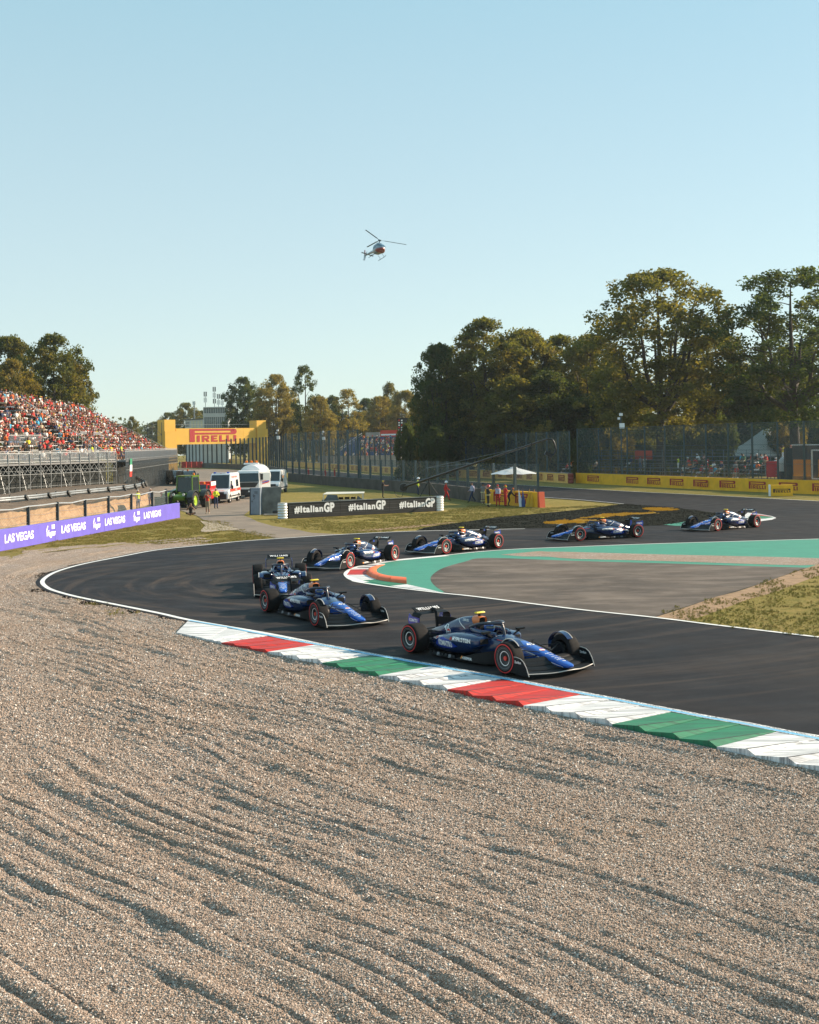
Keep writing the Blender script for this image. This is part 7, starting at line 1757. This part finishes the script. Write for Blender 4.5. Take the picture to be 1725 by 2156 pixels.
# ------------------------------------------------------------------ canopy cart behind the black banner
ct = empty('canopy_cart', 'small tented control cart with grey tarpaulin behind the black banner', 'tent', (-5.55, 97.0, -.05), rad(6)); ct.scale = (1, 1, .60)
TARP = pm('grey_blue_tarpaulin', (.09, .11, .13), .8, var=.35, vscale=3, bump=.5, bscale=6)
MB().extrude([(-1.6, -.9, 1.98), (1.7, -.9, 2.02), (1.9, .9, 2.10), (-1.2, .9, 2.16)], (0, 0, .05)).build('canopy_top', pm('pale_canopy', (.55, .53, .46), .6), ct)
for x, y in ((-1.55, -.85), (1.6, -.85), (1.8, .85), (-1.2, .85)): MB().bar((x, y, 0), (x, y, 2.0), .05).build('canopy_pole', ALUB, ct)
MB().loft([[(-1.75, -.95, .2), (-1.5, -.92, 1.2), (-1.2, -.9, 1.95)], [(-1.1, -1.0, .2), (-1.0, -.95, 1.2), (-.9, -.92, 1.95)], [(-.2, -1.02, .2), (-.3, -.96, 1.1), (-.45, -.92, 1.9)]], closed=False, cap0=False, cap1=False).build('tarpaulin', TARP, ct)
MB().extrude([(.9, -.92, .2), (1.75, -.92, .2), (1.65, -.92, 1.2), (1.2, -.92, 1.75)], (0, .02, 0)).build('tarpaulin', TARP, ct)
MB().box((.3, .2, .9), (1.6, .8, .5)).build('control_desk', BLKP, ct)
for k in range(3): MB().box((-.1 + .5 * k, .05, 1.38), (.40, .08, .30)).build('monitor', GLS, ct)
MB().box((-1.3, -.2, .7), (.7, .9, 1.1)).build('flight_case', TARP, ct)

# ------------------------------------------------------------------ camera crane and its operator
cr = empty('camera_crane', 'long black camera crane on a tripod reaching up to the right', 'camera crane')
base = G(904, 1050, -.06); piv = D(903, 1008, base.y); tail = D(850, 1026, base.y + 3.0); tip = D(1155, 923.5, 91.0)
CRB = pm('black_crane_tube', (.012, .013, .014), .4, metal=.2)
MB().tube([tail.lerp(piv, -.1), piv, tip], [.13, .12, .07], 8).build('boom', CRB, cr, smooth=50)
for k, (px, py) in enumerate(((-1.0, -.5), (1.05, -.4), (.1, .9))): MB().tube([piv + Vector((0, 0, -.25)), Vector((base.x + px, base.y + py, -.06))], .045, 6).build('tripod_leg', CRB, cr, smooth=50)
MB().lathe([(0, -.25), (.09, -.25), (.09, .12), (0, .12)], 10, axis='z', c=tuple(piv)).build('pan_head', CRB, cr, smooth=40)
MB().lathe([(.001, -.16), (.38, -.16), (.40, 0), (.38, .16), (.001, .16)], 20, axis='y', c=tuple(tail)).build('counterweight', CRB, cr, smooth=40)
mast = piv + Vector((-.25, 0, 1.0)); MB().bar(piv, mast, .06).build('mast', CRB, cr)
for q in (tail, piv.lerp(tip, .45), piv.lerp(tip, .8)): MB().tube([mast, q], .012, 4).build('stay_cable', ALU, cr)
for k in range(9): q = piv.lerp(tip, .08 + .1 * k); MB().box(tuple(q), (.10, .28, .26)).build('boom_joint', CRB, cr)
hd_ = MB().tube(crom([tip, tip + Vector((.35, 0, -.15)), tip + Vector((.55, 0, -.8)), tip + Vector((.35, 0, -1.25))], 4), .06, 6).build('remote_head', CRB, cr, smooth=50)
MB().box(tuple(tip + Vector((.0, 0, -1.2))), (.6, .3, .3), rot=Matrix.Rotation(.5, 3, 'Y')).build('camera', CRB, hd_)
MB().tube(crom([tail + Vector((0, 0, -.3)), tail + Vector((-.2, 0, -.9)), tail + Vector((-.7, 0, -.8)), tail + Vector((-.9, 0, -.3))], 4), .025, 6).build('control_handle', CRB, cr, smooth=50)
person('reach', 'crane operator in black T-shirt and yellow ear defenders behind the black banner', Vector((tail.x - 2.0, tail.y - .3, -.05)), rad(6), 1, 'black', 'black', 'dark', 'dark')
op = bpy.data.objects[[o.name for o in C.objects if o.name.startswith('person')][-1]]
# ------------------------------------------------------------------ marshals by the wall
def ear(o, mt, z=1.60):
    e_ = MB()
    for s2 in (1, -1): e_.lathe([(0, -.035), (.055, -.03), (.06, .03), (0, .035)], 10, axis='y', c=(.03, s2 * .115, z))
    return e_
MARS = [('stand_suit', 880.5, 1042.5, 0, 'marshal in yellow and blue jacket with white helmet at the banner end', dict(skin=0, shirt='hi-vis yellow', trousers='navy', shoes='dark', hat='white')),
        ('walk', 939, 1054.5, 3, 'marshal in red suit and white helmet walking away from the black banner end', dict(skin=0, shirt='red', trousers='red', shoes='dark', hat='white')),
        ('walk', 995.5, 1058, -168, 'man in navy clothes and pale bib leaning on the grey wall', dict(skin=0, shirt='mauve', trousers='navy', shoes='dark', hat='dark')),
        ('stand_arms', 1017.5, 1061, 60, 'man in check shirt and pale shorts beside the firefighter', dict(skin=1, shirt='grey', trousers='beige', shoes='white', hat='dark')),
        ('stand_crossed', 1028, 1068, 20, 'firefighter in black suit and dark red helmet with folded arms', dict(skin=0, shirt='black', trousers='black', shoes='dark', hat='red')),
        ('stand_suit', 1049, 1065.5, 100, 'marshal in red suit and red cap with pale bib, left of the umbrella pole', dict(skin=0, shirt='red', trousers='red', shoes='dark', hat='red')),
        ('stand_crossed', 1064.5, 1066.5, 30, 'marshal in red suit and orange cap with yellow ear defenders under the umbrella', dict(skin=1, shirt='red', trousers='red', shoes='dark', hat='orange')),
        ('hunch', 1070, 1065, 0, 'marshal in black bending down behind the black chest', dict(skin=1, shirt='black', trousers='black', shoes='dark', hat='orange'))]
for ps, x, y, rz, lab, kw in MARS:
    p_ = standing(ps, x, y, rz, lab, **kw)
    if 'bib' in lab: MB().loft([[(.17 * math.cos(a) * q + .0, .225 * math.sin(a) * q, z) for a in [k * .4488 for k in range(14)]] for z, q in ((1.0, .98), (1.15, 1.0), (1.32, 1.02), (1.42, .9))], cap0=False, cap1=False).build('bib', pm('pale_striped_bib', (.42, .42, .55), .8, var=.5, vscale=14), p_, smooth=60)
    if 'helmet' in lab:
        hx = .05 if ps != 'walk' else .07
        MB().loft([[(hx + .145 * q * math.cos(a), .135 * q * math.sin(a), z) for a in [k * .4488 for k in range(14)]] for z, q in ((1.62, 1.02), (1.70, 1.0), (1.77, .75), (1.80, .3))]).build('helmet', HELW if 'white' in lab else REDV, p_, smooth=60)
    if 'ear defenders' in lab: ear(p_, None).build('ear_defenders', pm('yellow_ear_cups', (.75, .65, .02), .4), p_, smooth=50)
    if 'firefighter' in lab:
        for z in (.26, .98): MB().lathe([(.20, -.03), (.205, .03)], 14, axis='z', c=(0, 0, z)).build('reflective_band', pm('pale_reflective_band', (.62, .58, .30), .4), p_)
ear(op, None, 1.62).build('ear_defenders', MATS['yellow_ear_cups'], op, smooth=50); bpy.context.view_layer.update()
# umbrella
ub = G(1083, 1061.5, -.06); um = empty('umbrella', 'pale grey parasol on a dark pole above the marshals', 'umbrella', ub, .3)
MB().tube([(0, 0, 0), (0, 0, 3.0)], .03, 8).build('pole', BLKP, um)
cnp = MB(); n8 = 8; ringo = []
for r_, z in ((.04, 3.10), (.32, 3.06), (.34, 2.99), (1.1, 2.80), (1.98, 2.50)):
    ringo.append([(r_ * math.cos(k * math.pi / 8) * (1 if k % 2 == 0 else .955), r_ * math.sin(k * math.pi / 8) * (1 if k % 2 == 0 else .955), z + (.05 if k % 2 and r_ > 1.5 else 0)) for k in range(16)])
cnp.loft(ringo, cap1=False).build('canopy', pm('pale_parasol_cloth', (.60, .63, .64), .8), um)
for k in range(8): MB().bar((0, 0, 2.95), (1.95 * math.cos(k * math.pi / 4), 1.95 * math.sin(k * math.pi / 4), 2.47), .02).build('rib', BLKP, um)
ch = empty('equipment_chest', 'low black equipment chest on the grass under the parasol', 'chest', G(1090, 1062.5, -.06), rad(-8)); MB().box((0, 0, .26), (1.9, .6, .5)).build('body', BLKP, ch); MB().box((0, 0, .53), (1.95, .64, .05)).build('lid', pm('dark_lid', (.03, .03, .032), .5), ch)
FLG = [('rolled white marshal flag leaning on the yellow wall', 1097, 'white', -.25), ('rolled blue marshal flag leaning on the yellow wall', 1102, 'navy', -.12), ('draped yellow marshal flag leaning on the yellow wall', 1110, 'yellow', .12), ('draped yellow flag at the orange wall end', 1118, 'yellow', .22)]
for lab, x, c_, tl in FLG:
    p = G(x, 1068, -.06); f_ = empty('marshal_flag', lab, 'flag', p)
    MB().tube([(0, 0, 0), (tl + .12, .38, 1.55)], .018, 5).build('staff', BLKP, f_)
    cl_ = MB(); cl_.loft([[(tl * t_ + w2 * (.8 if k == 1 else (.2 if k == 0 else -.6)) * (1.15 - t_ * .8) + .12 * t_, .30 * t_ - .10 + (.05 if k == 1 else 0), .04 + 1.35 * t_) for k in range(3)] for t_, w2 in ((0, .18), (.3, .24), (.6, .20), (1, .06))]); cl_.build('cloth', pm('flag_' + c_, {'white': (.62, .64, .68), 'navy': (.03, .06, .20), 'yellow': (.55, .32, .02)}[c_], .8), f_, smooth=60)

# ------------------------------------------------------------------ red car on the straight
rc = copy_tree(car); rc['label'] = 'distant red and white racing car on the straight behind the wire fence'; rc['group'] = ''; del rc['group']
REDC = pm('red_car_paint', (.45, .035, .02), .35, coat=.4); CRW = pm('white_car_panel', (.6, .6, .62), .35, coat=.3)
for o_ in kids(rc):
    if o_.type == 'MESH' and o_.data.materials:
        for sl_ in o_.material_slots:
            sl_.link = 'OBJECT'
            m_ = o_.data.materials[0].name
            sl_.material = {'navy_car_paint': REDC, 'bright_blue_car_paint': CRW, 'royal_blue_panel': CRW, 'copper_orange_paint': REDC}.get(m_, o_.data.materials[0])
for o_ in list(kids(rc)):
    if o_.name.startswith(('lettering', 'emblem', 'flank')):
        bpy.data.objects.remove(o_)
pf, pr = G(888, 1001), G(850, 999.5); hv = Vector((.55, -.84, 0)).normalized()
rc.location = G(872, 1001, .004); rc.rotation_euler = (0, 0, math.atan2(hv.y, hv.x))
rd_ = copy_tree(drv); rd_['label'] = 'driver in the distant red and white racing car'; del rd_['group']; rd_.location = rc.location; rd_.rotation_euler = rc.rotation_euler

# ------------------------------------------------------------------ control tower, masts, boards, trailer, tents
ct_ = empty('control_tower', 'pale control tower with two glazed floors and antennas behind the bridge', 'tower'); dT = 380
TA, TB = D(430, 900, dT), D(478.5, 900, dT); TA.z = TB.z = 0; tu = (TB - TA).normalized(); tn = Vector((-tu.y, tu.x, 0)); TW = (TB - TA).length
def tz(y): return D(455, y, dT).z
TWH = pm('pale_tower_wall', (.45, .46, .46), .7, var=.1, vscale=.4)
def tblk(x0, x1, z0, z1, nm, mt, dep=6.5, back=0.0, par=None):
    a = [TA + tu * x0 + tn * back + Vector((0, 0, z)) for z in (z0, z1)]; b = [TA + tu * x1 + tn * back + Vector((0, 0, z)) for z in (z0, z1)]
    return MB().extrude([tuple(p) for p in (a[0], b[0], b[1], a[1])], tn * dep).build(nm, mt, par or ct_)
zr, zw1, zw0, zl1, zl0 = tz(856.5), tz(859), tz(869.5), tz(878), tz(903)
tblk(0, TW, 0, zl0, 'base', TWH); tblk(0, TW, zl1 + .02, zw0 - .02, 'middle_band', TWH); tblk(-.15, TW + .15, zr - .35, zr, 'roof_slab', TWH, 7, -.3)
tblk(0, TW, zl0 + .02, zl1, 'core', pm('dark_glazing', (.02, .035, .04), .15, spec=.8), 6.2, .25); tblk(0, TW, zw0, zr - .37, 'upper_core', MATS['dark_glazing'], 6.2, .25)
for k in range(12):
    for z0, z1 in ((zl0, (zl0 + zl1) / 2), ((zl0 + zl1) / 2, zl1)):
        tblk(TW * (k + .08) / 12, TW * (k + .92) / 12, z0 + .1, z1 - .1, 'window_pane', pm('tower_pane', (.06, .09, .10), .1, spec=.8), .05, .15)
    tblk(TW * k / 12 - .04, TW * k / 12 + .06, zl0, zl1, 'mullion', TWH, .2, .08)
for k in range(10):
    tblk(TW * (k + .08) / 10, TW * (k + .92) / 10, zw0 + .15, zr - .55, 'window_pane', MATS['tower_pane'], .05, .15); tblk(TW * k / 10 - .04, TW * k / 10 + .06, zw0, zr - .4, 'mullion', TWH, .2, .08)
tblk(TW - .1, TW + .35, 0, zr - .36, 'corner_pier', TWH, 6.4, .0); tblk(-.25, .0, 0, zr - .36, 'corner_pier', TWH, 6.4, .0)
an = MB()
for x, h_, n_ in ((.2, 5.0, 2), (3.1, 6.5, 3), (4.4, 4.2, 2), (5.6, 4.0, 2), (7.0, 4.6, 0)):
    p = TA + tu * x + tn * 2; MB().bar(p + Vector((0, 0, zr)), p + Vector((0, 0, zr + h_)), .16).build('antenna_mast', ALU, ct_)
    for k in range(n_):
        for s2 in (-.35, .35): MB().box(tuple(p + tu * s2 + Vector((0, 0, zr + h_ - .8 - 1.9 * k))), (.28, .2, 1.5)).build('antenna_panel', ALUB if k % 2 else DPST, ct_)
axb = empty('tower_annex', 'low pale annex with banner boards left of the control tower', 'building')
A0 = D(390, 905, dT + 12); A1 = D(429, 905, dT + 2); A0.z = A1.z = 0; au = (A1 - A0).normalized(); aN = Vector((-au.y, au.x, 0)); AL = (A1 - A0).length
def ablk(x0, x1, z0, z1, nm, mt, dep, back): 
    a = [A0 + au * x0 + aN * back + Vector((0, 0, z)) for z in (z0, z1)]; b = [A0 + au * x1 + aN * back + Vector((0, 0, z)) for z in (z0, z1)]
    MB().extrude([tuple(p) for p in (a[0], b[0], b[1], a[1])], aN * dep).build(nm, mt, axb)
za0, za1 = D(400, 905, dT).z, D(400, 883, dT).z
ablk(0, AL, 0, za1, 'wall', TWH, 5, 0); ablk(-.3, AL, za1 + .02, za1 + .35, 'roof', DPST, 5.6, -.3)
for k in range(4): ablk(AL * (.34 + .17 * k), AL * (.44 + .17 * k), za1 - 2.6, za1 - .4, 'banner_board', pm('cream_board', (.55, .50, .36), .7), .05, -.06)
for k in range(3): ablk(AL * (.03 + .075 * k), AL * (.09 + .075 * k), za1 - 2.2, za1 - .6, 'window', MATS['dark_glazing'], .05, -.06)
for k, (x, y0, y1, d, lab) in enumerate(((409.5, 850, 885, 392, 'lattice antenna mast on the annex of the control tower'),)):
    p = D(x, y1, d); t = empty('antenna_mast', lab, 'mast', (p.x, p.y, za1)); h_ = D(x, y0, d).z - za1
    MB().bar((0, 0, 0), (0, 0, h_), .35).build('mast', ALU, t); MB().box((0, 0, h_ + .2), (1.0, .4, 1.2)).build('antenna_panel', ALUB, t)
def mast(xz, ybase, ytop, lab, d=None, cams=True):
    p = G(xz, ybase, -.06) if d is None else D(xz, ybase, d); p.z = -.06; h_ = D(xz, ytop, p.y).z
    t = empty('camera_mast', lab, 'mast', p); MB().tube([(0, 0, 0), (0, 0, h_)], [.09, .06], 8).build('pole', GPST, t)
    if cams:
        MB().box((.1, -.1, h_ - 1.6), (.55, .35, .60)).build('equipment_box', LETW, t); MB().box((0, -.1, h_ - .3), (.35, .4, .3)).build('camera', LETW, t); MB().box((-.25, -.1, h_ - .75), (.25, .3, .25)).build('camera', LETW, t)
    return t
mast(1310, 1018, 866, 'camera mast with white boxes behind the bright yellow wall', d=137)
mast(586, 985, 902, 'thin camera mast beside the right foot of the yellow bridge', d=215)
mast(682, 1000, 905, 'camera mast with white box in front of the golden trees by the far stand', d=232)
# speaker boards and little roof plates seen through the fence
# score tower
sct = empty('score_tower', 'dark score tower with columns of small red and white lamps beside the wood', 'score tower'); pS = D(838, 950, 240); pS.z = 0
SW = 34 * 240 / F; zS0, zS1 = D(838, 940, 240).z, D(838, 880, 240).z
MB().box((pS.x + SW / 2, pS.y, (zS0 + zS1) / 2), (SW, .8, zS1 - zS0)).build('board', BLKP, sct)
for x in (.2, SW - .2): MB().bar((pS.x + x, pS.y + .2, 0), (pS.x + x, pS.y + .2, zS0), .25).build('leg', DPST, sct)
for r_ in range(11):
    for c_ in range(2): MB().box((pS.x + .35 + .55 * c_, pS.y - .42, zS1 - .5 - .48 * r_), (.32, .04, .26)).build('number_tile', DECR if (r_ + c_) % 3 == 0 else LETW, sct)
# black trailer with orange reflections painted as panels at the right edge
tl = empty('trailer', 'black trailer with painted orange reflections at the right edge behind the fence', 'trailer'); TLA = RW[2] + RN * 4.6 - RD * 8.9; TLA = Vector((TLA.x, TLA.y, 0))
def tlp(s_, b, z): q = TLA + RD * s_ + RN * b; return Vector((q.x, q.y, z))
MB().extrude([tuple(tlp(0, 0, .9)), tuple(tlp(9, 0, .9)), tuple(tlp(9, 0, 4.3)), tuple(tlp(0, 0, 4.3))], RN * 2.4).build('body', BLKV, tl)
for s0, s1 in ((.15, 2.6), (3.6, 6.0)): MB().extrude([tuple(tlp(s0, -.02, 1.3)), tuple(tlp(s1, -.02, 1.3)), tuple(tlp(s1, -.02, 2.9)), tuple(tlp(s0, -.02, 2.9))], RN * .018).build('painted_orange_reflection', pm('orange_reflection_paint', (.65, .20, .01), .15, coat=.8), tl)
for a, b in (((0, 4.33), (9, 4.33)), ((0, .88), (9, .88))): MB().bar(tlp(a[0], -.03, a[1]), tlp(b[0], -.03, b[1]), .10).build('edge_trim', LETW, tl)
for a, b in (((2.8, 1.1), (2.8, 3.8)), ((2.8, 3.8), (9, 3.8)), ((2.8, 1.1), (9, 1.1))): MB().bar(tlp(a[0], -.04, a[1]), tlp(b[0], -.04, b[1]), .12).build('door_frame', ALUB, tl)
for s_ in (2.4, 6.6): wh_ = MB().lathe([(.0, -.12), (.42, -.12), (.45, 0), (.42, .12), (0, .12)], 18, c=tuple(tlp(s_, .3, .42))).build('wheel', TYR2, tl, smooth=40)
sb = empty('speaker_stack', 'tall black loudspeaker cabinet left of the black trailer', 'loudspeaker', tlp(-.9, .3, 0)); MB().box((0, 0, 2.0), (.7, .7, 4.0)).build('cabinet', BLKP, sb); MB().box((0, -.36, 2.6), (.5, .03, 2.4)).build('grille', pm('speaker_grille', (.03, .03, .03), .8), sb)
rb_ = empty('red_board', 'plain red board standing between the bleacher and the black trailer', 'board', tlp(-3.6, .6, 0)); MB().box((0, 0, 1.9), (1.3, .12, 1.6)).build('panel', pm('plain_red_board', (.55, .02, .025), .6), rb_); MB().box((-.55, .1, .7), (.1, .1, 1.2)).build('leg', DPST, rb_); MB().box((.55, .1, .7), (.1, .1, 1.2)).build('leg', DPST, rb_)
cov_ = empty('covered_machine', 'machine under a pale rounded cover left of the speaker stack', 'machine', tlp(-2.0, .8, 0), 0); MB().loft([[(q * .75 * math.cos(a), q * .5 * math.sin(a), z) for a in [k * .449 for k in range(14)]] for z, q in ((1.7, .95), (2.3, 1.05), (2.8, .9), (3.1, .5))]).build('cover', pm('pale_cover', (.42, .43, .43), .7), cov_, smooth=60); MB().box((0, 0, .85), (1.2, .8, 1.7)).build('body', BLKP, cov_)
tn_ = empty('peaked_tent', 'pale peaked tent behind the right-hand bleacher', 'tent', tuple(D(1622, 975, 165).to_2d()) + (0,), .4); MB().loft([[(q * 5 * sx_, q * 5 * sy_, z) for sx_, sy_ in ((-1, -1), (1, -1), (1, 1), (-1, 1))] for z, q in ((2.6, 1.0), (4.2, .5), (6.6, .04))]).build('roof', pm('pale_tent_cloth', (.42, .42, .40), .8), tn_)
for sx_ in (-1, 1):
    for sy_ in (-1, 1): MB().bar((sx_ * 4.9, sy_ * 4.9, 0), (sx_ * 4.9, sy_ * 4.9, 2.65), .1).build('tent_pole', ALU, tn_)
# marshals beyond the fence on the straight, small posts
for k, (x, y, c_) in enumerate(((506, 995, 'red'), (520, 997, 'orange'), (538, 999, 'red'))):
    pass
for x, y, lab in ((612, 1002, 'marshal in red suit beyond the tall fence, left of three'), (648, 1004, 'marshal in red suit and cap beyond the tall fence, middle of three'), (668, 1005, 'marshal in red suit beyond the tall fence, right of three')):
    q = D(x, y, 176 if x < 640 else 172); person('stand_suit', lab, Vector((q.x + 2.2, q.y + 5, -.05)), rad(20), 0, 'red', 'red', 'dark', 'red')

# ------------------------------------------------------------------ helicopter
hl = empty('helicopter', 'small blue-grey helicopter with red nose hovering in the sky', 'helicopter'); hp_ = D(799.7, 506, 235)
HBL = pm('pale_helicopter_paint', (.17, .25, .33), .3, coat=.4); HRED = pm('helicopter_red', (.22, .025, .025), .35, coat=.3); HGL = pm('helicopter_glass', (.05, .12, .19), .1, spec=.8); HDK = pm('helicopter_dark', (.05, .09, .13), .5)
fus = MB().loft(smooth_loft([(2.35, 0, .12, .85, 1.0, 2.2, 0), (2.15, 0, .55, .5, 1.35, 2.2, 0), (1.5, 0, .86, .25, 1.85, 2.3, 0), (.5, 0, .95, .18, 2.12, 2.4, 0), (-.5, 0, .92, .22, 2.16, 2.4, 0), (-1.4, 0, .62, .55, 2.0, 2.3, 0), (-2.2, 0, .34, .95, 1.7, 2.2, 0)], k=24)); fus.build('fuselage', HBL, hl, smooth=60)
MB().loft(smooth_loft([(2.42, 0, .10, .62, .80, 2.2, 0), (2.2, 0, .52, .42, .98, 2.2, 0), (1.5, 0, .88, .22, 1.05, 2.3, 0), (.9, 0, .97, .20, 1.0, 2.4, 0)], k=24)).build('red_nose', HRED, hl, smooth=60)
MB().loft(smooth_loft([(2.28, 0, .30, 1.0, 1.32, 2.2, 0), (2.05, 0, .60, 1.02, 1.55, 2.2, 0), (1.5, 0, .885, 1.05, 1.88, 2.3, 0), (.9, 0, .94, 1.08, 1.98, 2.4, 0)], k=24)).build('windscreen', HGL, hl, smooth=60)
for sy in (1, -1): MB().extrude([(.75, sy * .93, 1.1), (-.35, sy * .95, 1.1), (-.35, sy * .90, 1.75), (.75, sy * .90, 1.78)], (0, sy * .05, 0)).build('side_window', HGL, hl)
MB().loft(smooth_loft([(-2.1, 0, .32, 1.0, 1.66, 2.2, 0), (-4.5, 0, .20, 1.35, 1.75, 2.2, 0), (-7.0, 0, .11, 1.55, 1.80, 2.2, 0)], k=14)).build('tail_boom', HBL, hl, smooth=60)
MB().extrude([(-6.4, -.03, 1.75), (-7.0, -.03, 1.72), (-7.5, -.03, 3.0), (-7.1, -.03, 3.0)], (0, .06, 0)).build('tail_fin', HRED, hl)
MB().extrude([(-6.5, -.03, 1.55), (-7.0, -.03, 1.55), (-7.1, -.03, .75), (-6.8, -.03, .75)], (0, .06, 0)).build('ventral_fin', HBL, hl)
MB().box((-5.4, 0, 1.6), (.45, 2.6, .05)).build('tailplane', HDK, hl)
for s2 in (1, -1): MB().bar((-6.9, .28, 1.7), (-6.9 + .25 * s2, .28, 1.7 + .9 * s2), .10, .03).build('tail_rotor_blade', HDK, hl)
MB().loft(smooth_loft([(.6, 0, .42, 2.0, 2.35, 2.4, 0), (-.2, 0, .5, 2.0, 2.5, 2.4, 0), (-1.6, 0, .35, 1.85, 2.2, 2.4, 0)], k=16)).build('engine_cowling', HBL, hl, smooth=60)
MB().tube([(.0, 0, 2.4), (0, 0, 3.05)], .10, 8).build('rotor_mast', HDK, hl); MB().lathe([(0, -.1), (.34, -.06), (.34, .06), (0, .12)], 14, axis='z', c=(0, 0, 3.05)).build('rotor_hub', HDK, hl, smooth=40)
skd = {}
for sy in (1, -1):
    sk_ = MB().tube(crom([(1.9, sy * 1.05, -.22), (1.4, sy * 1.05, -.42), (.5, sy * 1.05, -.45), (-1.6, sy * 1.05, -.45)], 4), .05, 6).build('skid', HDK, hl, smooth=60)
    for x in (.9, -.8): MB().tube([(x, sy * .5, .25), (x, sy * 1.0, -.1), (x, sy * 1.05, -.45)], .04, 6).build('skid_strut', HDK, sk_, smooth=60)

_R = (Matrix.Rotation(math.atan2(-.9, .44), 4, 'Z') @ Matrix.Rotation(rad(-6), 4, 'Y') @ Matrix.Rotation(rad(-14), 4, 'X'))
hl.rotation_euler = _R.to_euler(); hl.location = hp_ - (_R.to_3x3() @ Vector((0, 0, 3.05)))
for a in (64, -56, 184):
    c_, s_ = math.cos(rad(a)), math.sin(rad(a)); u_ = Vector((c_, s_, 0)); v_ = Vector((-s_, c_, 0)); z_ = Vector((0, 0, 3.06))
    MB().loft([[tuple(u_ * r_ + v_ * w_ + z_ + Vector((0, 0, h_ + dz))) for w_, h_ in ((-ch, 0), (0, .02), (ch, .01), (0, -.02))] for r_, ch, dz in ((.3, .07, 0), (.9, .09, 0), (1.2, .16, .01), (5.3, .16, -.06))]).build('rotor_blade', HDK, hl)

# ------------------------------------------------------------------ standing grass: tufts on the infield, along the banner and the walls
tfc = bpy.data.collections.new('tuft_shapes'); TFM = []
for nm, c1, c2 in (('green_blades', (.15, .145, .028), (.26, .225, .05)), ('straw_blades', (.24, .19, .06), (.36, .28, .10))):
    n = NT(nm); oi = n.t.nodes.new('ShaderNodeObjectInfo').outputs['Random']; n.col(n.mix(oi, c1, c2)).rough(.85); n.b.inputs['Specular IOR Level'].default_value = .2; TFM.append(n.m)
for k in range(5):
    m = MB()
    for j in range(16):
        a = R.uniform(0, 6.28); r_ = R.uniform(0, .55); x, y = r_ * math.cos(a), r_ * math.sin(a); h = R.uniform(.5, 1.1); b = R.uniform(-.5, .5); b2 = R.uniform(-.5, .5); w_ = .05
        q = R.uniform(0, 3.14); dx, dy = math.cos(q) * w_, math.sin(q) * w_
        m.add([(x - dx, y - dy, 0), (x + dx, y + dy, 0), (x + dx * .7 + b * .4, y + dy * .7 + b2 * .4, h * .6), (x + b, y + b2, h)], [(0, 1, 2, 3)])
    tfc.objects.link(bpy.data.objects.new('tuft', m.mesh('tuft', TFM[1 if k > 2 else 0], fix=False)))
def tufts(name, poly, n_, s0, s1, z, thr=.42, fr=.9, coll=None, hole=()):
    xs = [p[0] for p in poly]; ys = [p[1] for p in poly]; X = _rng.uniform(min(xs), max(xs), n_); Y = _rng.uniform(min(ys), max(ys), n_)
    ok = inpoly(X + (fbm(X * 2, Y * 2 + 7, 2) - .5) * 1.2, Y + (fbm(X * 2 + 9, Y * 2, 2) - .5) * 1.2, poly) & (fbm(X * fr, Y * fr, 3) > thr)
    for h_ in hole: ok &= ~inpoly(X, Y, h_)
    X, Y = X[ok], Y[ok]
    me = bpy.data.meshes.new(name); me.vertices.add(len(X)); me.vertices.foreach_set('co', np.stack([X, Y, np.full(len(X), z)], -1).astype(np.float32).ravel())
    a = me.attributes.new('size', 'FLOAT', 'POINT'); a.data.foreach_set('value', (s0 + (s1 - s0) * _rng.rand(len(X)) ** 2).astype(np.float32))
    a = me.attributes.new('turn', 'FLOAT_VECTOR', 'POINT'); a.data.foreach_set('vector', (_rng.rand(len(X), 3) * np.array([.3, .3, 6.28])).astype(np.float32).ravel())
    tag(scatter(name, me, coll or tfc), kind='stuff')
tufts('infield_grass', infield, 60000, .03, .10, .008, .44, .8)
tufts('verge_grass', W([(0, 1162), (100, 1140), (250, 1112), (379, 1091), (470, 1096), (500, 1112), (590, 1129), (430, 1144), (250, 1140), (100, 1150)]), 38000, .035, .085, -.07, .36, .8)
tufts('verge_grass', W([(596, 1093), (760, 1084), (934, 1076), (1000, 1062), (1132, 1068), (1300, 1061), (1040, 1089), (890, 1110), (760, 1122), (640, 1112), (560, 1094)]), 56000, .035, .085, -.07, .36, .8)
bkc = bpy.data.collections.new('dark_tufts'); _bm = NT('black_dyed_blades'); _bm.col((.007, .009, .008)).rough(.9); _bm.b.inputs['Specular IOR Level'].default_value = .1
for q in list(tfc.objects)[:3]:
    m_ = q.data.copy(); m_.materials.clear(); m_.materials.append(_bm.m); bkc.objects.link(bpy.data.objects.new('tuft', m_))
ylc = bpy.data.collections.new('yellow_tufts'); _ym = NT('yellow_dyed_blades'); _ym.col((.55, .32, .014)).rough(.9)
for q in list(tfc.objects)[:2]:
    m_ = q.data.copy(); m_.materials.clear(); m_.materials.append(_ym.m); ylc.objects.link(bpy.data.objects.new('tuft', m_))
tufts('dyed_turf_blades', isl, 34000, .025, .055, .010, .30, .7, bkc, YPOLY)
for q in YPOLY: tufts('yellow_turf_blades', q, 5000, .03, .07, .016, .34, 1.1, ylc)
tufts('trap_grass', W([(145, 1256), (170, 1257), (250, 1276), (290, 1290), (230, 1292), (170, 1272)]), 900, .04, .11, -.05, .5, .9)
haze_box()
